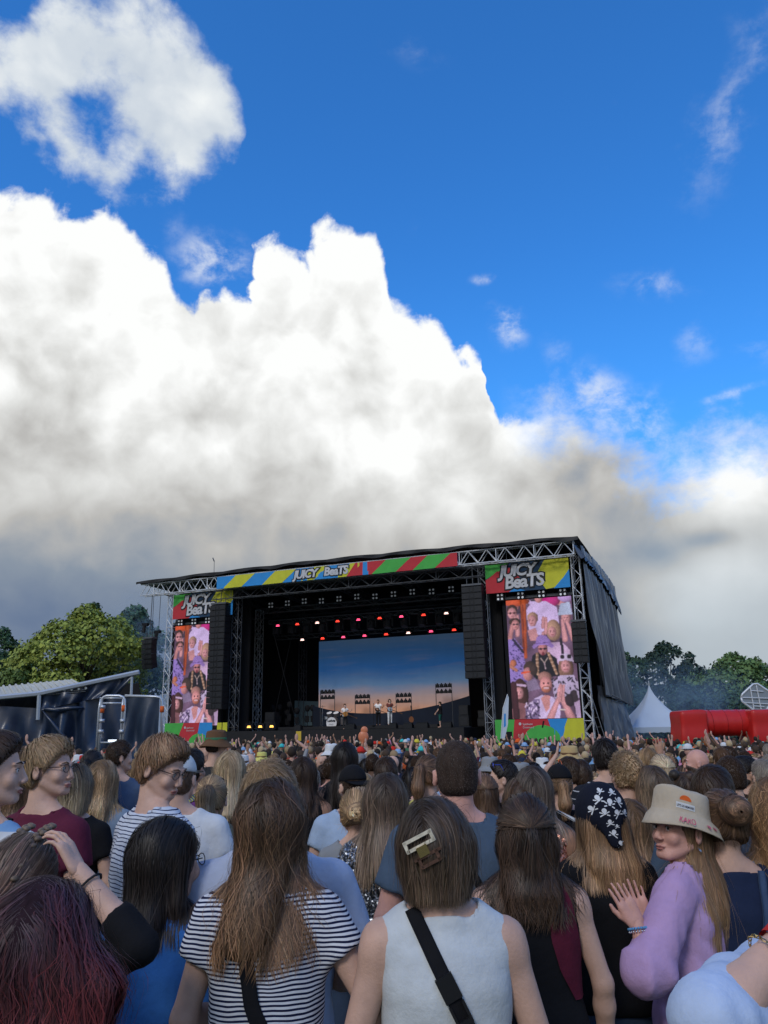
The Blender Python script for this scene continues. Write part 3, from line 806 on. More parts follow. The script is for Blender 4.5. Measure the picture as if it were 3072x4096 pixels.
def make_hair(p, parent, n, steps=14, mesh_only=False):
    st = p.hair; rng = np.random.RandomState(p.seed+77); c0, c1 = HC[p.hcol] if isinstance(p.hcol, str) else p.hcol
    S = hair_forms(p, st); V, Q = S.polygonize(p.hvox); L = p.hairlen; Q0 = Q; clump = vnoise(p.seed+31, (48, 48, 30), 8)
    H = head_frame(p); R = p.R; o = p.hc; s = p.s
    c0 = np.array(c0); c1 = np.array(c1)
    tt = np.clip((o[2]+.03-V[:, 2])/max(L, .1), 0, 1)[:, None] if st in ('long', 'bob', 'halfup', 'tail') else np.full((len(V), 1), .25)
    r1 = vnoise(p.seed+5, (170, 170, 18), 9)(V)[:, None]
    col = (c0*(1-tt)+c1*tt)*(.80+.45*r1)*.85
    parts = [(V, Q, np.clip(col, 0, 1))]
    B = SDF(); B.ops = list(S.ops)
    if st in ('long', 'halfup', 'tail', 'bob') and L > .2:
        B.loft(torso_rows(p, .016), k=.01)
        for side, sh, e, w_, d, nn, hp in arms_of(p): B.rc((.05*side*s, -.018*s, 1.470*s), sh, .050*s, .055*s, k=.02)
    Rx = lambda v: R @ np.array(v, float)
    def flow_down(P, g):
        lx = ((P-o) @ R); side = np.sign(lx[:, 0]-p.part)
        top = np.clip((lx[:, 2]/p.hs-.02)/.09, 0, 1)[:, None]
        w = np.zeros_like(P); w[:, 2] = -1
        outw = Rx((1, 0, 0))[None]*side[:, None]*.9+Rx((0, -1, 0))[None]*.75
        return w*(1-.6*top)+outw*top*.8
    def add(roots, fl, m, length, off, width, **kw):
        if len(roots) == 0: return
        N_ = len(roots); st_ = length/(m-1)*np.ones(N_) if np.isscalar(length) else length/(m-1)
        off = off if not np.isscalar(off) else np.abs(rng.normal(off, off*.7+.0008, N_))
        var = kw.pop('var', .26); ca = kw.pop('ca', c0); cb = kw.pop('cb', c1)
        pa, nr = grow(B, roots, fl, m, st_, off, rng, **kw)
        parts.append(ribbons(pa, nr, np.abs(rng.normal(width, width*.35, N_))+width*.2, ca, cb, rng, var, mul=np.exp((.55 if st in ('short', 'tuft', 'buzz', 'fade') else 1.1)*clump(roots))))
    if n:
        if st in ('long', 'bob'):
            roots = surf_points(S, p, n, rng, lambda u: (u[:, 2] > -.1))
            zb_ = o[2]-L; LL = (roots[:, 2]-zb_)*1.06*(rng.uniform(.66, 1.06, len(roots)) if st == 'long' else rng.uniform(.90, 1.04, len(roots)))+.02
            add(roots, flow_down, steps, LL, .003, p.sw, wave=p.wave, wfreq=p.wfreq, zfree=o[2]-L*.9, noise=.05, bend=.6)
            add(roots[:n//14], flow_down, steps, LL[:n//14]*.9, .010, p.sw*.5, wave=p.wave*1.6+.002, wfreq=p.wfreq, zfree=o[2]-L*.3, noise=.22, bend=.5)
        elif st in ('halfup',):
            tp = H(*p.tie); p.tiep = tp
            roots = surf_points(S, p, n//2, rng, lambda u: (u[:, 2] > .12))
            def f1(P, g): d = tp-P; return d/(np.linalg.norm(d, axis=1)[:, None]+1e-6)
            ln = np.linalg.norm(tp-roots, axis=1)*1.12
            add(roots, f1, 8, ln, .0035, p.sw*.8, zfree=-9, noise=.05, bend=.6)
            roots = surf_points(S, p, n*2//3, rng, lambda u: (u[:, 2] < .2) & (u[:, 2] > -.5))
            add(roots, lambda P, g: np.tile((0, 0, -1.), (len(P), 1)), steps, (roots[:, 2]-o[2]+L)*1.05*rng.uniform(.7, 1.06, len(roots)), .003, p.sw, wave=p.wave, wfreq=p.wfreq, zfree=o[2]-L*.8)
            roots = tp+rng.normal(0, .006, (n//10, 3))+Rx((0, -.012, 0))
            add(roots, lambda P, g: np.tile((0, 0, -1.), (len(P), 1)), 8, .16*rng.uniform(.8, 1.1, len(roots)), .010, p.sw, wave=.003, zfree=9)
        elif st in ('tail', 'bun', 'braids'):
            tp = H(*p.tie); p.tiep = tp
            roots = surf_points(S, p, n//2 if st == 'tail' else n*3//4, rng, lambda u: (u[:, 2] > -.75))
            def f1(P, g): d = tp-P; return d/(np.linalg.norm(d, axis=1)[:, None]+1e-6)
            ln = np.linalg.norm(tp-roots, axis=1)*1.1
            add(roots, f1, 8, ln, .0025, p.sw*.8, zfree=-9, noise=.05, bend=.7, cb=c0*.4+c1*.6)
            if st == 'tail':
                back = Rx((0, -1, 0)); r0 = tp+back*.02+rng.normal(0, .012*p.hwid, (n//2, 3))
                add(r0, lambda P, g: np.tile((p.tailx*.5, 0, -1.), (len(P), 1))+back*.35*np.clip((P[:, 2:3]-tp[2]+.06)/.05, 0, 1), steps, L*rng.uniform(.75, 1.08, len(r0)), .0025, p.sw, wave=p.wave, wfreq=p.wfreq, zfree=tp[2]-L*.85)
            if st == 'bun':
                m = int(n*.6); th = rng.uniform(0, 6.28, m); rad = rng.uniform(.12, 1.02, m)
                ax = Rx((1, 0, 0)); up = Rx((0, 0, 1)); bk = Rx((0, -1, 0)); W = .054*p.hwid
                tl = np.linspace(0, 2.2, 9)
                A = th[:, None]+tl[None]; rr = (rad[:, None]*(1-.12*tl[None]))
                hgt = np.sqrt(np.clip(1-rr**2, 0, 1))*.046*p.hwid+.006+.006*np.sin(7*rr+2*A+3*np.sin(3*th)[:, None])
                pa = tp+(ax*(np.cos(A)*rr*W)[..., None]+up*(np.sin(A)*rr*W*.90)[..., None]+bk*hgt[..., None])
                nr = pa-tp; nr /= np.linalg.norm(nr, axis=2, keepdims=True)
                parts.append(ribbons(pa, nr, np.full(m, p.sw), c0, c1, rng, .3, mul=np.exp(1.5*vnoise(p.seed+8, (90, 90, 90))(pa[:, 3]))))
                r0 = surf_points(S, p, n//12, rng, lambda u: (u[:, 2] < -.2))
                add(r0, lambda P, g: g*.5+np.array((0, 0, -1.)), 5, .05, .006, p.sw*.4, zfree=9, noise=.6)
        else:
            ln = {'buzz': .007, 'fade': .010, 'short': .046, 'tuft': .058, 'curly': .026}[st]
            roots = surf_points(S, p, int(n*1.4), rng, lambda u: (u[:, 2] > -.95))
            cw = H(0, -.05, .09)
            def f2(P, g):
                d = P-cw; d /= np.linalg.norm(d, axis=1)[:, None]+1e-6
                lift = {'buzz': .35, 'fade': .25, 'short': .02, 'tuft': .0, 'curly': .30}[st]
                return d+g*lift+Rx((.25, .1, -.1))
            nz = {'buzz': .3, 'fade': .3, 'short': .07, 'tuft': .10, 'curly': .8}[st]
            add(roots-S.grad(roots)*.003, f2, 6, ln*rng.uniform(.6, 1.3, len(roots)), {'buzz': .001, 'fade': .001, 'short': .0015, 'tuft': .0035}.get(st, .005), p.sw*(.6 if st == 'buzz' else 1.), zfree=-9, noise=nz, wave=.004 if st == 'curly' else 0., wfreq=2.2, cb=c0*.45+c1*.55, var=.18)
    off = 0; Vs = []; Qs = []; Cs = []
    for v, q, c in parts: Vs.append(v); Qs.append(q+off); Cs.append(c); off += len(v)
    me = mk_mesh('hair', np.concatenate(Vs), np.concatenate(Qs), True, np.concatenate(Cs))
    p.hairS = B
    o_ = obj('hair', me, [HAIRM, SHELLM], parent)
    mi = np.zeros(len(me.polygons), dtype=np.int32); mi[:len(Q0)] = 1; me.polygons.foreach_set('material_index', mi)
    return o_

DEF = dict(yaw=0., hyaw=0., hpitch=0., hroll=0., fem=False, w=1., b=1., hs=1.03, ears=True, bust=False, poseR='front', poseL='front', sleeve=.5, neck=0., vol=1., hairlen=.4, hwid=1., tailx=0., tie=(0, -.10, .03),
           part=0., sw=.0010, wave=0., wfreq=1., seed=0, vox=.016, hvox=.009, fvox=.009, nstr=500, steps=12, face=False, sk='fair', hair='short', hcol='brown', top='tee', topm=None, pantm=None, folds=.004, hem=None, inf=.013, loose=.012, glasses=None, cat='person', group=None, shirtname='shirt', beard=None, lean=0., gaze=0., sl_r=0., hatted=False)
def person(label, x, y, ztop, **kw):
    p = Person(); d = dict(DEF); d.update(kw)
    for k, v in d.items(): setattr(p, k, v)
    gz = ground_z(x, y)
    hair_t = {'buzz': .006, 'fade': .012, 'curly': .035, 'tuft': .035}.get(p.hair, .02)*p.vol
    p.hgt = ztop-gz-hair_t; p.s = s = p.hgt/1.75
    p.loc = (x, y, gz)
    p.R = rotm(p.hyaw, p.hpitch, p.hroll)
    piv = np.array((0, -.018, 1.535))*s
    p.hc = piv+p.R @ np.array((0, .010, .0))*p.hs+rotm(0, p.hpitch*.5, p.hroll*.5) @ np.array((0, 0, p.hgt-1.535*s-.110*p.hs))
    root = empty('person', (x, y, gz), label, p.cat, p.group, p.yaw); p.root = root
    S = SDF(); body_forms(S, p)
    head_forms(S, p, p.face)
    fine = []
    if p.fvox < p.vox:
        c = p.hc; fine = [(2, c[2]-.13, c[2]+.12, p.fvox), (0, c[0]-.10, c[0]+.10, p.fvox), (1, c[1]-.13, c[1]+.13, p.fvox)]
        fine.append((2, -1, .80*s, p.vox*2.2))
    V, Q = S.polygonize(p.vox, fine)
    Vs = [V]; Qs = [Q]; off = len(V)
    for side, sh, e, w_, dd, nn, hp in arms_of(p):
        if hp is None: continue
        v, q = place_hand(w_, dd, nn, hp, side < 0, s*(.93 if p.fem else 1.02)); Vs.append(v); Qs.append(q+off); off += len(v)
    p.bodyS = S
    p.body = obj('body', mk_mesh('body', np.concatenate(Vs), np.concatenate(Qs)), SK[p.sk] if isinstance(p.sk, str) else p.sk, root)
    if p.top:
        p.shirtS = shirt_forms(p, p.top, p.inf, p.loose, p.hem, p.seed, p.folds)
        V, Q = p.shirtS.polygonize(p.vox*.85)
        p.shirt = obj(p.shirtname, mk_mesh('shirt', V, Q), p.topm or cloth('white', (.6, .6, .6)), root)
    if p.pantm is not False:
        V, Q = pants_forms(p, p.seed).polygonize(.030)
        obj('trousers', mk_mesh('trousers', V, Q), p.pantm or cloth('denim', (.06, .09, .16)), root)
    if p.hair: p.hairo = make_hair(p, root, p.nstr, p.steps)
    if p.face: face_parts(p)
    if p.glasses: add_glasses(p, p.glasses)
    if p.beard: add_beard(p)
    return p
def add_beard(p):
    H = head_frame(p); R = p.R; k = p.hs; S = SDF(); hh = SDF(); head_forms(hh, p, False); o = p.hc
    S.fn(lambda P: hh.ev(P)-.0045, k=0, op='u', bb=(o-.17, o+.15))
    def half(n, d): nn = R @ np.array(n, float); S.half(nn, d*k+nn @ o, k=.006)
    half((0, -.8, .6), -.030); half((0, -1, 0), -.004); half((.0, -.35, .94), -.052)
    S.el(H(0, .105, -.062), (.030*k, .03*k, .018*k), R, k=.004, op='s')
    S.rc(H(0, -.02, -.06), H(0, -.03, -.20), .062*k, k=.004, op='s')
    V, Q = S.polygonize(.007); rng = np.random.RandomState(p.seed); c0, c1 = HC[p.beard]
    col = np.tile(np.array(c0)*1.5+.015, (len(V), 1))*rng.uniform(.6, 1.5, (len(V), 1))
    obj('beard', mk_mesh('beard', V, Q, True, col), HAIRM, p.root)
def face_parts(p):
    H = head_frame(p); k = p.hs
    for s_ in (-1, 1):
        e = MB(); c = H(.031*s_, .0805, -.006)
        V, Q = sphere(c, .0118*k, 10, 8); e.add(V, Q); eo = e.build('eye', WHITEM, p.root, True)
        i = MB(); V, Q = sphere(H(.031*s_+p.gaze*.003, .0862, -.0065), .0066*k, 8, 6); i.add(V, Q); i.build('iris', IRISM, eo, True)
        b = MB(); b.path([H(.014*s_, .0995, .015), H(.030*s_, .097, .021), H(.047*s_, .083, .016)], [.0022*k, .0030*k, .0012*k], 5)
        c0 = HC[p.hcol][0] if isinstance(p.hcol, str) else p.hcol[0]
        b.build('eyebrow', M('brow_%s' % p.hcol, tuple(np.array(c0)*.8), var=.2), p.root, True)
        l = MB(); l.path([H(.019*s_, .0885, -.006), H(.026*s_, .0925, .0005), H(.034*s_, .0920, .0012), H(.045*s_, .0835, -.004)], .0011*k, 4); l.build('eyelash', BLACKM, p.root)
    m = MB(); m.path([H(-.023, .0945, -.0735), H(-.010, .1015, -.0700), H(0, .1020, -.0715), H(.010, .1015, -.0700), H(.023, .0945, -.0735)], [.0012*k, .0032*k, .0034*k, .0032*k, .0012*k], 6)
    m.path([H(-.020, .0945, -.0765), H(-.008, .0995, -.0800), H(.008, .0995, -.0800), H(.020, .0945, -.0765)], [.0014*k, .0042*k, .0042*k, .0014*k], 6)
    m.build('lips', LIPM, p.root, True)
def sphere(c, r, n=10, m=7, sx=1., sy=1., sz=1.):
    V = [(c[0], c[1], c[2]+r*sz)]; Fc = []
    for i in range(1, m):
        t = math.pi*i/m
        V += [(c[0]+r*sx*math.sin(t)*math.cos(2*math.pi*j/n), c[1]+r*sy*math.sin(t)*math.sin(2*math.pi*j/n), c[2]+r*sz*math.cos(t)) for j in range(n)]
    V.append((c[0], c[1], c[2]-r*sz)); e = len(V)-1
    Fc += [(0, 1+j, 1+(j+1) % n) for j in range(n)]
    for i in range(m-2): Fc += [(1+i*n+j, 1+(i+1)*n+j, 1+(i+1)*n+(j+1) % n, 1+i*n+(j+1) % n) for j in range(n)]
    Fc += [(1+(m-2)*n+j, e, 1+(m-2)*n+(j+1) % n) for j in range(n)]
    return V, Fc
def add_glasses(p, kind):
    """kind 'clear', 'sun' (worn) or 'up...' (pushed up on the hair)"""
    H = head_frame(p); up = kind.startswith('up'); zz = .088 if up else -.004; yy = .062 if up else .098
    col = {'upblue': M('blue_frame', (.02, .08, .6), rough=.2), 'uporange': M('orange_frame', (.8, .12, .02), rough=.3), 'upred': M('red_frame', (.6, .02, .02), rough=.3)}.get(kind, BLACKM)
    g = MB()
    for s_ in (-1, 1):
        pts = [H(.032*s_+.023*math.cos(t), yy-abs(.023*math.cos(t)*s_+.0)*.12+.004, zz+.017*math.sin(t)) for t in np.linspace(0, 2*math.pi, 11)]
        g.path(pts, .0016 if not up else .003, 5)
        g.path([H(.055*s_, yy-.008, zz+.006), H(.079*s_, .03 if not up else .01, zz+.006), H(.081*s_, -.012, -.004 if not up else .05)], .0019, 5)
    g.path([H(-.010, yy+.006, zz+.004), H(0, yy+.009, zz+.007), H(.010, yy+.006, zz+.004)], .0016, 5)
    go = g.build('glasses_frame', col, p.root)
    if kind != 'clear':
        l = MB()
        for s_ in (-1, 1):
            c = [H(.032*s_+.022*math.cos(t), yy-abs(.022*math.cos(t))*.12+.003, zz+.016*math.sin(t)) for t in np.linspace(0, 2*math.pi, 12, endpoint=False)]
            l.add(c, [tuple(range(12))])
        l.build('lens', GLASSM, go)
def strap(p, pts, width, mat, name='bag_strap', lift=.006, both=None, S=None, from_dir=(0, 1, 0), hide=None):
    """a band laid on the clothes: pts are (x, z) seen from behind, projected onto the surface"""
    S = S or p.shirtS; D = np.array(from_dir, float)
    pts = np.array(pts, float); t = np.linspace(0, 1, 26); seg = np.linspace(0, 1, len(pts))
    P2 = np.stack([np.interp(t, seg, pts[:, 0]), np.interp(t, seg, pts[:, 1])], 1)
    tan = np.gradient(P2, axis=0); tan /= np.linalg.norm(tan, axis=1)[:, None]; sd = np.stack([-tan[:, 1], tan[:, 0]], 1)
    rows = []
    for wv in (-.5, -.17, .17, .5):
        q = P2+sd*wv*width; R_ = np.stack([q[:, 0], np.full(len(q), -.45), q[:, 1]], 1)
        for _ in range(60):
            d = S.ev(R_)-lift; R_ = R_+D*np.clip(d, -.01, .03)[:, None]
        rows.append(R_)
    A = np.stack(rows, 1); n, m, _ = A.shape
    B_ = A-D*.003
    V = np.concatenate([A.reshape(-1, 3)+D*.004, B_.reshape(-1, 3)]); Q = []
    K = n*m
    for i in range(n-1):
        for j in range(m-1):
            a = i*m+j; Q += [(a, a+m, a+m+1, a+1), (K+a, K+a+1, K+a+m+1, K+a+m)]
        for j in (0, m-1): a = i*m+j; Q.append((a, a+m, K+a+m, K+a))
    return obj(name, mk_mesh(name, V, np.array(Q)), mat, p.root), A
# ------------------------------------------------------------------ hats, clips, prints
def to_head(p, V):
    H = head_frame(p); return [tuple(H(*v)) for v in V]
def head_mesh(p, name, mb, mat, parent=None, smooth=True):
    mb.v = to_head(p, mb.v); return mb.build(name, mat, parent or p.root, smooth)
def cap(p, mat, back=False, brim=None):
    S = SDF(); S.el((0, -.012, .022), (.086, .106, .104), k=.01); S.half((0, -.12, -1), -.022, .006)
    V, Q = S.polygonize(.012); H = head_frame(p)
    o = obj('cap', mk_mesh('cap', np.array(to_head(p, V)), Q), mat, p.root)
    b = MB(); sg = -1 if back else 1; n = 12
    for zz, rr in ((0, 1.), (-.004, 1.)):
        pass
    top = []; bot = []
    for i in range(n+1):
        a = math.pi*(.12+.76*i/n); r0 = (.084*math.cos(a), .104*math.sin(a)*sg)
        x1, y1 = .078*math.cos(a), sg*(.098+.078*math.sin(a)**.8)
        top += [(r0[0], r0[1]-.012, .032), (x1, y1, .026-.012*math.sin(a)+.0)]
    V = top+[(x, y, z-.004) for x, y, z in top]; k = len(top); F_ = []
    for i in range(n):
        a = 2*i; F_ += [(a, a+1, a+3, a+2), (k+a, k+a+2, k+a+3, k+a+1), (a+1, k+a+1, k+a+3, a+3), (a, a+2, k+a+2, k+a)]
    b.add(V, F_); head_mesh(p, 'brim', b, brim or mat, o)
    btn = MB(); btn.add(*sphere((0, -.012, .127), .006, 8, 5)); head_mesh(p, 'button', btn, mat, o)
    return o
def bucket(p, mat, R0=.088, R1=.150, h=.10, z0=.018, name='bucket_hat', tilt=0., inner=None):
    """crown, band seam and sloping brim as one turned shape with thickness"""
    prof = [(.002, h+.010), (R0*.55, h+.010), (R0*.92, h+.002), (R0*.98, h-.008), (R0*1.03, z0+.030), (R0*1.07, z0+.006), (R0*1.09, z0), (R0*1.10, z0-.002), (R0*1.30, z0-.022), (R1*.96, z0-.046), (R1, z0-.056), (R1*.99, z0-.059), (R1*.94, z0-.050), (R0*1.22, z0-.024), (R0*1.02, z0-.004), (R0*.97, z0+.02)]
    b = MB(); n = 36; V = []
    rng = np.random.RandomState(p.seed+4); ph = rng.uniform(0, 6.28, 3)
    for r, z in prof:
        for k in range(n):
            a = 2*math.pi*k/n; wv = (1+.035*math.sin(3*a+ph[0])+.02*math.sin(7*a+ph[1])) if r > R0*1.2 else 1+.012*math.sin(5*a+ph[2])
            dz = .010*math.sin(2*a+ph[1])*max(0, (r-R0)/(R1-R0)) if r > R0 else .004*math.sin(3*a+ph[0])
            V.append((r*wv*math.cos(a), r*wv*1.10*math.sin(a)-.008, z+dz+tilt*r*math.sin(a)))
    m = len(prof)
    F_ = [(i*n+k, i*n+(k+1) % n, (i+1)*n+(k+1) % n, (i+1)*n+k) for i in range(m-1) for k in range(n)]+[tuple(range(n-1, -1, -1))]
    b.add(V, F_); return head_mesh(p, name, b, mat)
def fedora(p, mat, band):
    o = bucket(p, mat, .090, .150, .115, .028, 'fedora_hat')
    o2 = MB(); o2.lathe([(.0945, .030), (.0960, .032), (.0955, .055), (.0935, .056)], 30, (0, -.008, 0), 1, 1.1); head_mesh(p, 'hat_band', o2, band, o)
    return o
def project(S, pts, D=(0, 1, 0), start=-.5, lift=.003):
    D = np.array(D, float); P = np.array(pts, float)
    for _ in range(70):
        d = S.ev(P)-lift; P = P+D*np.clip(d, -.01, .03)[:, None]
    return P
def print_on(p, S, polys, org, sc, mat, name, D=(0, 1, 0), y0=-.5, lift=.003, ang=0.):
    """flat print laid onto cloth: polygons (x, z) in a small frame seen from behind"""
    c, s_ = math.cos(ang), math.sin(ang); b = MB()
    for poly in polys:
        q = [(org[0]+(x*c-z*s_)*sc, y0, org[1]+(x*s_+z*c)*sc) for x, z in poly]
        V = project(S, q, D, lift=lift); b.add(V, [tuple(range(len(q)))])
    return b.build(name, mat, p.root)
def disc(x, y, rx, ry, n=10, a0=0., a1=2*math.pi): return [(x+rx*math.cos(t), y+ry*math.sin(t)) for t in np.linspace(a0, a1, n, endpoint=False)]
def bar(x0, y0, x1, y1, w):
    L = math.hypot(x1-x0, y1-y0); nx, ny = -(y1-y0)/L*w/2, (x1-x0)/L*w/2
    return [(x0+nx, y0+ny), (x0-nx, y0-ny), (x1-nx, y1-ny), (x1+nx, y1+ny)]
def text_mesh(txt, size=1., bold=.0, shear=0., extrude=0., align='LEFT', res=3, space=1.):
    cu = bpy.data.curves.new('lettering', 'FONT'); cu.body = txt; cu.size = size; cu.offset = bold; cu.shear = shear; cu.extrude = extrude; cu.align_x = align; cu.resolution_u = res; cu.space_character = space
    o = bpy.data.objects.new('lettering', cu); COL.objects.link(o)
    dg = bpy.context.evaluated_depsgraph_get(); me = bpy.data.meshes.new_from_object(o.evaluated_get(dg))
    bpy.data.objects.remove(o); bpy.data.curves.remove(cu); return me
def text_on(p, S, txt, org, sc, mat, name='lettering', D=(0, 1, 0), y0=-.5, lift=.004, ang=0., bold=.02):
    me = text_mesh(txt, 1., bold, align='CENTER'); n = len(me.vertices); v = np.zeros(n*3); me.vertices.foreach_get('co', v); v = v.reshape(-1, 3)
    c, s_ = math.cos(ang), math.sin(ang)
    q = np.stack([org[0]+(v[:, 0]*c-v[:, 1]*s_)*sc, np.full(n, y0), org[1]+(v[:, 0]*s_+v[:, 1]*c)*sc], 1)
    q = project(S, q, D, lift=lift); me.vertices.foreach_set('co', q.astype(np.float32).ravel()); me.update()
    return obj(name, me, mat, p.root)
def patch_on(p, S, rows, mat, name, lift=.004, nc=10):
    """cloth panel laid on the clothes, rows of (z, x left, x right)"""
    R_ = np.array(rows, float); zz = np.linspace(R_[0, 0], R_[-1, 0], 18); o_ = np.argsort(R_[:, 0]); xl = np.interp(zz, R_[o_, 0], R_[o_, 1]); xr = np.interp(zz, R_[o_, 0], R_[o_, 2])
    q = [(xl[i]+(xr[i]-xl[i])*j/nc, -.5, zz[i]) for i in range(18) for j in range(nc+1)]
    V = project(S, q, lift=lift); F_ = np.array([(i*(nc+1)+j, i*(nc+1)+j+1, (i+1)*(nc+1)+j+1, (i+1)*(nc+1)+j) for i in range(17) for j in range(nc)])
    return obj(name, mk_mesh(name, V, F_), mat, p.root)
def scrunchie(p, mat, r=.022, pos=None):
    pos = p.tiep if pos is None else pos; b = MB(); pts = []
    for t in np.linspace(0, 2*math.pi, 15): pts.append((pos[0]+r*math.cos(t), pos[1]-.018+r*.35*math.sin(t), pos[2]-.002+r*math.sin(t)))
    b.path(pts, [.007+.002*math.sin(i*2.4) for i in range(15)], 6); return b.build('hair_tie', mat, p.root, True)

# ------------------------------------------------------------------ the people one can single out
def P(label, fx, ft, Y, **kw):
    if Y > 3.1 and 'hairlen' in kw: kw['hairlen'] = kw['hairlen']*.66
    Y = Y+.25*max(0., min(1., (6.-Y)/3.))+(.06 if Y < 2.3 else 0)
    x, y, z = atf(fx, ft, Y); kw.setdefault('seed', int(fx*7+ft)); return person(label, x, y, z, **kw)
rad = math.radians
C = {'white': cloth('white', (.62, .63, .64)), 'offwhite': cloth('offwhite', (.55, .58, .60)), 'ltblue': cloth('light_blue', (.34, .43, .56)), 'black': cloth('black', (.011, .011, .013)),
     'charcoal': cloth('charcoal', (.03, .032, .036)), 'navy': cloth('navy', (.016, .024, .055)), 'denim': cloth('denim', (.055, .085, .15)), 'ltdenim': cloth('light_denim', (.20, .26, .34)), 'greyblue': cloth('greyblue', (.070, .105, .155)),
     'blue': cloth('blue', (.035, .14, .42)), 'maroon': cloth('maroon', (.105, .018, .040)), 'burg': cloth('burgundy', (.10, .014, .030)), 'pink': cloth('pink', (.62, .27, .42)), 'lilac': cloth('lilac', (.46, .30, .50)),
     'purple': cloth('purple', (.17, .06, .22)), 'plum': cloth('plum', (.20, .08, .16)), 'yellow': cloth('yellow', (.62, .56, .16)), 'green': cloth('green', (.05, .16, .08)), 'teal': cloth('teal', (.03, .26, .28)), 'red': cloth('red', (.50, .03, .025)),
     'orange': cloth('orange', (.68, .13, .03)), 'beige': cloth('beige', (.48, .40, .30)), 'khaki': cloth('khaki', (.22, .20, .13)), 'grey': cloth('grey', (.24, .25, .26)), 'brown': cloth('brown', (.14, .075, .040)), 'sky': cloth('sky_blue', (.20, .38, .62)), 'turq': cloth('turquoise', (.06, .50, .48))}
STRIPE = striped('stripe_navy', (.66, .67, .72), (.012, .016, .050), .0112, .46)
STRIPE2 = striped('stripe_thin', (.56, .60, .68), (.012, .020, .075), .0150, .26)
PLAID = striped('stripe_wide', (.55, .56, .57), (.18, .32, .52), .16, .42)
STRIPE3 = striped('stripe_dark', (.016, .018, .024), (.38, .38, .40), .055, .12)
def sequin(name, rgb, rgb2):
    m = M(name, rgb, rough=.3, var=.5, scale=160., metal=.75); N = NT(m.node_tree); b = m.node_tree.nodes['Principled BSDF']
    tc = N.new('ShaderNodeTexCoord').outputs['Object']; v = N.n.new('ShaderNodeTexVoronoi'); m.node_tree.links.new(tc, v.inputs['Vector']); v.inputs['Scale'].default_value = 130.
    bn = N.new('ShaderNodeVectorMath', operation='MULTIPLY_ADD'); m.node_tree.links.new(v.outputs['Color'], bn.inputs[0]); bn.inputs[1].default_value = (1.3, 1.3, 1.3)
    g = N.new('ShaderNodeNewGeometry'); nn = N.vm('SUBTRACT', g.outputs['Normal'], (.65, .65, .65)); m.node_tree.links.new(nn, bn.inputs[2])
    m.node_tree.links.new(N.vm('NORMALIZE', bn.outputs[0]), b.inputs['Normal'])
    m.node_tree.links.new(N.mix(N.m('GREATER_THAN', N.noise(tc, 90., 2)[0], .55), (*rgb, 1), (*rgb2, 1)), b.inputs['Base Color']); return m
SEQS = sequin('sequin_silver', (.10, .11, .13), (.42, .44, .48)); SEQR = sequin('sequin_rose', (.55, .20, .13), (.75, .38, .28))
near = []
def reg(p): near.append((p.root.location.x, p.root.location.y)); return p
HD = dict(nstr=2300, steps=15, vox=.014, hvox=.0075)

# ------------------------------------------------------------------ the ground
def build_ground():
    n = 60; xs = np.concatenate([np.linspace(-400, -40, 8), np.linspace(-36, 36, 44), np.linspace(40, 400, 8)]); ys = np.concatenate([np.linspace(-60, -2, 8), np.linspace(0, 70, 70), np.linspace(80, 900, 16)])
    V = [(x, y, ground_z(x, y)) for y in ys for x in xs]; nx = len(xs)
    F_ = np.array([(j*nx+i, j*nx+i+1, (j+1)*nx+i+1, (j+1)*nx+i) for j in range(len(ys)-1) for i in range(nx-1)])
    m = M('trampled_grass', (.055, .075, .028), rough=.95, var=.45, scale=3., bump=.6, bscale=60.)
    tag(obj('ground', mk_mesh('ground', np.array(V), F_), m), kind='structure')
build_ground()

# ------------------------------------------------------------------ the festival stage: frame (a along the front, b into the stage, z up)
SO = Vector((11.89, 47.195, 0)); SU = Vector((-.9261, .37728, 0)); SV = Vector((.37728, .9261, 0)); UP = Vector((0, 0, 1))
def sp(a, b, z): return SO+SU*a+SV*b+UP*z
SR = Matrix((-SU, SV, UP)).transposed()
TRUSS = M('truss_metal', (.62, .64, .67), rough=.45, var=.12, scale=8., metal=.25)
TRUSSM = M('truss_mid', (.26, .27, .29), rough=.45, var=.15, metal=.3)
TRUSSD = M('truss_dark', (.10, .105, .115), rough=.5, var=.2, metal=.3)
TARPB = M('tarp_black', (.012, .013, .016), rough=.55, var=.3, scale=.8, bump=.5, bscale=1.6, spec=.35)
TARPG = M('tarp_grey', (.085, .095, .115), rough=.36, var=.30, scale=.8, bump=.4, bscale=2.2, stretch=(1, 1, .25), spec=.5)
DECKM = M('stage_deck', (.012, .012, .014), rough=.6, var=.3)
BLK = M('matt_black', (.008, .008, .010), rough=.85, var=.2)
BOXM = M('speaker_black', (.011, .012, .014), rough=.6, var=.2)
GRILL = M('speaker_grille', (.016, .017, .020), rough=.5, var=.4, scale=12.)
def sbox(mb, a, b, z, da, db, dz): return mb.box(sp(a, b, z), (da, db, dz), SR)
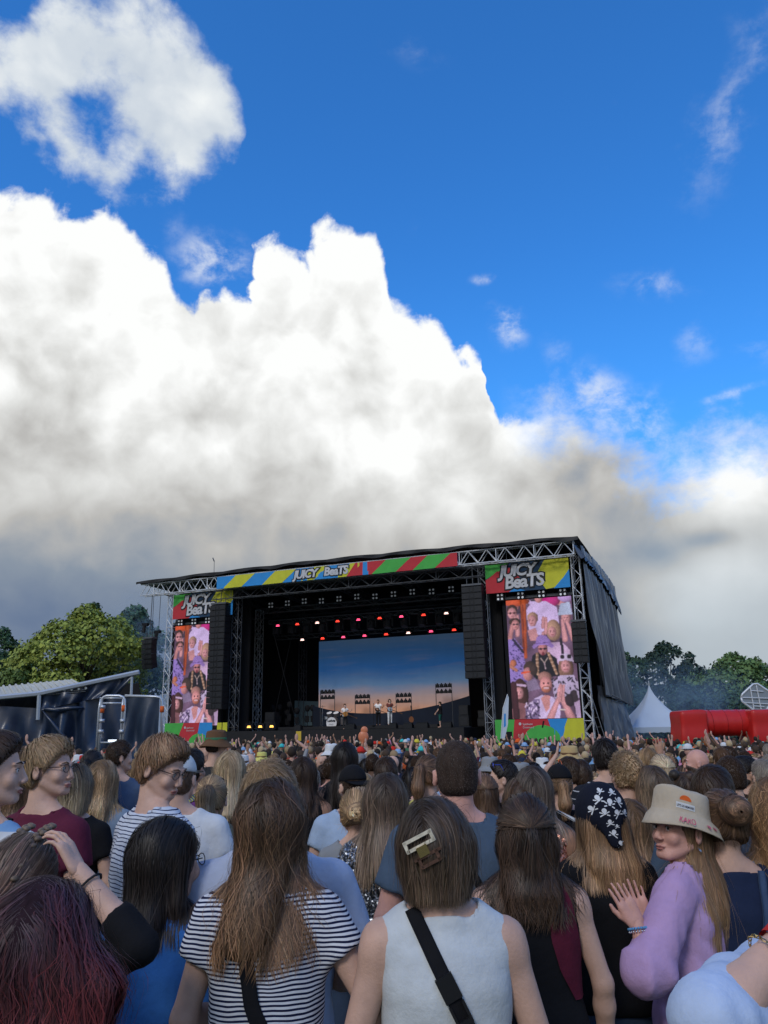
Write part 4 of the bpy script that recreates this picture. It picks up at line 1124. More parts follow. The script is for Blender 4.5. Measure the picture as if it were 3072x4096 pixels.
def truss(parent, name, p0, p1, w, h, step, r=.035, rb=.022, mat=TRUSS, up=None, faces=('front', 'back', 'top', 'side2')):
    """four chords as one part, every brace of the face one sees a piece of its own, the hidden faces joined"""
    p0, p1 = Vector(p0), Vector(p1); d = (p1-p0).normalized(); up = Vector(up or (0, 0, 1)); sd = d.cross(up).normalized(); up = sd.cross(d).normalized()
    L = (p1-p0).length; n = max(2, round(L/step)); st = L/n
    c = MB()
    C4 = [(sd*sx*w/2+up*sz*h/2) for sx, sz in ((-1, -1), (1, -1), (1, 1), (-1, 1))]
    for q in C4: c.tube(p0+q, p1+q, r, 6)
    to = c.build(name, mat, parent)
    hid = MB(); vis = {}
    for fi, (i, j) in enumerate(((0, 3), (1, 2), (3, 2), (0, 1))):
        for k in range(n):
            a, b = (i, j) if k % 2 == 0 else (j, i)
            q0 = p0+d*st*k+C4[a]; q1 = p0+d*st*(k+1)+C4[b]
            if fi == 0:
                key = k % 2
                if key not in vis:
                    m = MB(); m.tube((0, 0, 0), q1-q0, rb, 5, cap=False); me = m.mesh('brace'); me.materials.append(mat); vis[key] = me
                o = bpy.data.objects.new('brace', vis[key]); COL.objects.link(o); o.location = q0; o.parent = to
            else: hid.tube(q0, q1, rb, 4, cap=False)
    for k in range(0, n+1, 4):
        q = p0+d*st*k
        for i in range(4): hid.tube(q+C4[i], q+C4[(i+1) % 4], rb*1.1, 4, cap=False)
    ho = hid.build('lattice', mat, to); ho['kind'] = 'stuff'
    return to
def drape(p00, p10, p01, p11, nu, nv, amp, wl, seed, sag=0., thick=.03):
    """cloth sheet between four corners with folds running down, thick on both sides"""
    p00, p10, p01, p11 = map(Vector, (p00, p10, p01, p11)); nrm = (p10-p00).cross(p01-p00).normalized(); rng = np.random.RandomState(seed)
    ks = rng.uniform(.5, 2.4, 6)*2*math.pi/wl; ph = rng.uniform(0, 6.28, 6); sk = rng.normal(0, .18, 6); V = []
    Lu = (p10-p00).length; Lv = (p01-p00).length
    for j in range(nv+1):
        v = j/nv
        for i in range(nu+1):
            u = i/nu; q = p00.lerp(p10, u).lerp(p01.lerp(p11, u), v)
            f = sum(math.sin(ks[k]*(u*Lu+sk[k]*v*Lv)+ph[k]+.4*math.sin(v*5+ph[k])) for k in range(6))/3.2
            V.append(q+nrm*amp*f*(.35+.65*v)+Vector((0, 0, -sag*4*u*(1-u)*(1 if v == 0 else v*.6+.4))))
    F_ = [(j*(nu+1)+i, j*(nu+1)+i+1, (j+1)*(nu+1)+i+1, (j+1)*(nu+1)+i) for j in range(nv) for i in range(nu)]
    K = len(V); V2 = V+[v-nrm*thick for v in V]
    F_ += [tuple(K+q for q in reversed(f)) for f in F_]
    m = MB(); m.add(V2, F_); return m

def build_stage():
    root = empty('festival_stage', sp(16, 6, -.45), 'large black festival stage with truss roof and grey side tarp', 'stage')
    def part(mb, name, mat, parent=None, smooth=False):
        o = mb.build(name, mat, parent or root, smooth)
        if parent is None: o.matrix_parent_inverse = Matrix.Translation(-root.location)
        return o
    def tr(name, p0, p1, w, h, step, **k):
        t = truss(root, name, p0, p1, w, h, step, **k); t.matrix_parent_inverse = Matrix.Translation(-root.location); return t
    # deck with its skirt
    m = MB(); sbox(m, 16.8, 6.2, 1.0, 18.2, 12.4, 1.7); part(m, 'stage_deck', DECKM)
    m = MB(); sbox(m, 17.0, 5.6, 1.98, 12.5, 3.4, .22); part(m, 'riser', DECKM)
    # roof truss along the front (two courses as in the photograph)
    tr('roof_truss', sp(0, .0, 12.58), sp(33.4, .0, 12.60), .55, .86, .62, r=.042, rb=.030)
    tr('lower_truss', sp(6, .45, 11.72), sp(27, .45, 11.74), .5, .62, .8, r=.03, rb=.02, mat=TRUSSD)
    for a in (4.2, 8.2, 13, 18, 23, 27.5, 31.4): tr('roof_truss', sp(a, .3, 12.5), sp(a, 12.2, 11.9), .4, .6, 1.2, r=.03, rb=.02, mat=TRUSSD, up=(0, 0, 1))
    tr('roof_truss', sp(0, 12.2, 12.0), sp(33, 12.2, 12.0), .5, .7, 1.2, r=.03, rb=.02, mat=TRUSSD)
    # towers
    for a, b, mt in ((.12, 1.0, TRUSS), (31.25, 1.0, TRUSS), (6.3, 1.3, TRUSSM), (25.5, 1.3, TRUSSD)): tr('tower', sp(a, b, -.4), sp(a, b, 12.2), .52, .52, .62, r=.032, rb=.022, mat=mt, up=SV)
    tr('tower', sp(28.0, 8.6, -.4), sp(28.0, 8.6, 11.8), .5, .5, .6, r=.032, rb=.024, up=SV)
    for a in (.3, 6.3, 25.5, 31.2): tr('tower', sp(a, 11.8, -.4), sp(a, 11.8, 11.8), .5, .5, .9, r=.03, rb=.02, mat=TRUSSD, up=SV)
    # roof sheet: low arch from side to side, bulged between the bows, slightly ragged front edge
    nu, nv = 66, 12; V = []
    for j in range(nv+1):
        b = -.45+13.4*j/nv
        for i in range(nu+1):
            a = -.35+34.1*i/nu; bow = abs(math.sin(a/4.3*math.pi))
            z = 13.16+.08*bow+.22*math.sin(math.pi*i/nu)-(.055*b+.0055*b*b)+.35*math.sin(math.pi*max(b, 0)/13)+.02*math.sin(a*9+j)
            V.append(sp(a, b, z))
    F_ = [(j*(nu+1)+i, j*(nu+1)+i+1, (j+1)*(nu+1)+i+1, (j+1)*(nu+1)+i) for j in range(nv) for i in range(nu)]
    K = len(V); V += [v-UP*.05 for v in V]; F_ += [tuple(K+q for q in reversed(f)) for f in F_]+[(i, K+i, K+i+1, i+1) for i in range(nu)]
    m = MB(); m.add(V, F_); part(m, 'roof_sheet', TARPB, smooth=True)
    m = MB(); nF = 90; V = []
    for i in range(nF+1):
        a = -.35+34.1*i/nF; z = 13.16+.08*abs(math.sin(a/4.3*math.pi))+.22*math.sin(math.pi*i/nF)+.02
        V += [sp(a, -.46, z+.02), sp(a, -.47-.03*math.sin(i*1.3), z-.20-.05*math.sin(i*.9))]
    m.add(V, [(2*i, 2*i+1, 2*i+3, 2*i+2) for i in range(nF)]); part(m, 'roof_edge', TARPB)
    # black drapes: back, wings, inner returns
    m = drape(sp(32, 12.6, 12.2), sp(.2, 12.6, 12.2), sp(32, 12.6, -.4), sp(.2, 12.6, -.4), 120, 8, .12, 1.6, 3); part(m, 'back_drape', BLK, smooth=True)
    for a0, a1, b, s_ in ((25.9, 27.4, 2.2, 1), (25.3, 31.6, 3.0, 2), (5.4, 6.9, 2.2, 4), (.5, 7.0, 3.0, 5)):
        m = drape(sp(a1, b, 12.1), sp(a0, b, 12.1), sp(a1, b, 0), sp(a0, b, 0), 30, 6, .08, .9, s_); part(m, 'wing_drape', BLK, smooth=True)
    for a, s_ in ((31.7, 7), (25.9, 8), (7.3, 9)):
        m = drape(sp(a, 2.3, 12), sp(a, 12.4, 11.6), sp(a, 2.3, 0), sp(a, 12.4, 0), 40, 6, .10, 1.2, s_)
        if a > 30: part(m, 'side_drape', BLK, smooth=True)
    # the big grey tarp on the near side, in two skirts, with its hood over the roof corner
    m = drape(sp(-.25, .7, 13.0), sp(-.95, 12.9, 12.1), sp(-.95, 1.1, 3.6), sp(-1.35, 13.2, 3.2), 90, 30, .20, 1.3, 11); part(m, 'side_tarp', TARPG, smooth=True)
    m = drape(sp(-.55, .9, 4.2), sp(-.9, 9.2, 4.0), sp(-1.0, .2, -.4), sp(-2.2, 8.6, -.4), 50, 12, .24, .9, 12); part(m, 'lower_tarp', TARPG, smooth=True)
    m = drape(sp(.3, -.4, 13.25), sp(-.85, 13.0, 12.35), sp(-.5, -.1, 11.9), sp(-1.25, 13.2, 9.9), 60, 12, .12, 1.1, 13, sag=-.42); part(m, 'tarp_hood', TARPG, smooth=True)
    m = MB(); m.tube(sp(-1.2, 12.6, 3.25), sp(-1.15, 13.4, 3.2), .06); m.tube(sp(-1.35, 1, 3.6), sp(-1.4, 13.2, 3.2), .04); part(m, 'tarp_rail', TRUSSD)
    m = MB(); m.tube(sp(.1, .4, 3.9), sp(-1.1, -1.6, -.4), .02); m.tube(sp(-.15, .4, 3.9), sp(-1.4, -1.6, -.4), .02)
    for k in range(8): q = k/8; m.tube(sp(.1-1.2*q, .4-2*q, 3.9-4.3*q), sp(-.15-1.25*q, .4-2*q, 3.9-4.3*q), .013, 4)
    part(m, 'ladder', TRUSSD)
    # catwalk beam carrying the moving heads, and two lamp bars
    tr('lamp_truss', sp(8.4, 4.4, 10.95), sp(25, 4.4, 10.95), .35, .35, .6, r=.025, rb=.016, mat=TRUSSD)
    tr('lamp_truss', sp(8.4, 5.3, 10.15), sp(25, 5.3, 10.15), .3, .3, .6, r=.022, rb=.015, mat=TRUSSD)
    tr('lamp_truss', sp(8.4, 6.6, 9.05), sp(25, 6.6, 9.05), .3, .3, .6, r=.022, rb=.015, mat=TRUSSD)
    # antenna on the roof, cables
    m = MB(); m.tube(sp(28.9, 3, 13.2), sp(28.95, 3, 15.1), .022, 5); m.tube(sp(28.95, 3, 15.1), sp(29.1, 3, 15.4), .05, 5); part(m, 'antenna', TRUSSD)
    m = MB()
    for a, b, z0, a1, z1 in ((26.2, 3.2, 11.8, 29, 1.8), (22.6, 5, 10, 24.5, 1.8), (24.4, 3.6, 11.5, 21.5, 2.1)): m.tube(sp(a, b, z0), sp(a1, b, z1), .022, 4)
    part(m, 'cable', BLK)
    m = MB(); m.tube(sp(32.4, .1, 12.1), sp(32.3, .1, 7.4), .02, 4); m.tube(sp(31.9, .3, 12.1), sp(31.9, .3, 9.2), .02, 4); part(m, 'cable', BLK)
    return root, part, tr
stage, spart, struss = build_stage()

def frame_poly(a0, z0, a1, z1, b, skewb=0.):
    return [sp(a0, b, z0), sp(a1, b, z0), sp(a1, b, z1), sp(a0, b, z1)]
YEL = M('banner_yellow', (.56, .55, .04), rough=.7, var=.1, scale=2.); BLU = M('banner_blue', (.03, .26, .62), rough=.7, var=.1, scale=2.)
REDB = M('banner_red', (.50, .035, .045), rough=.7, var=.1, scale=2.); GRN = M('banner_green', (.07, .40, .07), rough=.7, var=.1, scale=2.)
LETT = M('letter_grey', (.52, .52, .54), rough=.7, var=.15, scale=3.); LETB = M('letter_outline', (.015, .016, .02), rough=.7, var=.1)
def clip_poly(poly, x0, x1, y0, y1):
    def cl(P_, f, t):
        out = []
        for i in range(len(P_)):
            a, b = P_[i], P_[(i+1) % len(P_)]; fa, fb = f(a), f(b)
            if fa >= 0: out.append(a)
            if (fa >= 0) != (fb >= 0): k = fa/(fa-fb); out.append((a[0]+(b[0]-a[0])*k, a[1]+(b[1]-a[1])*k))
        return out
    for f in (lambda p: p[0]-x0, lambda p: x1-p[0], lambda p: p[1]-y0, lambda p: y1-p[1]):
        poly = cl(poly, f, 0)
        if len(poly) < 3: return []
    return poly
class Panel:
    """flat cloth banner in the stage frame: x runs from the left edge as one looks at it, y up; a is its left end"""
    def __init__(s, name, label, cat, a, b, z, w, h, base, ends=None, group=None):
        s.a, s.b, s.z, s.w, s.h = a, b, z, w, h
        s.root = None; m = MB(); n = 24
        V = [s.pt(w*i/n, h*j) for j in (0, 1) for i in range(n+1)]
        m.add(V, [(i, i+1, n+2+i, n+1+i) for i in range(n)]); V2 = [v+SV*.03 for v in V]; m.add(V2, [(n+1+i, n+2+i, i+1, i) for i in range(n)])
        s.root = m.build(name, base); tag(s.root, label, cat, group)
    def pt(s, x, y, lift=0.): return sp(s.a-x, s.b-lift+.025*math.sin(x*2.1)+.012*math.sin(x*5.3), s.z+y)
    def poly(s, pts, mat, name, lift=.01):
        pts = clip_poly(pts, 0, s.w, 0, s.h)
        if not pts: return
        # cut into strips so that the print follows the cloth
        m = MB(); n = max(2, int((max(p[0] for p in pts)-min(p[0] for p in pts))/.4)+1); x0 = min(p[0] for p in pts); x1 = max(p[0] for p in pts)
        for i in range(n):
            q = clip_poly(pts, x0+(x1-x0)*i/n, x0+(x1-x0)*(i+1)/n, -99, 99)
            if q: m.add([s.pt(x, y, lift) for x, y in q], [tuple(range(len(q)))])
        return m.build(name, mat, s.root)
    def text(s, txt, x, y, size, mat, bold=.03, lift=.03, shear=.12, rot=0., space=.93, name='lettering'):
        me = text_mesh(txt, size, bold, shear, space=space); n = len(me.vertices); v = np.zeros(n*3); me.vertices.foreach_get('co', v); v = v.reshape(-1, 3)
        c, s_ = math.cos(rot), math.sin(rot)
        q = np.array([tuple(s.pt(x+p[0]*c-p[1]*s_, y+p[0]*s_+p[1]*c, lift)) for p in v])
        me.vertices.foreach_set('co', q.astype(np.float32).ravel()); me.update(); return obj(name, me, mat, s.root)
# roof banner: a 26.3 -> 7.55, z 12.1 .. 12.97
bn = Panel('roof_banner', 'long striped roof banner with festival name across the front truss', 'banner', 26.3, -.36, 12.09, 18.76, .90, BLU)
w_ = 1.95; x = .0
def slant(P_, x0, x1, mat): P_.poly([(x0, 0), (x1, 0), (x1+1.1, .9), (x0+1.1, .9)], mat, 'stripe_print')
for x0, x1, mt in ((.55, 2.2, YEL), (3.9, 5.6, YEL), (7.1, 8.2, YEL), (8.1, 8.9, BLU), (9.9, 10.9, YEL), (11.2, 12.6, REDB), (12.6, 14.4, GRN), (14.4, 15.6, REDB), (15.6, 17.2, GRN), (17.2, 19, REDB)): slant(bn, x0, x1, mt)
bn.poly([(10.7, 0), (12.0, 0), (13.2, .9), (11.4, .9)], REDB, 'stripe_print', .012)
tx, ty = 6.55, .20
for lf, bo, mt, nm in ((.035, .11, LETB, 'letter_outline'), (.06, .035, LETT, 'lettering')):
    bn.text('JUICY', tx, ty, .80, mt, bo, lf, .18, 0, .90, nm); bn.text('BeaTS', tx+2.42, ty+.02, .80, mt, bo, lf, .12, 0, .90, nm)
def side_banner(a, b, label):
    p = Panel('side_banner', label, 'banner', a, b, 10.25, 5.45, 1.88, M('banner_navy', (.02, .05, .10), rough=.7, var=.15, scale=2.), group='festival name banners above the screens')
    p.poly([(0, 1.88), (0, .95), (1.1, 1.5), (1.6, 1.88)], GRN, 'print_green'); p.poly([(0, .0), (1.9, 0), (2.3, .8), (1.9, 1.5), (1.2, 1.7), (.2, 1.0), (0, .9)], REDB, 'print_red')
    p.poly([(3.9, 1.88), (5.45, 1.88), (5.45, 1.0), (4.9, .1), (3.9, 0), (3.3, .9)], YEL, 'print_yellow'); p.poly([(4.4, 0), (5.45, 0), (5.45, 1.15), (5.1, .7)], BLU, 'print_blue', .013)
    p.poly([(1.5, 0), (2.6, 0), (1.9, .25)], BLU, 'print_blue', .013)
    for lf, bo, mt, nm in ((.035, .12, LETB, 'letter_outline'), (.06, .035, LETT, 'lettering')):
        p.text('JUICY', .95, 1.02, 1.02, mt, bo, lf, .20, .01, .88, nm); p.text('BeaTS', 1.25, .22, 1.12, mt, bo, lf, .12, .03, .88, nm)
    return p
side_banner(30.9, .62, 'festival name banner over the screen by the chestnut tree'); side_banner(5.95, .62, 'festival name banner over the screen next to the grey tarp')

# ---- video screens: every diode a coloured face
def paint_screen():
    W, Hh = 100, 178; U, Vv = np.meshgrid((np.arange(W)+.5)/W, (np.arange(Hh)+.5)/Hh); rng = np.random.RandomState(2)
    img = np.zeros((Hh, W, 3)); asp = 4.2/7.5
    n = vnoise(3, (9, 9, 9)); P_ = np.stack([U.ravel(), Vv.ravel()*1.8, np.zeros(W*Hh)], 1)
    nn = n(P_).reshape(Hh, W, 1); img[:] = np.array((.20, .13, .19))+nn*np.array((.10, .07, .10))
    def E(u, v, ru, rv, c, ang=0, sh=.50):
        c = np.array(c); du = U-u; dv = (Vv-v)/asp; ca, sa = math.cos(ang), math.sin(ang); x = du*ca+dv*sa; y = -du*sa+dv*ca
        d = (x/ru)**2+(y/(rv/asp))**2; m = d < 1; s_ = (1-sh*(d-.3)-.35*x/ru*sh*2)[..., None]; img[m] = (c*s_)[m]
    def Pn(pts, c, sh=0.):
        c = np.array(c); m = np.zeros(U.shape, bool); k = len(pts)
        for i in range(k):
            (x0, y0), (x1, y1) = pts[i], pts[(i+1) % k]
            cond = ((y0 > Vv) != (y1 > Vv)) & (U < (x1-x0)*(Vv-y0)/(y1-y0+1e-9)+x0); m ^= cond
        img[m] = c*(1+.25*nn[m])
    def L(u0, v0, u1, v1, w0, c, w1=None):
        w1 = w0 if w1 is None else w1; dx, dy = u1-u0, (v1-v0)/asp; px, py = U-u0, (Vv-v0)/asp
        t = np.clip((px*dx+py*dy)/(dx*dx+dy*dy), 0, 1); d = np.hypot(px-t*dx, py-t*dy); w = w0+(w1-w0)*t; m = d < w; img[m] = (np.array(c)*(1.1-.5*(d/w)**2)[..., None])[m]
    skn = (.62, .33, .30); sk2 = (.70, .40, .38); hb = (.10, .055, .045); bl = (.52, .36, .24); wh = (.68, .58, .80); lil = (.40, .28, .62)
    def face(u, v, r, s=skn, dark=True, gl=None, smile=0., beard=None, turn=0.):
        E(u, v, r, r*1.25*asp*1.05, s)
        if beard: E(u, v+r*.45, r*.8, r*.6*asp, beard)
        E(u+turn*r, v+r*.1*asp, r*.14, r*.25*asp, np.array(s)*1.15)
        for q in (-1, 1):
            E(u+turn*r+q*r*.38, v-r*.10*asp, r*.17, r*.10*asp, (.08, .04, .05))
            L(u+turn*r+q*r*.2, v-r*.34*asp, u+turn*r+q*r*.6, v-r*.34*asp, r*.05, np.array(s)*.45)
        if gl is not None:
            for q in (-1, 1): E(u+turn*r+q*r*.42, v-r*.08*asp, r*.34, r*.24*asp, gl)
            L(u-r, v-r*.1*asp, u+r, v-r*.1*asp, r*.06, gl)
        L(u+turn*r-r*.28, v+r*.62*asp, u+turn*r+r*.28, v+r*.62*asp, r*.08+smile*r*.1, (.75, .55, .55) if smile else (.36, .10, .12))
    # back row
    for i in range(14): E(rng.uniform(0, 1), rng.uniform(-.02, .12), .07, .03, [(.6, .3, .3), (.5, .1, .35), (.6, .5, .7), (.1, .07, .1)][i % 4])
    E(.70, .02, .14, .06, (.60, .05, .28)); E(.92, .0, .12, .05, (.55, .42, .66))
    Pn([(.30, .10), (.40, .03), (.62, .03), (.78, .09), (.80, .30), (.34, .32)], (.72, .62, .84)); E(.51, .0, .06, .04, skn)
    E(.16, .02, .20, .035, (.62, .14, .05)); L(.27, .0, .25, .49, .045, (.50, .13, .04), .03); L(.26, .05, .235, .47, .008, (.30, .06, .03))
    # man with glasses, hands at his mouth
    E(.09, .085, .085, .045, hb); face(.09, .115, .070, sk2, gl=(.14, .06, .06)); L(.04, .30, .13, .15, .035, sk2, .022); L(.15, .30, .17, .14, .035, sk2, .024)
    E(.12, .19, .09, .035, hb); face(.13, .215, .06, skn, gl=(.10, .06, .07)); L(.02, .36, .07, .22, .04, skn, .025)
    E(.40, .165, .085, .05, bl); face(.395, .19, .066, sk2, turn=-.25); Pn([(.31, .27), (.44, .25), (.47, .36), (.34, .36)], sk2)
    L(.54, .25, .56, .17, .022, sk2); L(.58, .26, .60, .175, .020, sk2); L(.54, .30, .50, .40, .02, sk2)
    # woman in pale bucket hat at the edge
    E(.90, .165, .075, .05, (.55, .34, .28)); face(.90, .185, .062, sk2); Pn([(.78, .155), (.83, .06), (.97, .05), (1.0, .16)], (.50, .60, .70)); L(.86, .36, .84, .20, .045, sk2, .025); L(.99, .36, .90, .21, .05, sk2, .02)
    E(.70, .28, .11, .09, bl); face(.68, .295, .062, sk2); Pn([(.58, .42), (.66, .38), (.80, .38), (.92, .45), (.90, .62), (.62, .60)], (.66, .52, .66)); L(.58, .30, .60, .20, .03, sk2, .02); L(.80, .36, .82, .55, .02, (.04, .03, .05))
    Pn([(.0, .34), (.10, .33), (.22, .42), (.26, .70), (.0, .72)], (.36, .28, .58))
    for i in range(60):
        a, b = rng.uniform(.01, .22), rng.uniform(.37, .70); L(a, b, a+.015, b+.006, .006, (.07, .05, .18))
    L(.08, .34, .22, .45, .018, (.05, .04, .08))
    E(.06, .54, .05, .03, (.62, .26, .14)); L(.0, .56, .10, .60, .025, (.60, .30, .20))
    # purple bucket hat woman with braids
    Pn([(.30, .60), (.36, .48), (.48, .45), (.62, .47), (.72, .52), (.74, .66), (.38, .68)], (.02, .018, .03))
    face(.52, .435, .070, (.56, .28, .27), gl=(.015, .01, .02)); E(.52, .475, .022, .012, (.25, .05, .07))
    Pn([(.36, .405), (.42, .38), (.44, .33), (.50, .315), (.58, .32), (.63, .36), (.65, .385), (.70, .41), (.66, .43), (.58, .40), (.46, .40), (.38, .43)], (.42, .30, .62)); L(.43, .385, .63, .38, .006, (.22, .14, .36))
    for q, x0, x1 in ((0, .43, .42), (1, .60, .70)):
        for i in range(12): t = i/11; E(x0+(x1-x0)*t, .47+.17*t, .024, .010, (.58, .42, .28) if i % 2 else (.38, .25, .15))
    L(.48, .51, .53, .55, .006, (.7, .6, .5)); L(.58, .51, .53, .55, .006, (.7, .6, .5)); L(.53, .55, .54, .60, .008, (.6, .5, .5))
    # woman with white cap and heart glasses
    E(.84, .60, .11, .11, (.30, .19, .13)); face(.84, .585, .070, sk2); Pn([(.74, .54), (.77, .49), (.86, .475), (.94, .50), (.96, .55), (.85, .535)], (.66, .60, .72)); E(.80, .505, .035, .018, (.03, .02, .03)); E(.90, .505, .035, .018, (.03, .02, .03))
    Pn([(.62, .70), (.74, .66), (.95, .66), (1., .72), (1., .84), (.64, .84)], (.55, .50, .62))
    for i in range(40): a, b = rng.uniform(.62, .99), rng.uniform(.67, .84); L(a, b, a+rng.uniform(-.04, .04), b+.015, .010, (.05, .04, .06))
    # orange-glasses profile man
    E(.31, .585, .10, .055, (.10, .065, .05)); E(.27, .635, .075, .055, skn); E(.36, .60, .06, .05, (.09, .06, .05)); L(.18, .625, .30, .615, .015, (.85, .16, .05), .010); Pn([(.24, .70), (.38, .67), (.44, .76), (.26, .78)], (.30, .25, .34))
    # woman bottom left
    E(.14, .80, .12, .13, (.12, .055, .045)); face(.12, .79, .068, sk2); L(.03, .715, .22, .73, .018, (.62, .50, .62)); Pn([(.0, .90), (.06, .86), (.22, .88), (.30, 1.), (.0, 1.)], (.35, .18, .18)); L(.04, .72, .06, .98, .05, (.09, .03, .04))
    # smiling man with ginger beard
    Pn([(.20, .92), (.34, .84), (.46, .81), (.62, .83), (.72, .90), (.70, 1.0), (.20, 1.0)], (.70, .62, .80))
    Pn([(.20, .92), (.34, .84), (.42, .84), (.40, 1.0), (.20, 1.0)], (.30, .24, .38))
    for i in range(36): a, b = rng.uniform(.21, .40), rng.uniform(.86, .99); L(a, b, a+rng.uniform(-.03, .03), b+.012, .010, (.78, .70, .84) if i % 2 else (.07, .05, .10))
    E(.52, .665, .10, .045, (.42, .25, .20)); face(.53, .725, .088, (.72, .38, .34), smile=1., beard=(.50, .22, .14)); Pn([(.44, .84), (.50, .81), (.58, .82), (.56, .92), (.50, .95)], (.70, .38, .34))
    # clapping hands at the front
    L(.56, 1.0, .70, .84, .055, sk2, .03); L(.86, 1.0, .74, .82, .06, sk2, .035); E(.73, .80, .045, .075, (.76, .44, .42), .15); L(.76, .86, .79, .74, .016, sk2); L(.72, .86, .735, .735, .014, sk2)
    E(.86, .86, .07, .05, (.06, .04, .05)); L(.93, .80, .97, .98, .04, (.07, .05, .06)); Pn([(.92, .88), (1., .86), (1., 1.), (.94, 1.)], (.60, .48, .62)); L(.70, .93, .78, .935, .010, (.75, .7, .6))
    pd = np.pad(img, ((1, 1), (1, 1), (0, 0)), mode='edge'); bl_ = (pd[:-2, 1:-1]+pd[2:, 1:-1]+pd[1:-1, :-2]+pd[1:-1, 2:])/4; img = img*.45+bl_*.55
    lf = vnoise(8, (14, 14, 14), 9)(P_).reshape(Hh, W, 1); img = img*(1+.30*lf)*(1+rng.normal(0, .07, img.shape[:2]+(1,)))
    img = np.clip(img, .004, 1.)**1.22*(1.02, .90, 1.08)
    return np.clip(img, .004, 1.), W, Hh
IMG, IW, IH = paint_screen()
def led_screen(a, label):
    W, Hh, w, h = IW, IH, 4.22, 7.48; rt = empty('video_screen', sp(a-w/2, 1.2, 2.3), label, 'screen', 'video screens beside the stage'); inv = Matrix.Translation(-Vector(rt.location))
    x = np.linspace(0, 1, W+1); y = np.linspace(0, 1, Hh+1)
    A = np.array(sp(a, 1.16, 9.78)); U = np.array(SU)*-w; D = np.array((0, 0, -h))
    i, j = np.meshgrid(np.arange(W), np.arange(Hh)); i = i.ravel(); j = j.ravel(); qs = []
    for di, dj in ((0, 0), (1, 0), (1, 1), (0, 1)): qs.append(A+np.outer(x[i+di], U)+np.outer(y[j+dj], D))
    V = np.stack(qs, 1).reshape(-1, 3); Fq = np.arange(len(V)).reshape(-1, 4)[:, ::-1]; col = np.repeat(IMG.reshape(-1, 3), 4, 0)
    o = obj('picture', mk_mesh('picture', V, Fq, False, col), attr_mat('led_picture', rough=.6, emit=.78), rt); o.matrix_parent_inverse = inv
    m = MB(); sbox(m, a-w/2, 1.32, 6.04, w+.5, .28, h+.6); o = m.build('cabinet', BLK, rt); o.matrix_parent_inverse = inv
    m = MB(); m.tube(sp(a, 1.2, 9.9), sp(a, 1.2, 10.3), .05); m.tube(sp(a-w, 1.2, 9.9), sp(a-w, 1.2, 10.3), .05)
    sbox(m, a-w/2, 1.15, 9.93, w+.4, .14, .16); o = m.build('hanger', TRUSSD, rt); o.matrix_parent_inverse = inv
led_screen(31.0, 'tall video screen showing clapping people, half hidden by a speaker column, near the trees')
led_screen(4.82, 'tall video screen showing clapping people, next to the grey side tarp')
# small four-eye lamps over and under things
def quad_lamp(a, b, z, label, grp='four eyed blinder lamps under the roof', lit=(.9, .92, 1.), e=1.6, s=.16):
    rt = empty('blinder_lamp', sp(a, b, z), label, 'lamp', grp)
    key = 'quad'
    if key not in HANDS:
        m = MB(); m.box((0, 0, 0), (.52, .16, .52)); m.box((0, .05, .36), (.1, .1, .25)); h_ = m.mesh('housing'); h_.materials.append(BLK)
        l = MB()
        for i in (-1, 1):
            for j in (-1, 1): l.tube((i*.13, -.083, j*.13), (i*.13, -.10, j*.13), .075, 8)
        l_ = l.mesh('bulb'); lm = M('lamp_glow_white', (.8, .8, .8), var=0); bb = lm.node_tree.nodes['Principled BSDF']; bb.inputs['Emission Color'].default_value = (.85, .9, 1, 1); bb.inputs['Emission Strength'].default_value = .05; l_.materials.append(lm); HANDS[key] = (h_, l_)
    for nm, me in zip(('housing', 'bulb'), HANDS[key]):
        o = bpy.data.objects.new(nm, me); COL.objects.link(o); o.parent = rt
    rt.rotation_euler = SR.to_euler(); return rt
ORD = ['first', 'second', 'third', 'fourth', 'fifth', 'sixth', 'seventh', 'eighth', 'ninth', 'tenth', 'eleventh', 'twelfth', 'thirteenth', 'fourteenth']
for i in range(4): quad_lamp(5.1-1.35*i, .9, 10.0, '%s blinder lamp over the screen by the grey tarp, counted from the stage opening' % ORD[i])
for i in range(4): quad_lamp(30.3-1.25*i, .9, 10.0, '%s blinder lamp over the screen by the trees, counted from the trees' % ORD[i])
for i in range(11): quad_lamp(24.2-1.48*i, 4.1, 11.32+.05*(i % 3), '%s four eyed lamp on the upper lighting truss, counted from the trees side' % ORD[i])
# moving heads on the lamp bars
def moving_head(a, b, z, label, grp, ang=.0, scale=1.):
    rt = empty('moving_head', sp(a, b, z), label, 'stage light', grp)
    if 'mh' not in HANDS:
        p = []
        m = MB(); m.box((0, 0, 0), (.40, .34, .16)); m.tube((0, 0, .06), (0, 0, .22), .03); p.append(('base', m.mesh('base'), BOXM))
        m = MB(); m.box((-.22, 0, -.26), (.06, .16, .46)); m.box((.22, 0, -.26), (.06, .16, .46)); m.box((0, 0, -.09), (.44, .16, .06)); p.append(('yoke', m.mesh('yoke'), BOXM))
        m = MB(); m.lathe([(.08, .18), (.15, .12), (.17, -.10), (.18, -.26), (.155, -.27)], 10, (0, 0, -.34)); p.append(('head', m.mesh('head'), GRILL))
        for _, me, mt in p: me.materials.append(mt)
        HANDS['mh'] = p
    for nm, me, mt in HANDS['mh']:
        o = bpy.data.objects.new(nm, me); COL.objects.link(o); o.parent = rt
        if nm == 'head': o.rotation_euler = (ang, 0, 0)
    rt.rotation_euler = SR.to_euler(); rt.scale = (scale,)*3
for i in range(12): moving_head(24.3-1.36*i, 5.3, 9.95, '%s dark moving head below the lighting truss, counted from the trees side' % ORD[i], 'moving head lights in the roof', -.3, 1.5)
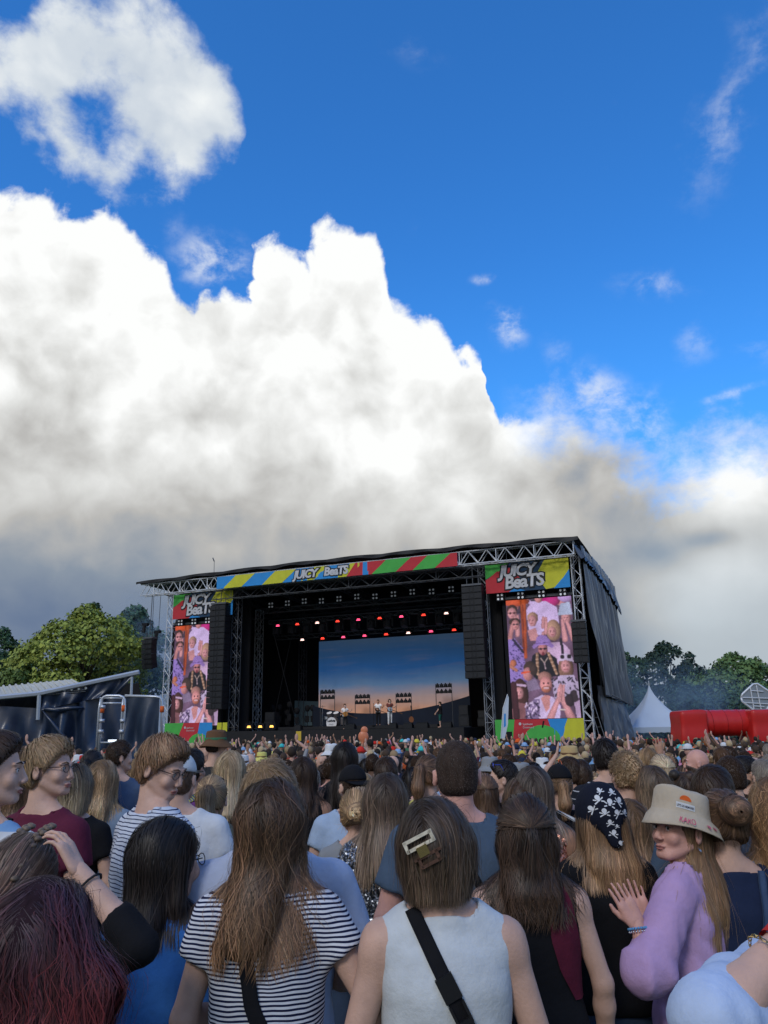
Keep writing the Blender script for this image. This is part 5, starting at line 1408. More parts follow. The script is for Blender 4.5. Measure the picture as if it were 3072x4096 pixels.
def glow(name, rgb, e):
    m = M(name, rgb, var=0); b = m.node_tree.nodes['Principled BSDF']; b.inputs['Emission Color'].default_value = (*rgb, 1); b.inputs['Emission Strength'].default_value = e; return m
GR, GP, GW, GY = glow('lamp_glow_red', (1, .05, .03), 2.4), glow('lamp_glow_pink', (1., .08, .20), 2.4), glow('lamp_glow_pale', (1., .62, .55), 2.6), glow('lamp_glow_amber', (1., .50, .10), 2.8)
def strobe(a, b, z, label, mt, grp):
    rt = empty('stage_light', sp(a, b, z), label, 'stage light', grp)
    m = MB(); m.box((0, .10, .02), (.62, .22, .40)); m.box((0, .1, .27), (.08, .08, .22)); o = m.build('housing', BLK, rt)
    m = MB()
    for k in range(2): m.box((0, -.012, -.04+.08*k), (.32-.08*(k), .02, .055))
    m.build('lamp', mt, rt); rt.rotation_euler = SR.to_euler()
sx1 = [(1112, 2503, GP), (1187, 2497, GR), (1269, 2491, GW), (1355, 2487, GR), (1443, 2479, GP), (1535, 2474, GR), (1625, 2466, GP), (1722, 2458, GR), (1805, 2452, GW)]
sx2 = [(1215, 2549, GW), (1283, 2546, GR), (1363, 2541, GP), (1447, 2536, GP), (1530, 2532, GR), (1618, 2525, GW), (1708, 2521, GP), (1796, 2515, GR)]
for i in range(9): strobe(24.1-1.745*i, 5.0, 9.83, '%s red glowing lamp of the upper row, counted from the trees side' % ORD[i], sx1[i][2], 'glowing lamps in the upper row')
for i in range(8): strobe(22.6-1.80*i, 6.3, 8.76, '%s glowing lamp of the lower row, counted from the trees side' % ORD[i], sx2[i][2], 'glowing lamps in the lower row')
for i, fx in enumerate((596, 619, 641)):
    strobe(24.6-.95*i, 2.0, 2.15, '%s amber floor lamp on the stage edge, counted from the trees side' % ORD[i], GY, 'amber floor lamps')
# backdrop cloth with a printed sunset sky
def backdrop():
    m = bpy.data.materials.new('sunset_print'); m.use_nodes = True; N = NT(m.node_tree); b = m.node_tree.nodes['Principled BSDF']
    at_ = N.new('ShaderNodeAttribute', attribute_name='Col'); sp_ = N.new('ShaderNodeSeparateXYZ'); m.node_tree.links.new(at_.outputs['Vector'], sp_.inputs[0]); u, v = sp_.outputs[0], sp_.outputs[1]
    cv = N.new('ShaderNodeCombineXYZ'); N.put(cv.inputs[0], u); N.put(cv.inputs[1], N.m('MULTIPLY', v, 2.2))
    n, _ = N.noise(cv.outputs[0], 2.6, 4, .5); n2, _ = N.noise(N.vm('MULTIPLY', cv.outputs[0], (1, 2.5, 1)), 3.5, 3, .5)
    t = N.m('ADD', v, N.m('MULTIPLY', N.m('SUBTRACT', n, .5), .22)); t = N.m('ADD', t, N.m('MULTIPLY', N.m('SUBTRACT', u, .5), .0))
    c = N.ramp(t, [(.0, (.50, .25, .15)), (.18, (.58, .29, .18)), (.34, (.42, .30, .29)), (.48, (.13, .24, .42)), (.66, (.03, .14, .40)), (.84, (.035, .12, .30)), (1., (.07, .14, .26))])
    c = N.mix(N.m('MULTIPLY', N.sstep(n2, .5, .8), .22), c, (.30, .24, .24, 1))
    m.node_tree.links.new(c, b.inputs['Base Color']); b.inputs['Roughness'].default_value = .8; m.node_tree.links.new(c, b.inputs['Emission Color']); b.inputs['Emission Strength'].default_value = .30  # the cloth glows faintly in place of stage light falling on it
    a0, a1, z0, z1, bb = 22.5, 9.9, 1.9, 8.85, 9.0; nu, nv = 80, 10; V = []; col = []; rng = np.random.RandomState(4)
    for j in range(nv+1):
        for i in range(nu+1):
            x = i/nu; f = .06*math.sin(x*70+1.2*math.sin(x*9))+.04*math.sin(x*33)
            V.append(sp(a0+(a1-a0)*x, bb+f*(.3+.7*(1-j/nv)), z0+(z1-z0)*j/nv)); col.append((x, j/nv, 0))
    F_ = np.array([(j*(nu+1)+i, j*(nu+1)+i+1, (j+1)*(nu+1)+i+1, (j+1)*(nu+1)+i) for j in range(nv) for i in range(nu)])
    o = obj('backdrop_curtain', mk_mesh('backdrop_curtain', np.array([tuple(v) for v in V]), F_, True, np.array(col)), m); tag(o, 'blue and orange sunset sky backdrop hanging across the stage', 'backdrop')
backdrop()
# curved dark front of the band riser with lamp stands behind it
m = MB(); n = 30; V = []
for i in range(n+1):
    x = i/n; a = 22.6-13.0*x; h = 3.35+1.0*(2*x-1)**2*(1.15 if x > .5 else .75); V += [sp(a, 8.2-2.2*math.sin(math.pi*x), 1.85), sp(a, 8.2-2.2*math.sin(math.pi*x), h-.75+.35)]
m.add(V, [(2*i, 2*i+1, 2*i+3, 2*i+2) for i in range(n)]); K = [v+SV*.15 for v in V]; m.add(K, [(2*i+2, 2*i+3, 2*i+1, 2*i) for i in range(n)]); m.add([V[2*i+1] for i in range(n+1)]+[K[2*i+1] for i in range(n+1)], [(i, n+1+i, n+2+i, i+1) for i in range(n)])
o = m.build('riser_wall', M('dark_blue_fabric', (.012, .018, .034), rough=.8)); tag(o, 'curved dark blue wall across the stage behind the band', 'stage set')
for i, (a, z) in enumerate(((21.0, 4.3), (18.0, 3.85), (14.6, 3.85), (11.4, 4.45))):
    rt = empty('lamp_rack', sp(a, 7.6, 1.85), ['lamp rack over the drum kit, six dark lamps in two rows', 'lamp rack between drummer and standing players', 'lamp rack above the bass player, dark and unlit', 'tallest lamp rack at the high end of the curved wall'][i], 'lamp rack', 'lamp racks behind the curved wall')
    m = MB(); m.tube((-.62, 0, 0), (-.62, 0, z-1.3), .03); m.tube((.62, 0, 0), (.62, 0, z-1.3), .03); m.tube((-.62, 0, z-1.35), (.62, 0, z-1.35), .025); m.tube((-.62, 0, z-1.9), (.62, 0, z-1.9), .025); m.build('rack_frame', TRUSSD, rt)
    for r_ in range(2):
        for c_ in range(4):
            m = MB(); m.lathe([(.10, .10), (.15, .02), (.16, -.12), (.13, -.13)], 8, (-.48+.32*c_, 0, z-1.45-.42*r_)); m.box((-.48+.32*c_, .0, z-1.32-.42*r_), (.05, .2, .12)); m.build('lamp', BOXM, rt)
    rt.rotation_euler = SR.to_euler()
# speaker columns
def line_array(a, b, ztop, n, w, h, d, label, bend=.0, grp='speaker columns'):
    rt = empty('speaker_column', sp(a, b, ztop), label, 'speaker', grp); z = 0.; y = 0.
    bx = MB(); bx.box((0, 0, 0), (w, d, h*.94)); bme = bx.mesh('cabinet'); bme.materials.append(BOXM)
    g = MB()
    for s_ in (-1, 1): g.box((s_*w*.30, -d/2-.012, 0), (w*.34, .02, h*.78))
    g.box((0, -d/2-.012, 0), (w*.14, .02, h*.6)); gme = g.mesh('grille'); gme.materials.append(GRILL)
    for k in range(n):
        t = bend*k/n; c = bpy.data.objects.new('cabinet', bme); COL.objects.link(c); c.parent = rt; c.location = (0, y, z-h/2); c.rotation_euler = (t, 0, 0)
        q = bpy.data.objects.new('grille', gme); COL.objects.link(q); q.parent = c
        z -= h*math.cos(t); y += h*math.sin(t)
    m = MB(); m.box((0, 0, .12), (w, d*.9, .12)); m.tube((0, 0, .15), (0, 0, max(.4, 12.1-ztop)), .03); m.tube((-w*.3, 0, .15), (-w*.3, 0, .6), .03); m.tube((w*.3, 0, .15), (w*.3, 0, .6), .03); m.build('flying_frame', TRUSSD, rt)
    rt.rotation_euler = SR.to_euler(); return rt
line_array(26.3, .3, 10.95, 18, 1.35, .42, .8, 'tall black speaker column in front of the screen by the trees', -.0)
line_array(6.75, .3, 10.7, 14, 1.35, .42, .8, 'tall black speaker column beside the stage opening next to the striped banner')
line_array(.05, -.35, 7.85, 6, .85, .40, .6, 'small speaker column hanging on the tower by the grey tarp')
line_array(32.3, -.2, 8.7, 6, .95, .36, .6, 'small curved speaker column hanging outside the stage by the trees', .35)
for (a, z, lb) in ((33.1, 9.95, 'small lamp hanging free beside the trees above the curved speaker'), (31.9, 9.3, 'small lamp clamped to the tower by the trees')):
    rt = empty('spot_lamp', sp(a, .2, z), lb, 'lamp'); m = MB(); m.box((0, 0, 0), (.5, .25, .2)); m.build('bracket', BLK, rt); m = MB(); m.lathe([(.08, .1), (.14, 0), (.12, -.5), (.1, -.52)], 8, (-.12, 0, -.1)); m.build('head', BOXM, rt); rt.rotation_euler = SR.to_euler()
for (a, b, z, w, h, lb) in ((24.0, 4.2, 1.9, .9, 1.3, 'stack of black side speakers at the dark wing of the stage'), (8.6, 3.4, 1.9, .7, 1.4, 'black side speaker by the inner tower on stage'), (8.3, 7.5, 1.9, 1.0, 1.1, 'flight case in the shadow beside the backdrop')):
    rt = empty('side_speaker', sp(a, b, z), lb, 'speaker'); m = MB(); m.box((0, 0, h/4), (w, .7, h/2-.02)); m.box((0, 0, h*.75), (w*.9, .65, h/2-.02)); m.build('cabinet', BOXM, rt); m = MB(); m.box((0, -.36, h/4), (w*.8, .02, h*.38)); m.box((0, -.335, h*.75), (w*.75, .02, h*.38)); m.build('grille', GRILL, rt); rt.rotation_euler = SR.to_euler()
# base banners
b1 = Panel('base_banner', 'colourful banner with green apple shape below the screen by the grey tarp', 'banner', 5.82, .55, .55, 5.45, 1.72, REDB)
b1.poly([(-.1, 0), (1.0, 0), (1.25, 1.72), (0, 1.72)], GRN, 'print_green'); b1.poly([(.55, 0), (1.05, 0), (1.05, 1.0), (.55, 1.0)], BLK, 'print_black', .012)
b1.poly([(x_*1.15+2.9, z_*.95+.42) for x_, z_ in disc(0, 0, 1., 1., 18)], GRN, 'print_apple', .013); b1.poly([(2.9, 1.2), (3.0, 1.6), (3.1, 1.6), (3.0, 1.2)], BLK, 'print_stalk', .016)
b1.poly([(3.3, 1.72), (4.5, 1.72), (3.95, .1), (3.7, .3)], BLU, 'print_blue', .011); b1.poly([(4.5, 1.72), (5.45, 1.72), (5.45, 0), (3.75, 0)], YEL, 'print_yellow', .011)
b1.text('Sparkasse', 1.75, 1.38, .17, C['white'], .0, .03, 0.); b1.text('Dortmund', 1.75, 1.18, .17, LETT, .0, .03, 0.); b1.poly(disc(1.58, 1.45, .09, .09, 8), LETT, 'print_logo', .02)
b2 = Panel('base_banner', 'colourful banner with red wave below the screen by the trees', 'banner', 31.0, .55, .75, 4.2, 1.75, GRN)
b2.poly([(.9, 0), (2.6, 0), (3.2, 1.75), (1.7, 1.75)], REDB, 'print_red'); b2.poly([(3.1, 1.75), (4.2, 1.75), (4.2, .8), (2.9, .5)], BLU, 'print_blue', .011); b2.poly(disc(3.1, .3, .9, .7, 14), GRN, 'print_apple', .013)
b2.text('Sparkasse', 2.0, 1.35, .17, LETT, .0, .03, 0.); b2.text('Dortmund', 2.0, 1.15, .17, LETT, .0, .03, 0.); b2.poly(disc(1.85, 1.42, .09, .09, 8), LETT, 'print_logo', .02)
b3 = Panel('base_banner', 'small plain yellow banner beside the tall speaker column', 'banner', 26.35, .5, .75, .85, 1.72, YEL)
b3.poly([(.38, 0), (.44, 0), (.44, 1.72), (.38, 1.72)], BLK, 'print_seam')
# beach flag in front of the banner
fl = empty('beach_flag', sp(4.55, -2.2, -.4), 'slim white and blue flag leaning in front of the apple banner', 'flag')
m = MB(); m.path([(0, 0, 0), (-.25, 0, 1.6), (-.02, 0, 3.3), (.30, 0, 4.1)], .03, 5); m.build('pole', TRUSS, fl); m = MB(); m.prism([(-.23, 1.5), (-.02, 3.3), (.3, 4.1), (.36, 3.9), (.22, 2.4), (-.02, 1.6)], (0, 0, 0), (1, 0, 0), (0, 0, 1), (0, 1, 0), .02); fc_ = m.build('cloth', M('flag_white', (.55, .60, .66), var=.1), fl)
m = MB(); m.prism([(-.05, 2.2), (.08, 2.3), (.12, 3.0), (.02, 3.0)], (0, -.006, 0), (1, 0, 0), (0, 0, 1), (0, -1, 0), .004); m.build('print_blue', BLU, fc_); fl.rotation_euler = (0, 0, .1)
# pale back opening at the wing
m = MB(); m.add([sp(26.3, 11.9, 2.2), sp(22.9, 11.9, 2.2), sp(22.9, 11.9, 4.1), sp(26.3, 11.9, 4.3)], [(0, 1, 2, 3)]); o = m.build('side_window', M('wing_sheet', (.16, .24, .27), rough=.7)); tag(o, 'pale grey green sheet low at the back of the dark wing', 'sheet')
rg = random.Random(3)
for i in range(7):
    rt = empty('instrument_stand', sp(26.0-.55*i, 8+rg.uniform(-.5, .5), 1.85), '%s covered instrument stand in the dark wing, counted from the trees side' % ORD[i], 'stand', 'stands waiting in the wing')
    m = MB(); hh = rg.uniform(1.3, 2.1); m.tube((0, 0, 0), (0, 0, hh), .03); m.tube((-.3, 0, .02), (.3, 0, .02), .03); m.build('pole', BLK, rt); m = MB(); m.add(*sphere((0, 0, hh), .22, 8, 6, 1, .6, 1.2)); m.build('case', BLK, rt, True); m = MB(); m.box((0, 0, hh*.5), (.3, .2, .5)); m.build('bag', BLK, rt)

# ---- band
def world_person(label, a, b, zf, h, **kw):
    q = sp(a, b, zf); global ground_z
    g0 = ground_z
    globals()['ground_z'] = lambda x, y: zf
    p = person(label, q.x, q.y, zf+h, vox=.030, hvox=.022, fvox=.02, nstr=60, steps=5, sw=.006, **kw); globals()['ground_z'] = g0; return p
PI = math.pi; kb = dict(cat='musician')
def guitar(p, acoustic, mat, label, ang=.35):
    rt = empty('guitar', p.root.location+Vector((0, 0, 0)), label, 'guitar'); s = p.s; rt.rotation_euler = (0, 0, p.yaw)
    y = .20; m = MB(); body = [(-.02+.20*math.cos(t)*(1 if math.cos(t) > 0 else .9), (.15 if acoustic else .125)*math.sin(t)*(1-.22*math.cos(2*t))) for t in np.linspace(0, 6.28, 18, endpoint=False)]
    c, s_ = math.cos(ang), math.sin(ang); f = lambda q: (q[0]*c-q[1]*s_+.05, q[0]*s_+q[1]*c+1.06*s)
    m.prism([f(q) for q in body], (0, y, 0), (1, 0, 0), (0, 0, 1), (0, 1, 0), .10 if acoustic else .05); m.build('guitar_body', mat, rt)
    m = MB(); m.prism([f(q) for q in ((-.18, -.025), (-.78, -.02), (-.80, -.04), (-.95, -.04), (-.95, .04), (-.80, .04), (-.78, .02), (-.18, .025))], (0, y+.06, 0), (1, 0, 0), (0, 0, 1), (0, 1, 0), .03); m.build('neck', M('guitar_neck', (.10, .05, .025), rough=.5), rt); return rt
play = dict(poseR=((.30, .02, 1.18), (.08, .26, 1.10), (-.8, .3, -.3), (0, -1, 0), 'relax'), poseL=((.27, .06, 1.18), (.42, .26, 1.30), (.2, .2, .9), (0, -1, 0), 'grip'))
p = world_person('guitarist in white shirt and dark trousers beside the drum kit', 17.8, 4.0, 1.86, 1.80, hair='curly', hcol='brown', topm=cloth('white_b', (.7, .7, .7)), pantm=C['charcoal'], yaw=PI+.3, **play, **kb); guitar(p, True, M('guitar_amber', (.50, .22, .05), rough=.35), 'amber acoustic guitar held by the guitarist next to the drums')
p = world_person('bass player in white shirt and dark trousers, middle of the stage', 15.35, 4.4, 2.09, 1.80, hair='short', hcol='black', topm=cloth('white_b', (.7, .7, .7)), pantm=BLK, yaw=PI-.1, sk='tan', **play, **kb); guitar(p, False, M('guitar_dark', (.04, .02, .015), rough=.3), 'dark bass guitar held by the player in the middle')
p = world_person('singer with brown top and white trousers holding a pale blue guitar', 14.45, 4.4, 2.09, 1.82, hair='long', hcol='dark', ears=False, hairlen=.2, topm=cloth('rust', (.16, .05, .04)), pantm=cloth('white_b', (.7, .7, .7)), yaw=PI+.25, **play, **kb); guitar(p, False, M('guitar_pale_blue', (.35, .5, .62), rough=.3), 'pale blue electric guitar held by the singer in white trousers')
stride = world_person('stagehand in black tee and green shorts walking across the stage', 10.55, 4.0, 1.86, 1.74, hair='short', hcol='dark', topm=BLK, pantm=False, yaw=PI/2-.35, poseR='down', poseL=((.25, .10, 1.14), (.22, .26, .98), (0, .6, -.8), (-1, 0, 0), 'relax'), **kb)
cap(stride, cloth('cap_green', (.03, .12, .09)))
S_ = pants_forms(stride, short=True); V, Q = S_.polygonize(.03); obj('shorts', mk_mesh('shorts', V, Q), cloth('dark_green', (.02, .10, .08)), stride.root)
dr = world_person('drummer with dark hair sitting behind the white bass drum', 19.0, 6.3, 1.86, 1.55, hair='curly', hcol='dark', topm=BLK, pantm=BLK, yaw=PI, poseR='clap', poseL='front', **kb)
kit = empty('drum_kit', sp(19.35, 5.2, 1.86), 'drum kit with white bass drum skin marked in black, beside the guitarist', 'drum kit')
def drum(name, c, r, d, axis, mat, skinm):
    m = MB(); ax = Vector(axis).normalized(); c = Vector(c); m.tube(c-ax*d/2, c+ax*d/2, r, 18); o = m.build(name, mat, kit); m = MB(); m.tube(c+ax*(d/2+.004), c+ax*(d/2+.012), r*.97, 18); m.build('drum_skin', skinm, o); return o
DW = M('drum_white', (.62, .62, .63), rough=.4, var=.05); DS = M('drum_shell', (.10, .09, .09), rough=.3)
bd = drum('bass_drum', (0, 0, .36), .35, .40, (0, -1, 0), DS, DW)
me = text_mesh('Ludwig', .18, .01, align='CENTER'); o = obj('lettering', me, BLK, bd, loc=(0, -.222, .44), rot=(PI/2, 0, 0))
m = MB()
for t0 in range(8): m.prism([(x_, z_) for x_, z_ in bar(-.16+.04*t0, .24, -.15+.04*t0, .30+.02*(t0 % 3), .012)], (0, -.2145, 0), (1, 0, 0), (0, 0, 1), (0, -1, 0), .003)
m.build('drum_print', BLK, bd)
drum('tom_drum', (-.22, .0, .86), .17, .2, (0, -.5, 1), DS, DW); drum('tom_drum', (.22, .0, .86), .17, .2, (0, -.5, 1), DS, DW); drum('floor_tom', (.62, .25, .45), .22, .38, (0, 0, 1), DS, DW); drum('snare_drum', (-.55, .3, .66), .18, .14, (0, 0, 1), SILVERM, DW)
for (x_, y_, z_) in ((-.75, .1, 1.35), (.75, .1, 1.45), (-.95, .4, .98)):
    m = MB(); m.lathe([(.23, 0), (.05, .015), (.01, .03)], 16, (x_, y_, z_)); c_ = m.build('cymbal', METALM, kit); m = MB(); m.tube((x_, y_, 0), (x_, y_, z_), .014); m.build('cymbal_stand', SILVERM, c_)
kit.rotation_euler = SR.to_euler(); kit.scale = (1.25,)*3
for (a, b, lb) in ((17.5, 3.5, 'microphone stand in front of the guitarist'), (15.5, 3.9, 'microphone stand in front of the bass player'), (14.2, 3.9, 'microphone stand in front of the singer')):
    rt = empty('microphone_stand', sp(a, b, 1.86 if a > 17 else 2.09), lb, 'microphone'); m = MB(); m.tube((0, 0, 0), (0, 0, 1.3), .016); m.tube((0, 0, 1.3), (0, .25, 1.55), .012); m.lathe([(.14, 0), (.12, .02)], 10); m.build('stand', BLK, rt); m = MB(); m.add(*sphere((0, .27, 1.57), .035, 8, 6)); m.build('microphone', SILVERM, rt)
rt = empty('guitar', sp(12.9, 4.6, 2.09), 'brown guitar standing upright on its stand beside the singer', 'guitar'); m = MB(); m.prism([(.17*math.cos(t), .30+.22*math.sin(t)*(1)) for t in np.linspace(0, 6.28, 16, endpoint=False)], (0, 0, .05), (1, 0, 0), (0, 0, 1), (0, 1, 0), .1); m.build('guitar_body', M('guitar_brown', (.22, .08, .03), rough=.35), rt); m = MB(); m.box((0, .04, .85), (.05, .03, .7)); m.box((0, .04, 1.24), (.08, .03, .14)); m.build('neck', BLK, rt)
for i, (a, w_) in enumerate(((20.6, .5), (16.5, .7), (13.3, .5), (12.2, .6), (11.2, .8), (9.5, .7))):
    rt = empty('floor_monitor', sp(a, 2.2, 1.86), '%s black floor monitor along the stage edge, counted from the trees side' % ORD[i], 'monitor', 'floor monitors'); m = MB(); m.prism([(-.22, 0), (.22, 0), (.22, .18), (-.1, .38), (-.22, .3)], (-w_/2, 0, 0), (0, 1, 0), (0, 0, 1), (1, 0, 0), w_); m.build('cabinet', BOXM, rt); m = MB(); m.box((0, .05, .29), (w_*.9, .25, .01), Matrix.Rotation(-.55, 3, 'X')); m.build('grille', GRILL, rt); rt.rotation_euler = SR.to_euler()

# three spots added above the stage front to brighten the band
for i, a in enumerate((18.6, 15.0, 10.8)):
    ld = bpy.data.lights.new('band_fill_spot', 'SPOT'); ld.energy = 900; ld.spot_size = math.radians(26); ld.spot_blend = .6; ld.color = (1., .86, .80); ld.shadow_soft_size = .2
    lo_ = bpy.data.objects.new('band_fill_spot', ld); COL.objects.link(lo_); q = sp(a, 2.0, 10.6); lo_.location = q; lo_.rotation_euler = (sp(a, 4.6, 2.6)-q).to_track_quat('-Z', 'Y').to_euler()
# ------------------------------------------------------------------ trees
def leaf_mat(name, c1, c2):
    m = attr_mat('leaf_'+name, rough=.6, spec=.25); return m
BARK = M('bark', (.060, .045, .032), rough=.9, var=.4, scale=6., bump=.6, bscale=14., stretch=(1, 1, .2))
def tree(label, fx, ftop, Y, half_w, col, seed, low=.25, n=9000, leaf=.34, lobes=26, col2=None, shape=1., group='trees around the field', flat=.0):
    """fx, ftop: where the top stands; the crown is many leaf clumps on overlapping lobes, the trunk and limbs taper"""
    x, y, zt = atf(fx, ftop, Y); g = ground_z(x, y); Ht = zt-g; rng = np.random.RandomState(seed)
    if n < 14000: n = int(n*1.7); leaf = .42; col = tuple(np.array(col)*1.7)
    rt = empty('tree', (x, y, g), label, 'tree', group)
    m = MB(); m.path([(0, 0, -.1), (.1, 0, Ht*.2), (0, .1, Ht*.45), (.1, 0, Ht*.72)], [Ht*.030, Ht*.024, Ht*.017, Ht*.006], 8)
    zc0 = Ht*low; cs = []; rs = []
    for i in range(lobes):
        t = (i+.5)/lobes; z = zc0+(Ht-zc0)*(.08+.86*t); prof = (math.sin(math.pi*min(1., (t*.92+.14)**shape)))**.62
        a = rng.uniform(0, 6.28); r_ = half_w*prof*rng.uniform(.35, .80)
        c = np.array((r_*math.cos(a), r_*math.sin(a), z)); R_ = half_w*rng.uniform(.26, .42)*(.55+.5*prof)
        cs.append(c); rs.append(R_)
    cs[-1] = np.array((0, 0, Ht-rs[-1]*.9)); cs = np.array(cs); rs = np.array(rs)
    for i in range(0, lobes, 2): m.path([(0, 0, max(cs[i][2]*.55, Ht*.15)), tuple(cs[i]*(.45, .45, .75)), tuple(cs[i])], [Ht*.010, Ht*.006, Ht*.002], 5)
    m.build('trunk', BARK, rt, True)
    k = rng.choice(lobes, n, p=rs**2/(rs**2).sum()); u = rng.normal(size=(n, 3)); u /= np.linalg.norm(u, axis=1)[:, None]
    u[:, 2] = np.where(u[:, 2] < -.35, -u[:, 2]*.6, u[:, 2]); rad_ = rng.uniform(.72, 1.06, n)
    bump = 1+.16*np.sin(u[:, 0]*9+k)*np.sin(u[:, 2]*11+k*2)
    P_ = cs[k]+u*(rs[k]*rad_*bump)[:, None]*(1, 1, .82)
    keep = np.ones(n, bool)
    for j in range(lobes):   # thin out what is buried deep inside other lobes
        d = np.linalg.norm((P_-cs[j])*(1, 1, 1/.82), axis=1)/rs[j]; keep &= ~((d < .68) & (k != j))
    P_ = P_[keep]; u = u[keep]; k = k[keep]; n = len(P_)
    nr = u+rng.normal(0, .55, (n, 3)); nr[:, 2] += .35; nr /= np.linalg.norm(nr, axis=1)[:, None]
    a = np.cross(nr, rng.normal(size=(n, 3))); a /= np.linalg.norm(a, axis=1)[:, None]; b = np.cross(nr, a); s_ = leaf*rng.uniform(.5, 1.25, n)[:, None]
    b2 = b-np.array((0, 0, .35)); 
    V = np.stack([P_-a*s_*.5, P_-b2*s_*.32+a*s_*.06, P_+a*s_*.5-nr*s_*.15, P_+b2*s_*.34], 1).reshape(-1, 3); Fq = np.arange(4*n).reshape(-1, 4)
    c1 = np.array(col); c2 = np.array(col2 if col2 is not None else np.array(col)*(1.35, 1.25, 1.1)); mixv = rng.uniform(0, 1, (n, 1))*.6+.4*rng.uniform(0, 1, lobes)[k][:, None]
    cc = c1*(1-mixv)+c2*mixv; cc = np.repeat(cc*rng.uniform(.75, 1.2, (n, 1)), 4, 0)
    obj('crown', mk_mesh('crown', V, Fq, False, cc), leaf_mat('leaf', 0, 0), rt); return rt
tree('broad yellow green chestnut tree behind the small tarp stage', 190, 1308, 70, 6.5, (.17, .22, .040), 1, low=.12, n=26000, leaf=.40, lobes=46, col2=(.34, .38, .07), shape=1.05)
tree('low green tree joined to the foot of the yellow green chestnut', 45, 1428, 66, 3.9, (.055, .085, .022), 2, low=.1, n=6000, leaf=.34)
tree('tall blue green tree half hidden by the stage and smoke', 295, 1303, 84, 5.6, (.030, .062, .035), 3, low=.15, n=11000, leaf=.36, lobes=34)
tree('dark tree rising between chestnut and stage', 205, 1300, 90, 3.6, (.028, .055, .026), 4, low=.3, n=5000)
tree('dark green tree at the edge of the field behind the tarp stage roof', 8, 1352, 92, 5.2, (.022, .048, .020), 5, low=.15, n=7500)
tree('small dark pointed tree left of the chestnut', 62, 1392, 98, 3.0, (.018, .036, .020), 6, low=.15, n=3500)
tree('very dark tree right behind the grey side tarp', 1345, 1405, 82, 3.8, (.020, .042, .020), 7, low=.1, n=6000)
tree('dark open crowned tree behind the white pagoda tent', 1432, 1383, 84, 4.4, (.013, .027, .017), 8, low=.1, n=6500, lobes=30)
tree('dark tree with ragged top between tent and red arch', 1488, 1408, 86, 3.0, (.014, .028, .018), 9, low=.1, n=4500)
tree('rounded mid green tree above the red arch', 1585, 1407, 76, 4.9, (.055, .10, .035), 10, low=.1, n=9500, lobes=32, col2=(.12, .19, .055))
tree('dark tree at the far end above the arch', 1670, 1424, 84, 3.6, (.022, .044, .022), 11, low=.1, n=5000)
tree('small blue green tree low behind the white tent', 1390, 1490, 74, 3.6, (.022, .048, .032), 12, low=.0, n=5000)
tree('bushy blue green tree low between tent and arch', 1490, 1478, 74, 4.6, (.022, .048, .032), 13, low=.0, n=6500)
tree('low bushy tree behind the red arch', 1600, 1490, 72, 4.6, (.025, .052, .026), 14, low=.0, n=5500)

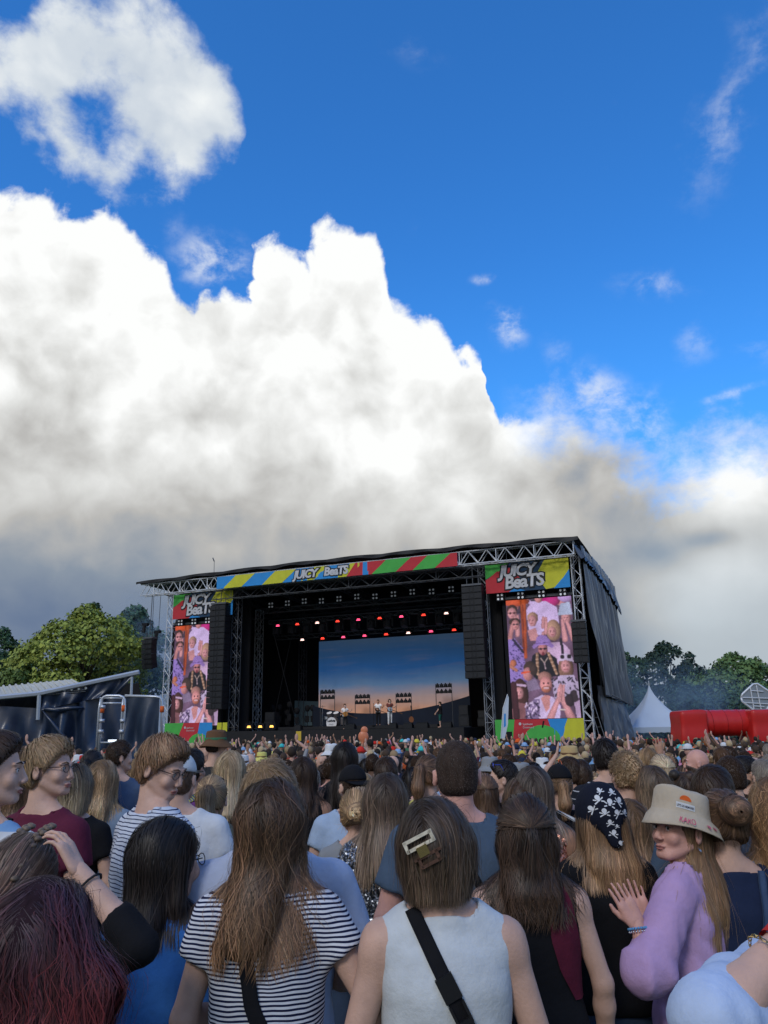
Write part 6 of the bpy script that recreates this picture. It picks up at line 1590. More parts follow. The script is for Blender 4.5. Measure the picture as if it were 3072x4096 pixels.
# ------------------------------------------------------------------ white pagoda tent
def pagoda():
    Y = 60; x0, _, _ = atf(1330, 1572, Y); x1, _, _ = atf(1466, 1572, Y); w = (x1-x0); xa, _, za = atf(1401, 1474, Y+w/2); cx = xa; ze = atf(1400, 1571, Y)[2]; g = ground_z(cx, Y)
    rt = empty('pagoda_tent', (cx, Y+w/2, g), 'white pointed pagoda tent between grey tarp and red arch', 'tent'); WT = M('tent_white', (.50, .56, .64), rough=.6, var=.05, scale=1.)
    hw = w/2; n = 14; V = []; rows = []
    for k in range(n+1):
        t = k/n; r = hw*((1-t)**1.75*.97+.03*(1-t)); z = ze+(za-ze)*t-g
        ring = []
        for (ax, ay) in ((-1, -1), (1, -1), (1, 1), (-1, 1)):
            for q in range(6):
                nx_, ny_ = {(-1, -1): (1, -1), (1, -1): (1, 1), (1, 1): (-1, 1), (-1, 1): (-1, -1)}[(ax, ay)]; f = q/6; px, py = ax+(nx_-ax)*f, ay+(ny_-ay)*f
                sagf = 1-.05*math.sin(math.pi*f)*(1-t); ring.append((px*r*sagf, py*r*sagf, z))
        V += ring
    F_ = [(k*24+i, k*24+(i+1) % 24, (k+1)*24+(i+1) % 24, (k+1)*24+i) for k in range(n) for i in range(24)]
    m = MB(); m.add(V, F_); m.build('roof_sheet', WT, rt, True)
    m = MB(); nn = 40; zz = ze-g
    for (ax, ay, bx, by) in ((-1, -1, 1, -1), (1, -1, 1, 1), (-1, 1, -1, -1), (1, 1, -1, 1)):
        V = []
        for i in range(nn+1): f = i/nn; px, py = (ax+(bx-ax)*f)*hw*1.005, (ay+(by-ay)*f)*hw*1.005; V += [(px, py, zz), (px, py, zz-.36-.05*abs(math.sin(f*math.pi*9)))]
        m.add(V, [(2*i, 2*i+1, 2*i+3, 2*i+2) for i in range(nn)])
    m.build('valance', M('tent_trim', (.42, .48, .56), rough=.6, var=.05), rt)
    m = MB()
    for ax in (-1, 1):
        for ay in (-1, 1): m.tube((ax*hw*.97, ay*hw*.97, 0), (ax*hw*.97, ay*hw*.97, zz), .05)
    m.tube((0, 0, zz+2), (0, 0, za-g+.12), .04); m.build('tent_pole', SILVERM, rt)
    b = MB(); b.box((-.6, -hw*1.0-.4, .62), (4.0, .06, 1.15)); o = b.build('red_banner', REDB, None); o.location = (cx, Y+w/2, g+.3); tag(o, 'low red fence banner with yellow oval in front of the white tent', 'banner')
    b = MB(); b.add([(.5+.22*math.cos(t), -hw-.435, .95+.09*math.sin(t)) for t in np.linspace(0, 6.28, 14, endpoint=False)], [tuple(range(14))]); b.build('oval_print', YEL, o)
    b = MB(); b.box((-hw-1.0, -hw, .75), (3.0, .05, 1.5)); o2 = b.build('pale_fence', M('pale_fence', (.24, .31, .38), rough=.6), None); o2.location = (cx, Y+w/2, g+.1); tag(o2, 'pale grey fence sheet between the grey tarp and the tent', 'fence')
    b = MB(); b.box((0, 0, 0), (.8, .05, 1.2)); o3 = b.build('green_banner', GRN, None); o3.location = (cx-hw*.45, Y-.2, g+.95); tag(o3, 'small green sheet beside the low red banner', 'banner')
pagoda()

# ------------------------------------------------------------------ red inflatable arch
def arch():
    Y = 40; RM = M('inflatable_red', (.50, .018, .015), rough=.38, var=.10, scale=1.5, bump=.15, bscale=2., spec=.4); f = lambda x, y: atf(x, y, Y)
    g = ground_z(15, Y); rt = empty('inflatable_arch', (f(1560, 1560)[0], Y, g), 'red inflatable arch with thick square legs behind the crowd', 'arch'); ox = rt.location
    zt = f(1560, 1534)[2]-g; zb = f(1560, 1596)[2]-g
    def leg(xa, xb, nm):
        a, b = f(xa, 1560)[0]-ox.x, f(xb, 1560)[0]-ox.x; S = SDF(); c = (a+b)/2; hw = (b-a)/2
        S.fn(lambda P: smax(smax(np.abs(P[:, 0]-c-.06*(P[:, 2]-zt))-hw, np.abs(P[:, 1]+.25)-.85, .14), smax(P[:, 2]-zt-.03*np.sin(P[:, 0]*3), -P[:, 2]-.1, .05), .10)+.012*np.sin(P[:, 2]*6), k=0, op='u', bb=(np.array((a-.3, -1.4, -.3)), np.array((b+.3, .9, zt+.3))))
        V, Q = S.polygonize(.09); obj('leg', mk_mesh('leg', V, Q), RM, rt)
    leg(1456, 1513, 'leg'); leg(1606, 1668, 'leg')
    r = (zt-zb)/2*.93; m = MB(); x0, x1 = f(1500, 1560)[0]-ox.x, f(1622, 1560)[0]-ox.x; n = 22
    m.path([(x0+(x1-x0)*i/n, 0, zt-r+.02) for i in range(n+1)], [r*(1-.02*math.cos(i*2.1)) for i in range(n+1)], 20); m.build('beam', RM, rt, True)
    for k in range(1, 4):
        m = MB(); q = x0+(x1-x0)*k/4; m.path([(q+.0, (r+.006)*math.cos(t), zt-r+.02+(r+.006)*math.sin(t)) for t in np.linspace(0, 6.28, 18)], .012, 4)
        m.build('seam', M('seam_dark_red', (.22, .01, .01), rough=.5), rt)
    # truck roof and pale fence glimpsed below the beam
    b = MB(); b.box((0, 0, .5), (7, .1, 1.0)); o = b.build('site_fence', M('site_fence', (.28, .33, .38), rough=.5, var=.3, scale=2.), None); o.location = (f(1570, 1560)[0], Y+5, ground_z(0, Y+5)+.2); tag(o, 'pale site fence seen under the red arch', 'fence')
arch()
# tilted metal frame behind the arch
def tilt_frame():
    Y = 44; f = lambda x, y: Vector(atf(x, y, Y)); c = f(1639, 1503); rt = empty('tilted_frame', (c.x, Y, ground_z(c.x, Y)), 'tilted grey metal frame with rounded corners rising behind the red arch', 'frame')
    pts = [f(1601, 1507), f(1604, 1499), f(1627, 1478), f(1636, 1477), f(1668, 1498), f(1672, 1508), f(1655, 1535), f(1640, 1545), f(1625, 1532), f(1603, 1515), f(1601, 1507)]
    L = [tuple(p-rt.location) for p in pts]; m = MB(); m.path(L, .06, 6); m.build('rim', TRUSS, rt, True)
    m = MB(); m.add(L[:-1], [tuple(range(10))]); V = [(p[0], p[1]+.05, p[2]) for p in L[:-1]]; m.add(V, [tuple(reversed(range(10)))]); m.build('panel', M('frame_panel', (.22, .25, .28), rough=.5), rt)
    def bar_(a, b, r=.035): m = MB(); m.tube(f(*a)-rt.location-Vector((0, .04, 0)), f(*b)-rt.location-Vector((0, .04, 0)), r); m.build('strut', TRUSS, rt)
    for q in (((1603, 1507), (1672, 1509)), ((1608, 1518), (1660, 1521)), ((1620, 1484), (1628, 1532)), ((1633, 1480), (1645, 1540)), ((1622, 1492), (1648, 1494)), ((1626, 1525), (1650, 1527))): bar_(*q)
    m = MB(); m.tube((0, .2, 0), (0, .2, c.z-rt.location.z), .09); m.tube((-.5, .2, 0), (0, .2, 1.5), .05); m.build('mast', TRUSS, rt)
tilt_frame()

# ------------------------------------------------------------------ small side stage under black tarp, with scaffold gate
def side_stage():
    Y = 27.; f = lambda x, y, d=0.: Vector(atf(x, y, Y+d)); g = ground_z(-12, Y); o0 = Vector((f(150, 1560).x, Y+3, g))
    rt = empty('tarp_stage', o0, 'low side stage with ribbed metal roof and black tarpaulin walls', 'small stage'); rt_inv = Matrix.Translation(-o0)
    def part(m, nm, mt, sm=False): o = m.build(nm, mt, rt, sm); o.matrix_parent_inverse = rt_inv; return o
    TB = M('tarp_shiny', (.012, .022, .048), rough=.33, var=.35, scale=1., bump=.7, bscale=2.4, spec=.6)
    RF = M('ribbed_roof', (.42, .44, .42), rough=.4, var=.2, scale=1., metal=.2)
    # roof: front eave from far left to the raised tip, a ribbed panel slopes behind it
    e0, e1, tip = f(-60, 1512), f(84, 1498), f(301, 1452); b0, b1 = f(-60, 1490, 4.), f(96, 1464, 4.)
    m = MB(); m.add([e0, e1+Vector((1.6, 0, .10)), f(150, 1468, 4.), b0], [(0, 1, 2, 3)]); m.add([v-Vector((0, 0, .06)) for v in (e0, e1+Vector((1.6, 0, .1)), f(150, 1468, 4.), b0)], [(3, 2, 1, 0)]); part(m, 'roof_panel', RF)
    rbm = MB(); rbm.tube((0, 0, 0), Vector(b0-e0)*.98, .045, 5); rme = rbm.mesh('roof_rib'); rme.materials.append(RF)
    for k in range(17):
        t = k/16; o = bpy.data.objects.new('roof_rib', rme); COL.objects.link(o); o.location = e0.lerp(e1+Vector((1.6, 0, .1)), t)+Vector((0, 0, .05)); o.parent = rt; o.matrix_parent_inverse = rt_inv
    m = MB(); m.path([e0, e1, tip], .085, 6); m.path([e1+Vector((0, 0, 0)), tip+Vector((-.4, 0, -.12))], .05, 6); part(m, 'eave_beam', M('eave_metal', (.42, .46, .52), rough=.4, metal=.3))
    m = MB(); m.tube(f(85, 1500), f(82, 1555), .07); part(m, 'post', M('post_metal', (.38, .42, .47), rough=.4, metal=.3)); m = MB(); m.tube(f(285, 1462), f(283, 1510), .05); part(m, 'post', M('post_metal', (.38, .42, .47), rough=.4, metal=.3))
    m = drape(f(88, 1500, .1), f(292, 1458, .1), f(92, 1535, .1), f(255, 1503, .1), 70, 10, .20, 1.1, 21, sag=-.05); part(m, 'upper_tarp', TB, True)
    m = drape(f(-60, 1522, .25), f(84, 1530, .25), f(-60, 1660, .2), f(90, 1660, .1), 50, 20, .30, 1.5, 22); part(m, 'wall_tarp', TB, True)
    m = drape(f(86, 1528, .2), f(262, 1505, .3), f(80, 1665, .1), f(262, 1665, .2), 80, 30, .34, 1.5, 23); part(m, 'wall_tarp', TB, True)
    m = drape(f(-60, 1510, 4.5), f(300, 1475, 4.5), f(-60, 1660, 4.5), f(330, 1660, 4.5), 20, 6, .1, 2., 24); part(m, 'back_tarp', BLK)
    for (a, b, c) in (((90, 1532), (160, 1620), 0), ((88, 1530), (140, 1536), 0), ((95, 1534), (180, 1528), 0)):
        m = MB(); m.path([f(a[0]+(b[0]-a[0])*t, a[1]+(b[1]-a[1])*t, -.02) for t in (0, .3, .6, 1)], [.02, .07, .09, .03], 6); part(m, 'tarp_fold', TB, True)
    # scaffold gate
    Yg = 24.; h = lambda x, y: Vector(atf(x, y, Yg)); q0 = Vector((h(245, 1550).x, Yg, ground_z(-10, Yg)))
    gt = empty('scaffold_gate', q0, 'steel scaffold frame with rounded corners and orange tape in front of black tarp', 'scaffold'); gi = Matrix.Translation(-q0)
    SM = M('scaffold_steel', (.50, .53, .57), rough=.35, metal=.5, var=.15)
    def gp(m, nm, mt=SM, sm=True, pr=None): o = m.build(nm, mt, pr or gt, sm); o.matrix_parent_inverse = gi if pr is None else Matrix.Identity(4); return o
    def tube(pts, nm, r=.034): m = MB(); m.path([h(*p) for p in pts], r, 8); return gp(m, nm)
    tube([(212, 1650), (219, 1530), (220, 1512), (224, 1506), (231, 1503), (258, 1503), (266, 1506), (270, 1512), (270, 1530), (264, 1650)], 'outer_frame', .042)
    tube([(206, 1650), (214, 1530), (218, 1510)], 'post'); tube([(258, 1650), (264, 1530), (266, 1510)], 'post')
    for y_ in (1508, 1519, 1604): tube([(214+(1604-y_)*.02, y_), (266, y_)], 'rung', .026)
    for (x_, y_) in ((221, 1533), (267, 1530), (350, 1532)):
        m = MB(); c = h(x_, y_); m.tube(c-Vector((0, 0, .09)), c+Vector((0, 0, .09)), .065, 8); gp(m, 'tape', C['orange'])
    for (x_, y_) in ((222, 1527), (220, 1557), (218, 1580), (265, 1557), (263, 1580)):
        m = MB(); m.box(h(x_, y_), (.13, .13, .10)); gp(m, 'coupler')
    tube([(270, 1503), (338, 1505), (346, 1507), (350, 1514), (349, 1650)], 'frame_extension', .04)
    m = drape(h(272, 1506), h(345, 1508), h(268, 1655), h(345, 1655), 44, 24, .22, 1.2, 31); o = gp(m, 'gate_tarp', M('tarp_blue_black', (.020, .034, .060), rough=.40, var=.3, scale=1., bump=.6, bscale=2.2, spec=.5))
    rt2 = empty('work_lamp', (h(232, 1601).x, Yg+.5, ground_z(-10, Yg)), 'small lit work lamp low inside the scaffold gate', 'lamp'); m = MB(); z_ = h(232, 1601).z-rt2.location.z; m.tube((0, 0, 0), (0, 0, z_), .02); m.box((0, 0, z_), (.30, .12, .12)); m.build('stand', BLK, rt2)
    m = MB(); m.box((0, -.065, z_), (.26, .01, .07)); m.build('lamp', glow('lamp_glow_work', (.8, .9, 1.), 2.), rt2)
side_stage()

# ------------------------------------------------------------------ stage smoke drifting by the trees
def smoke(label, c, r, dens, col=(.55, .74, .92)):
    m = bpy.data.materials.new('smoke'); m.use_nodes = True; t = m.node_tree; t.nodes.clear(); N = NT(t); o_ = t.nodes.new('ShaderNodeOutputMaterial'); v = t.nodes.new('ShaderNodeVolumePrincipled')
    tc = N.new('ShaderNodeTexCoord').outputs['Object']; L = N.vm('LENGTH', N.vm('DIVIDE', tc, r)); n, _ = N.noise(tc, .28, 3, .6)
    d = N.m('MULTIPLY', N.m('MULTIPLY', N.sstep(L, .25, 1., 1., 0.), N.sstep(n, .38, .66)), dens)
    v.inputs['Color'].default_value = (*col, 1); t.links.new(d, v.inputs['Density']); v.inputs['Anisotropy'].default_value = .2; t.links.new(v.outputs[0], o_.inputs['Volume'])
    m.cycles.volume_sampling = 'MULTIPLE_IMPORTANCE'
    b = MB(); b.add(*sphere((0, 0, 0), 1., 20, 12, *r)); o = b.build('smoke', m, None, True); o.location = c; tag(o, label, 'smoke', kind='stuff')
smoke('thin blue smoke drifting between tent and trees', atf(1400, 1530, 68), (12., 5., 5.5), .17)
smoke('thin blue grey smoke beside the stage by the chestnut tree', atf(330, 1430, 74), (6.5, 5., 9.5), .13)
scene.cycles.volume_step_rate = 4.0; scene.cycles.volume_max_steps = 32
# very near, bottom edge
p = reg(P('girl with frizzy dark red and purple hair, closest to the braided girl', 108, 1880, 1.42, fem=True, hair='long', hcol='redpurple', hairlen=.50, hwid=1.8, vol=1.8, ears=False, topm=C['black'], **{**HD, 'nstr': 3600}, wave=.010, wfreq=1.9, w=.95))
p = reg(P('girl in black with braided blonde roots scratching her head with one hand', 62, 1792, 1.92, fem=True, hair='tail', hcol=((.14, .10, .07), (.24, .10, .08)), hairlen=.26, tie=(-.01, -.09, -.02), vol=1.3, hwid=1.2, top='snug', topm=C['black'], yaw=rad(-8),
    poseR=('W', atf(302, 2045, 2.10), atf(168, 1880, 2.16), (-.55, .1, .8), (-.75, .1, -.5), 'head'), sleeve=.85, **HD))
H = head_frame(p)
for s_ in (-1, 1):
    pts = [H(s_*.030+.012, .05-.020*i, .136-.0016*i*i) for i in range(9)]
    b = MB()
    for i in range(16):
        t = i/15*7.99; k = int(t); q = np.array(pts[k])*(1-t+k)+np.array(pts[k+1])*(t-k); sd = (1 if i % 2 else -1)
        b.add(*sphere(q+np.array((sd*.006, 0, .004)), .0095, 8, 6, 1., 1.4, .8))
    b.build('braid', M('braid_hair', (.16, .115, .08), rough=.5, var=.35, scale=120.), p.root, True)
b = MB(); b.path([H(-.028+.013*math.cos(t), -.088+.004*math.sin(t), .042+.012*math.sin(t)) for t in np.linspace(0, 6.28, 10)], .005, 5); b.build('hair_tie', C['offwhite'], p.root, True)
w_ = [q for q in arms_of(p) if q[0] == 1][0]
b = MB(); ww = w_[3]*.80+w_[2]*.20; dd = (w_[2]-w_[3])/np.linalg.norm(w_[2]-w_[3]); a1 = np.cross(dd, (0, 1, 0)); a1 /= np.linalg.norm(a1); a2 = np.cross(dd, a1)
b.path([ww+(a1*math.cos(t)+a2*math.sin(t))*.034 for t in np.linspace(0, 6.28, 14)], .0032, 5); b.build('wrist_tie', C['charcoal'], p.root, True)

p = reg(P('woman in navy striped tee with long ombre hair and black bag strap', 588, 1676, 2.12, fem=True, hair='long', hcol='ombre', hairlen=.33, hwid=.88, vol=1.2, ears=False, tailx=-.055, topm=STRIPE, w=.98, poseR='hip', poseL='front', wave=.014, wfreq=.8, sleeve=.42, **{**HD, 'nstr': 3400}, inf=.016, part=-.01))
strap(p, [(-.07, 1.50*p.s), (-.02, 1.2*p.s), (.10, .98*p.s), (.22, .86*p.s)], .040, C['black'])
p = reg(P('woman in pale sleeveless top with rectangular hair clip and buckled black strap', 946, 1718, 2.02, fem=True, hair='bob', hcol=((.052, .036, .027), (.14, .092, .060)), hairlen=.105, hwid=1.02, vol=1.3, ears=False, top='less', topm=C['offwhite'], w=1.10, b=1.08, poseR='down', poseL='down', part=-.01, hroll=rad(-10), hyaw=rad(-10), **{**HD, 'nstr': 3000}, inf=.016, folds=.006))
stp, A = strap(p, [(-.085, 1.49*p.s), (-.005, 1.33*p.s), (.075, 1.17*p.s), (.22, .90*p.s)], .038, C['black'])
mid = A[9].mean(0); mid2 = A[11].mean(0); dv = mid2-mid; dv /= np.linalg.norm(dv)
zx = Matrix.Rotation(math.atan2(-dv[0], -dv[2]), 3, 'Y')
b = MB(); b.box(mid+np.array((0, -.006, 0)), (.046, .014, .060), zx); b.build('strap_slider', BLACKM, p.root)
b = MB(); b.box(mid2+dv*.055+np.array((0, -.006, 0)), (.040, .012, .040), zx)
for s_ in (-1, 1): b.box(mid2+dv*.022+np.array((0, -.006, 0))+np.array(zx @ Vector((s_*.018, 0, 0))), (.007, .011, .05), zx)
b.build('buckle', BLACKM, p.root)
H = head_frame(p)
def clip_box(c, d, a): R_ = Matrix(p.R.tolist()) @ Matrix.Rotation(a, 3, 'Y'); return H(*c), d, R_
PEARL = M('pearl_clip', (.62, .56, .44), rough=.2, var=.35, scale=60.); TORT = M('tortoise_clip', (.10, .055, .04), rough=.2, var=.5, scale=70.)
a = rad(-16); co = np.array((-.020, -.131, .022))
def cb(x, z): return tuple(co+np.array((x*math.cos(a)+z*math.sin(a)*1, 0, z*math.cos(a)-x*math.sin(a))))
b = MB()
for (x, z, w0, h0) in ((0, .030, .082, .009), (0, .008, .082, .009), (-.037, .019, .009, .030), (.037, .019, .009, .030)): b.box(*clip_box(cb(x, z), (w0, .008, h0), a)[:2], R=clip_box(cb(x, z), 0, a)[2])
cl = b.build('claw_clip', PEARL, p.root)
b = MB()
for (x, z, w0, h0) in ((.006, -.018, .078, .008), (.006, -.040, .055, .008), (-.020, -.029, .009, .028), (.030, -.029, .009, .028)): b.box(*clip_box(cb(x, z), (w0, .008, h0), a)[:2], R=clip_box(cb(x, z), 0, a)[2])
b.build('clip_jaw', TORT, cl)
b = MB(); b.box(*clip_box(cb(.0, -.005), (.030, .014, .026), a)[:2], R=clip_box((0, 0, 0), 0, a)[2]); b.build('clip_spring', METALM, cl)

p = reg(P('black haired girl in bright blue shirt with glasses, beside the striped woman', 366, 1758, 2.42, fem=True, hair='long', hcol='black', hairlen=.21, hwid=.98, vol=1.2, ears=False, tailx=-.055, topm=C['blue'], hyaw=rad(-38), yaw=rad(-12), top='rolled', w=.95, glasses='clear', **HD))
p = reg(P('blond man in white tee with navy cuffs behind the striped woman', 585, 1632, 2.5, hair='tuft', hcol='sandy', vol=1.1, topm=cloth('tee_white', (.42, .47, .60)), w=1.22, b=1.12, sleeve=.62, poseR='front', poseL='front', **HD))
for side_, sh_, e_, w_2, d_, n_, hp_ in arms_of(p):
    m_ = sh_*(1-p.sleeve)+e_*p.sleeve; u_ = (e_-sh_)/np.linalg.norm(e_-sh_); a1 = np.cross(u_, (0, 1, 0)); a1 /= np.linalg.norm(a1); a2 = np.cross(u_, a1); b = MB()
    b.path([m_-u_*.004+(a1*math.cos(t)+a2*math.sin(t))*(.0585*p.s*p.b+.0125) for t in np.linspace(0, 6.283, 26)], .0062, 5); b.build('sleeve_trim', C['navy'], p.root, True)
p = reg(P('woman with half-up dark hair in black and burgundy top with bare shoulders', 1128, 1712, 2.72, fem=True, hair='halfup', hcol='dark', hairlen=.28, hwid=1.2, vol=1.15, ears=True, top='less', topm=C['black'], tie=(0, -.108, .030), wave=.014, wfreq=1.1, poseR='down', poseL='down', w=1.04, **{**HD, 'nstr': 3000}))
b = MB(); b.path([p.tiep+np.array((.016*math.cos(t), -.012+.004*math.sin(t), .008*math.sin(t))) for t in np.linspace(0, 6.28, 10)], .004, 5); b.build('hair_tie', C['black'], p.root, True)
patch_on(p, p.shirtS, [(1.10*p.s, .12, .16), (1.20*p.s, .07, .165), (1.30*p.s, .045, .150), (1.40*p.s, .05, .135), (1.455*p.s, .06, .115)], C['burg'], 'burgundy_panel')
p = reg(P('man with buzz cut in slate blue tee, the tallest head by the yellow top', 983, 1600, 3.02, hair='buzz', hcol=((.060, .040, .031), (.075, .052, .04)), vol=.4, topm=C['greyblue'], w=1.12, b=1.1, hs=1.08, sleeve=.6, sk='pink', **HD))
strap(p, [(-.02, 1.40*p.s), (.10, 1.20*p.s), (.16, 1.10*p.s)], .03, C['black'])
p = reg(P('woman with skull print bandana and very long light brown hair', 1290, 1698, 3.3, fem=True, hatted=True, hair='long', hcol='lbrown', hairlen=.38, hwid=1.25, vol=.5, ears=False, topm=C['black'], tailx=.05, wave=.003, wfreq=1., w=.98, top='tee', sleeve=.8, poseR='front', poseL='front', **{**HD, 'nstr': 3000}))
H = head_frame(p); S = SDF(); k = p.hs; o = p.hc
S.el(H(0, -.014, .022), (.104*k, .126*k, .118*k), p.R, k=.01)
S.half(p.R @ np.array((0, .25, -1)), .030*k+(p.R @ np.array((0, .25, -1))) @ o, k=.008)
S.rc(H(0, -.118, .0), H(.02, -.136, -.085), .034, .020, k=.02, flat=np.array((.7, 1.6, 1)))
V, Q = S.polygonize(.010); obj('bandana', mk_mesh('bandana', V, Q), cloth('bandana_black', (.010, .012, .022)), p.root)
rng = np.random.RandomState(5); sk_polys = []
for (x, z, sz, an) in ((-.035, .085, .020, .3), (.010, .070, .022, -.2), (.055, .075, .020, -.7), (-.065, .045, .018, .8), (-.018, .035, .020, .1), (.035, .030, .019, .5), (.075, .030, .016, -.4), (.0, -.005, .016, .2), (.012, -.045, .018, -.3), (.035, -.085, .016, .4), (.030, .110, .016, .1), (-.02, .115, .014, .5), (.028, -.02, .010, .2)):
    c_, s__ = math.cos(an), math.sin(an)
    def rt(pl): return [(x+(a_*c_-b_*s__)*sz, z+(a_*s__+b_*c_)*sz) for a_, b_ in pl]
    sk_polys += [rt(disc(0, .15, .52, .5, 9)), rt([(-.28, -.2), (.28, -.2), (.24, -.6), (-.24, -.6)]), rt(bar(-1., -.9, 1., -.1, .22)), rt(bar(-1., -.1, 1., -.9, .22))]
print_on(p, S, sk_polys, (o[0], o[2]), 1., C['white'], 'skull_print', lift=.002)
# woman in the bucket hat
p = reg(P('woman in beige bucket hat and lilac sweatshirt looking back and clapping', 1452, 1710, 3.0, fem=True, hatted=True, hair='long', hcol='lbrown', hairlen=.40, hwid=.85, vol=.9, ears=True, topm=C['lilac'], top='rolled', yaw=rad(55), hyaw=rad(58), hpitch=rad(8), face=True, fvox=.0048, sk='pink', gaze=-1,
    poseR=('W', atf(1425, 2080, 3.45), atf(1394, 1992, 3.16), (-.25, .10, 1), (-.3, -1, 0), 'flat'), poseL=('W', atf(1400, 2095, 3.02), atf(1377, 1996, 3.06), (-.48, .12, 1), (-.3, 1, .1), 'flat'), inf=.020, folds=.013, tailx=.02, hs=1.04, **HD))
hat = bucket(p, C['beige'], R0=.095, R1=.138, h=.125, z0=.044, tilt=.20)
def on_hat(pts2, rr=.0995):
    """pts (angle, height) on the crown -> head-frame positions"""
    H = head_frame(p); return [H((rr+(.06-z)*.06)*math.cos(a_), (rr+(.06-z)*.06)*1.10*math.sin(a_)-.008, z+.20*rr*math.sin(a_)) for a_, z in pts2]
A0 = rad(165)
b = MB(); b.add(on_hat([(A0-.30+x*-1, z) for x, z in disc(0, .086, .20, .018, 12, 0, math.pi)]+[(A0-.10, .086)]), [tuple(range(13))]); b.build('orange_patch', C['orange'], hat)
q = [(A0-.62+.62*i/8, .056+.004*0) for i in range(9)]; top_ = [(a_, z+.020) for a_, z in q]
b = MB(); b.add(on_hat(q, .1015)+on_hat(top_, .1015), [(i, i+1, 10+i, 9+i) for i in range(8)]); b.build('white_label', C['white'], hat)
me = text_mesh("LET'S DO MEMORIES", 1., .02, align='CENTER'); nvv = len(me.vertices); v = np.zeros(nvv*3); me.vertices.foreach_get('co', v); v = v.reshape(-1, 3)
wd_ = v[:, 0].max()-v[:, 0].min(); v = np.array(on_hat([(A0-.31+x/wd_*.56, .061+y*.011) for x, y, _ in v], .1027)); me.vertices.foreach_set('co', v.astype(np.float32).ravel()); me.update(); obj('lettering', me, C['navy'], hat)
PINKP = M('pink_marker', (.55, .10, .16), rough=.8, var=.1)
def on_brim(pts2):
    H = head_frame(p); return [H(rr*math.cos(a_), rr*1.10*math.sin(a_)-.008, .044-.0155-(rr-.105)*.95+.0135+.20*rr*math.sin(a_)) for a_, rr in pts2]
for a_ in (A0+.30, A0+.52):
    b = MB(); hp = [(a_+.055*(16*math.sin(t)**3)/16, .132-.008*(13*math.cos(t)-5*math.cos(2*t)-2*math.cos(3*t)-math.cos(4*t))/16) for t in np.linspace(0, 6.28, 14, endpoint=False)]
    b.add(on_brim(hp), [tuple(range(14))]); b.build('heart_print', PINKP, hat)
me = text_mesh("KARO", 1., .01, shear=.3, align='CENTER'); nvv = len(me.vertices); v = np.zeros(nvv*3); me.vertices.foreach_get('co', v); v = v.reshape(-1, 3)
v = np.array(on_brim([(A0-.30+x*.15, .143-y*.034) for x, y, _ in v])); me.vertices.foreach_set('co', v.astype(np.float32).ravel()); me.update(); obj('lettering', me, PINKP, hat)
for nm, fr, mm, r_ in (('bead_bracelet', .10, M('blue_beads', (.10, .30, .55), rough=.3, var=.4, scale=300.), .0050), ('charm_bracelet', .17, SILVERM, .0035)):
    w_ = [q for q in arms_of(p) if q[0] == -1][0]; ww = w_[3]*(1-fr)+w_[2]*fr; dd = (w_[2]-w_[3]); dd = dd/np.linalg.norm(dd); a1 = np.cross(dd, (0, 1, .2)); a1 /= np.linalg.norm(a1); a2 = np.cross(dd, a1); b = MB()
    for t in np.linspace(0, 6.28, 22, endpoint=False): b.add(*sphere(ww+(a1*math.cos(t)+a2*math.sin(t))*(.034+.006*fr), r_, 6, 4))
    b.build(nm, mm, p.root, True)
b = MB(); e_ = head_frame(p)(-.087, -.008, -.058); b.path([e_+np.array((.006*math.cos(t), .006*math.sin(t), -.008+.008*math.sin(t))) for t in np.linspace(0, 6.28, 9)], .0016, 4); b.build('earring', SILVERM, p.root)

p = reg(P('woman with messy brown bun in navy top and dungaree strap', 1548, 1702, 3.02, fem=True, hair='bun', hcol='brown', tie=(.0, -.108, .060), hwid=1.22, vol=1.0, topm=C['navy'], top='tee', neck=.06, w=1.02, hroll=rad(4), **HD))
strap(p, [(.10, 1.46*p.s), (.075, 1.3*p.s), (.05, 1.15*p.s)], .030, C['denim'], name='dungaree_strap')
p = reg(P('tall dark haired man in faded denim blue tee behind the bun', 1532, 1652, 3.45, hair='short', hcol='dark', topm=C['greyblue'], w=1.2, b=1.1, yaw=rad(-15), hyaw=rad(-22), vol=.7, hs=1.06, **HD))
p = reg(P('woman with curly copper blonde hair at the edge of the crowd', 1662, 1672, 3.1, fem=True, hair='long', hcol=((.20, .11, .05), (.42, .24, .12)), hairlen=.38, hwid=1.25, vol=1.7, ears=False, topm=C['sky'], wave=.020, wfreq=2.1, **HD))
# arm coming in at the bottom right
p = reg(P('person in pale blue jersey raising an arm with red wristband and gold chain', 1845, 1660, 1.52, fem=True, hair='long', hcol='brown', hairlen=.4, ears=False, topm=cloth('jersey', (.44, .53, .70)), sleeve=1.0, sl_r=.001, yaw=rad(0), inf=.012, folds=.013,
    poseL=('W', atf(1540, 2212, 1.38), atf(1718, 2012, 1.46), (.8, .3, .5), (0, .2, -1), 'grip'), **{**HD, 'nstr': 1200}))
w_ = [q for q in arms_of(p) if q[0] == -1][0]; dd = (w_[2]-w_[3]); dd = dd/np.linalg.norm(dd); a1 = np.cross(dd, (0, 1, .2)); a1 /= np.linalg.norm(a1); a2 = np.cross(dd, a1)
ww = w_[3]*.83+w_[2]*.17; b = MB(); rings = []
for dx in (-.010, .010):
    for t in np.linspace(0, 6.28, 24, endpoint=False): rings.append(ww+dd*dx+(a1*math.cos(t)+a2*math.sin(t))*.0345)
b.add(rings, [(i, (i+1) % 24, 24+(i+1) % 24, 24+i) for i in range(24)]); b.add([r_+(r_-ww)*.03 for r_ in rings], [(i, 24+i, 24+(i+1) % 24, (i+1) % 24) for i in range(24)]); wb = b.build('wristband', C['red'], p.root, True)
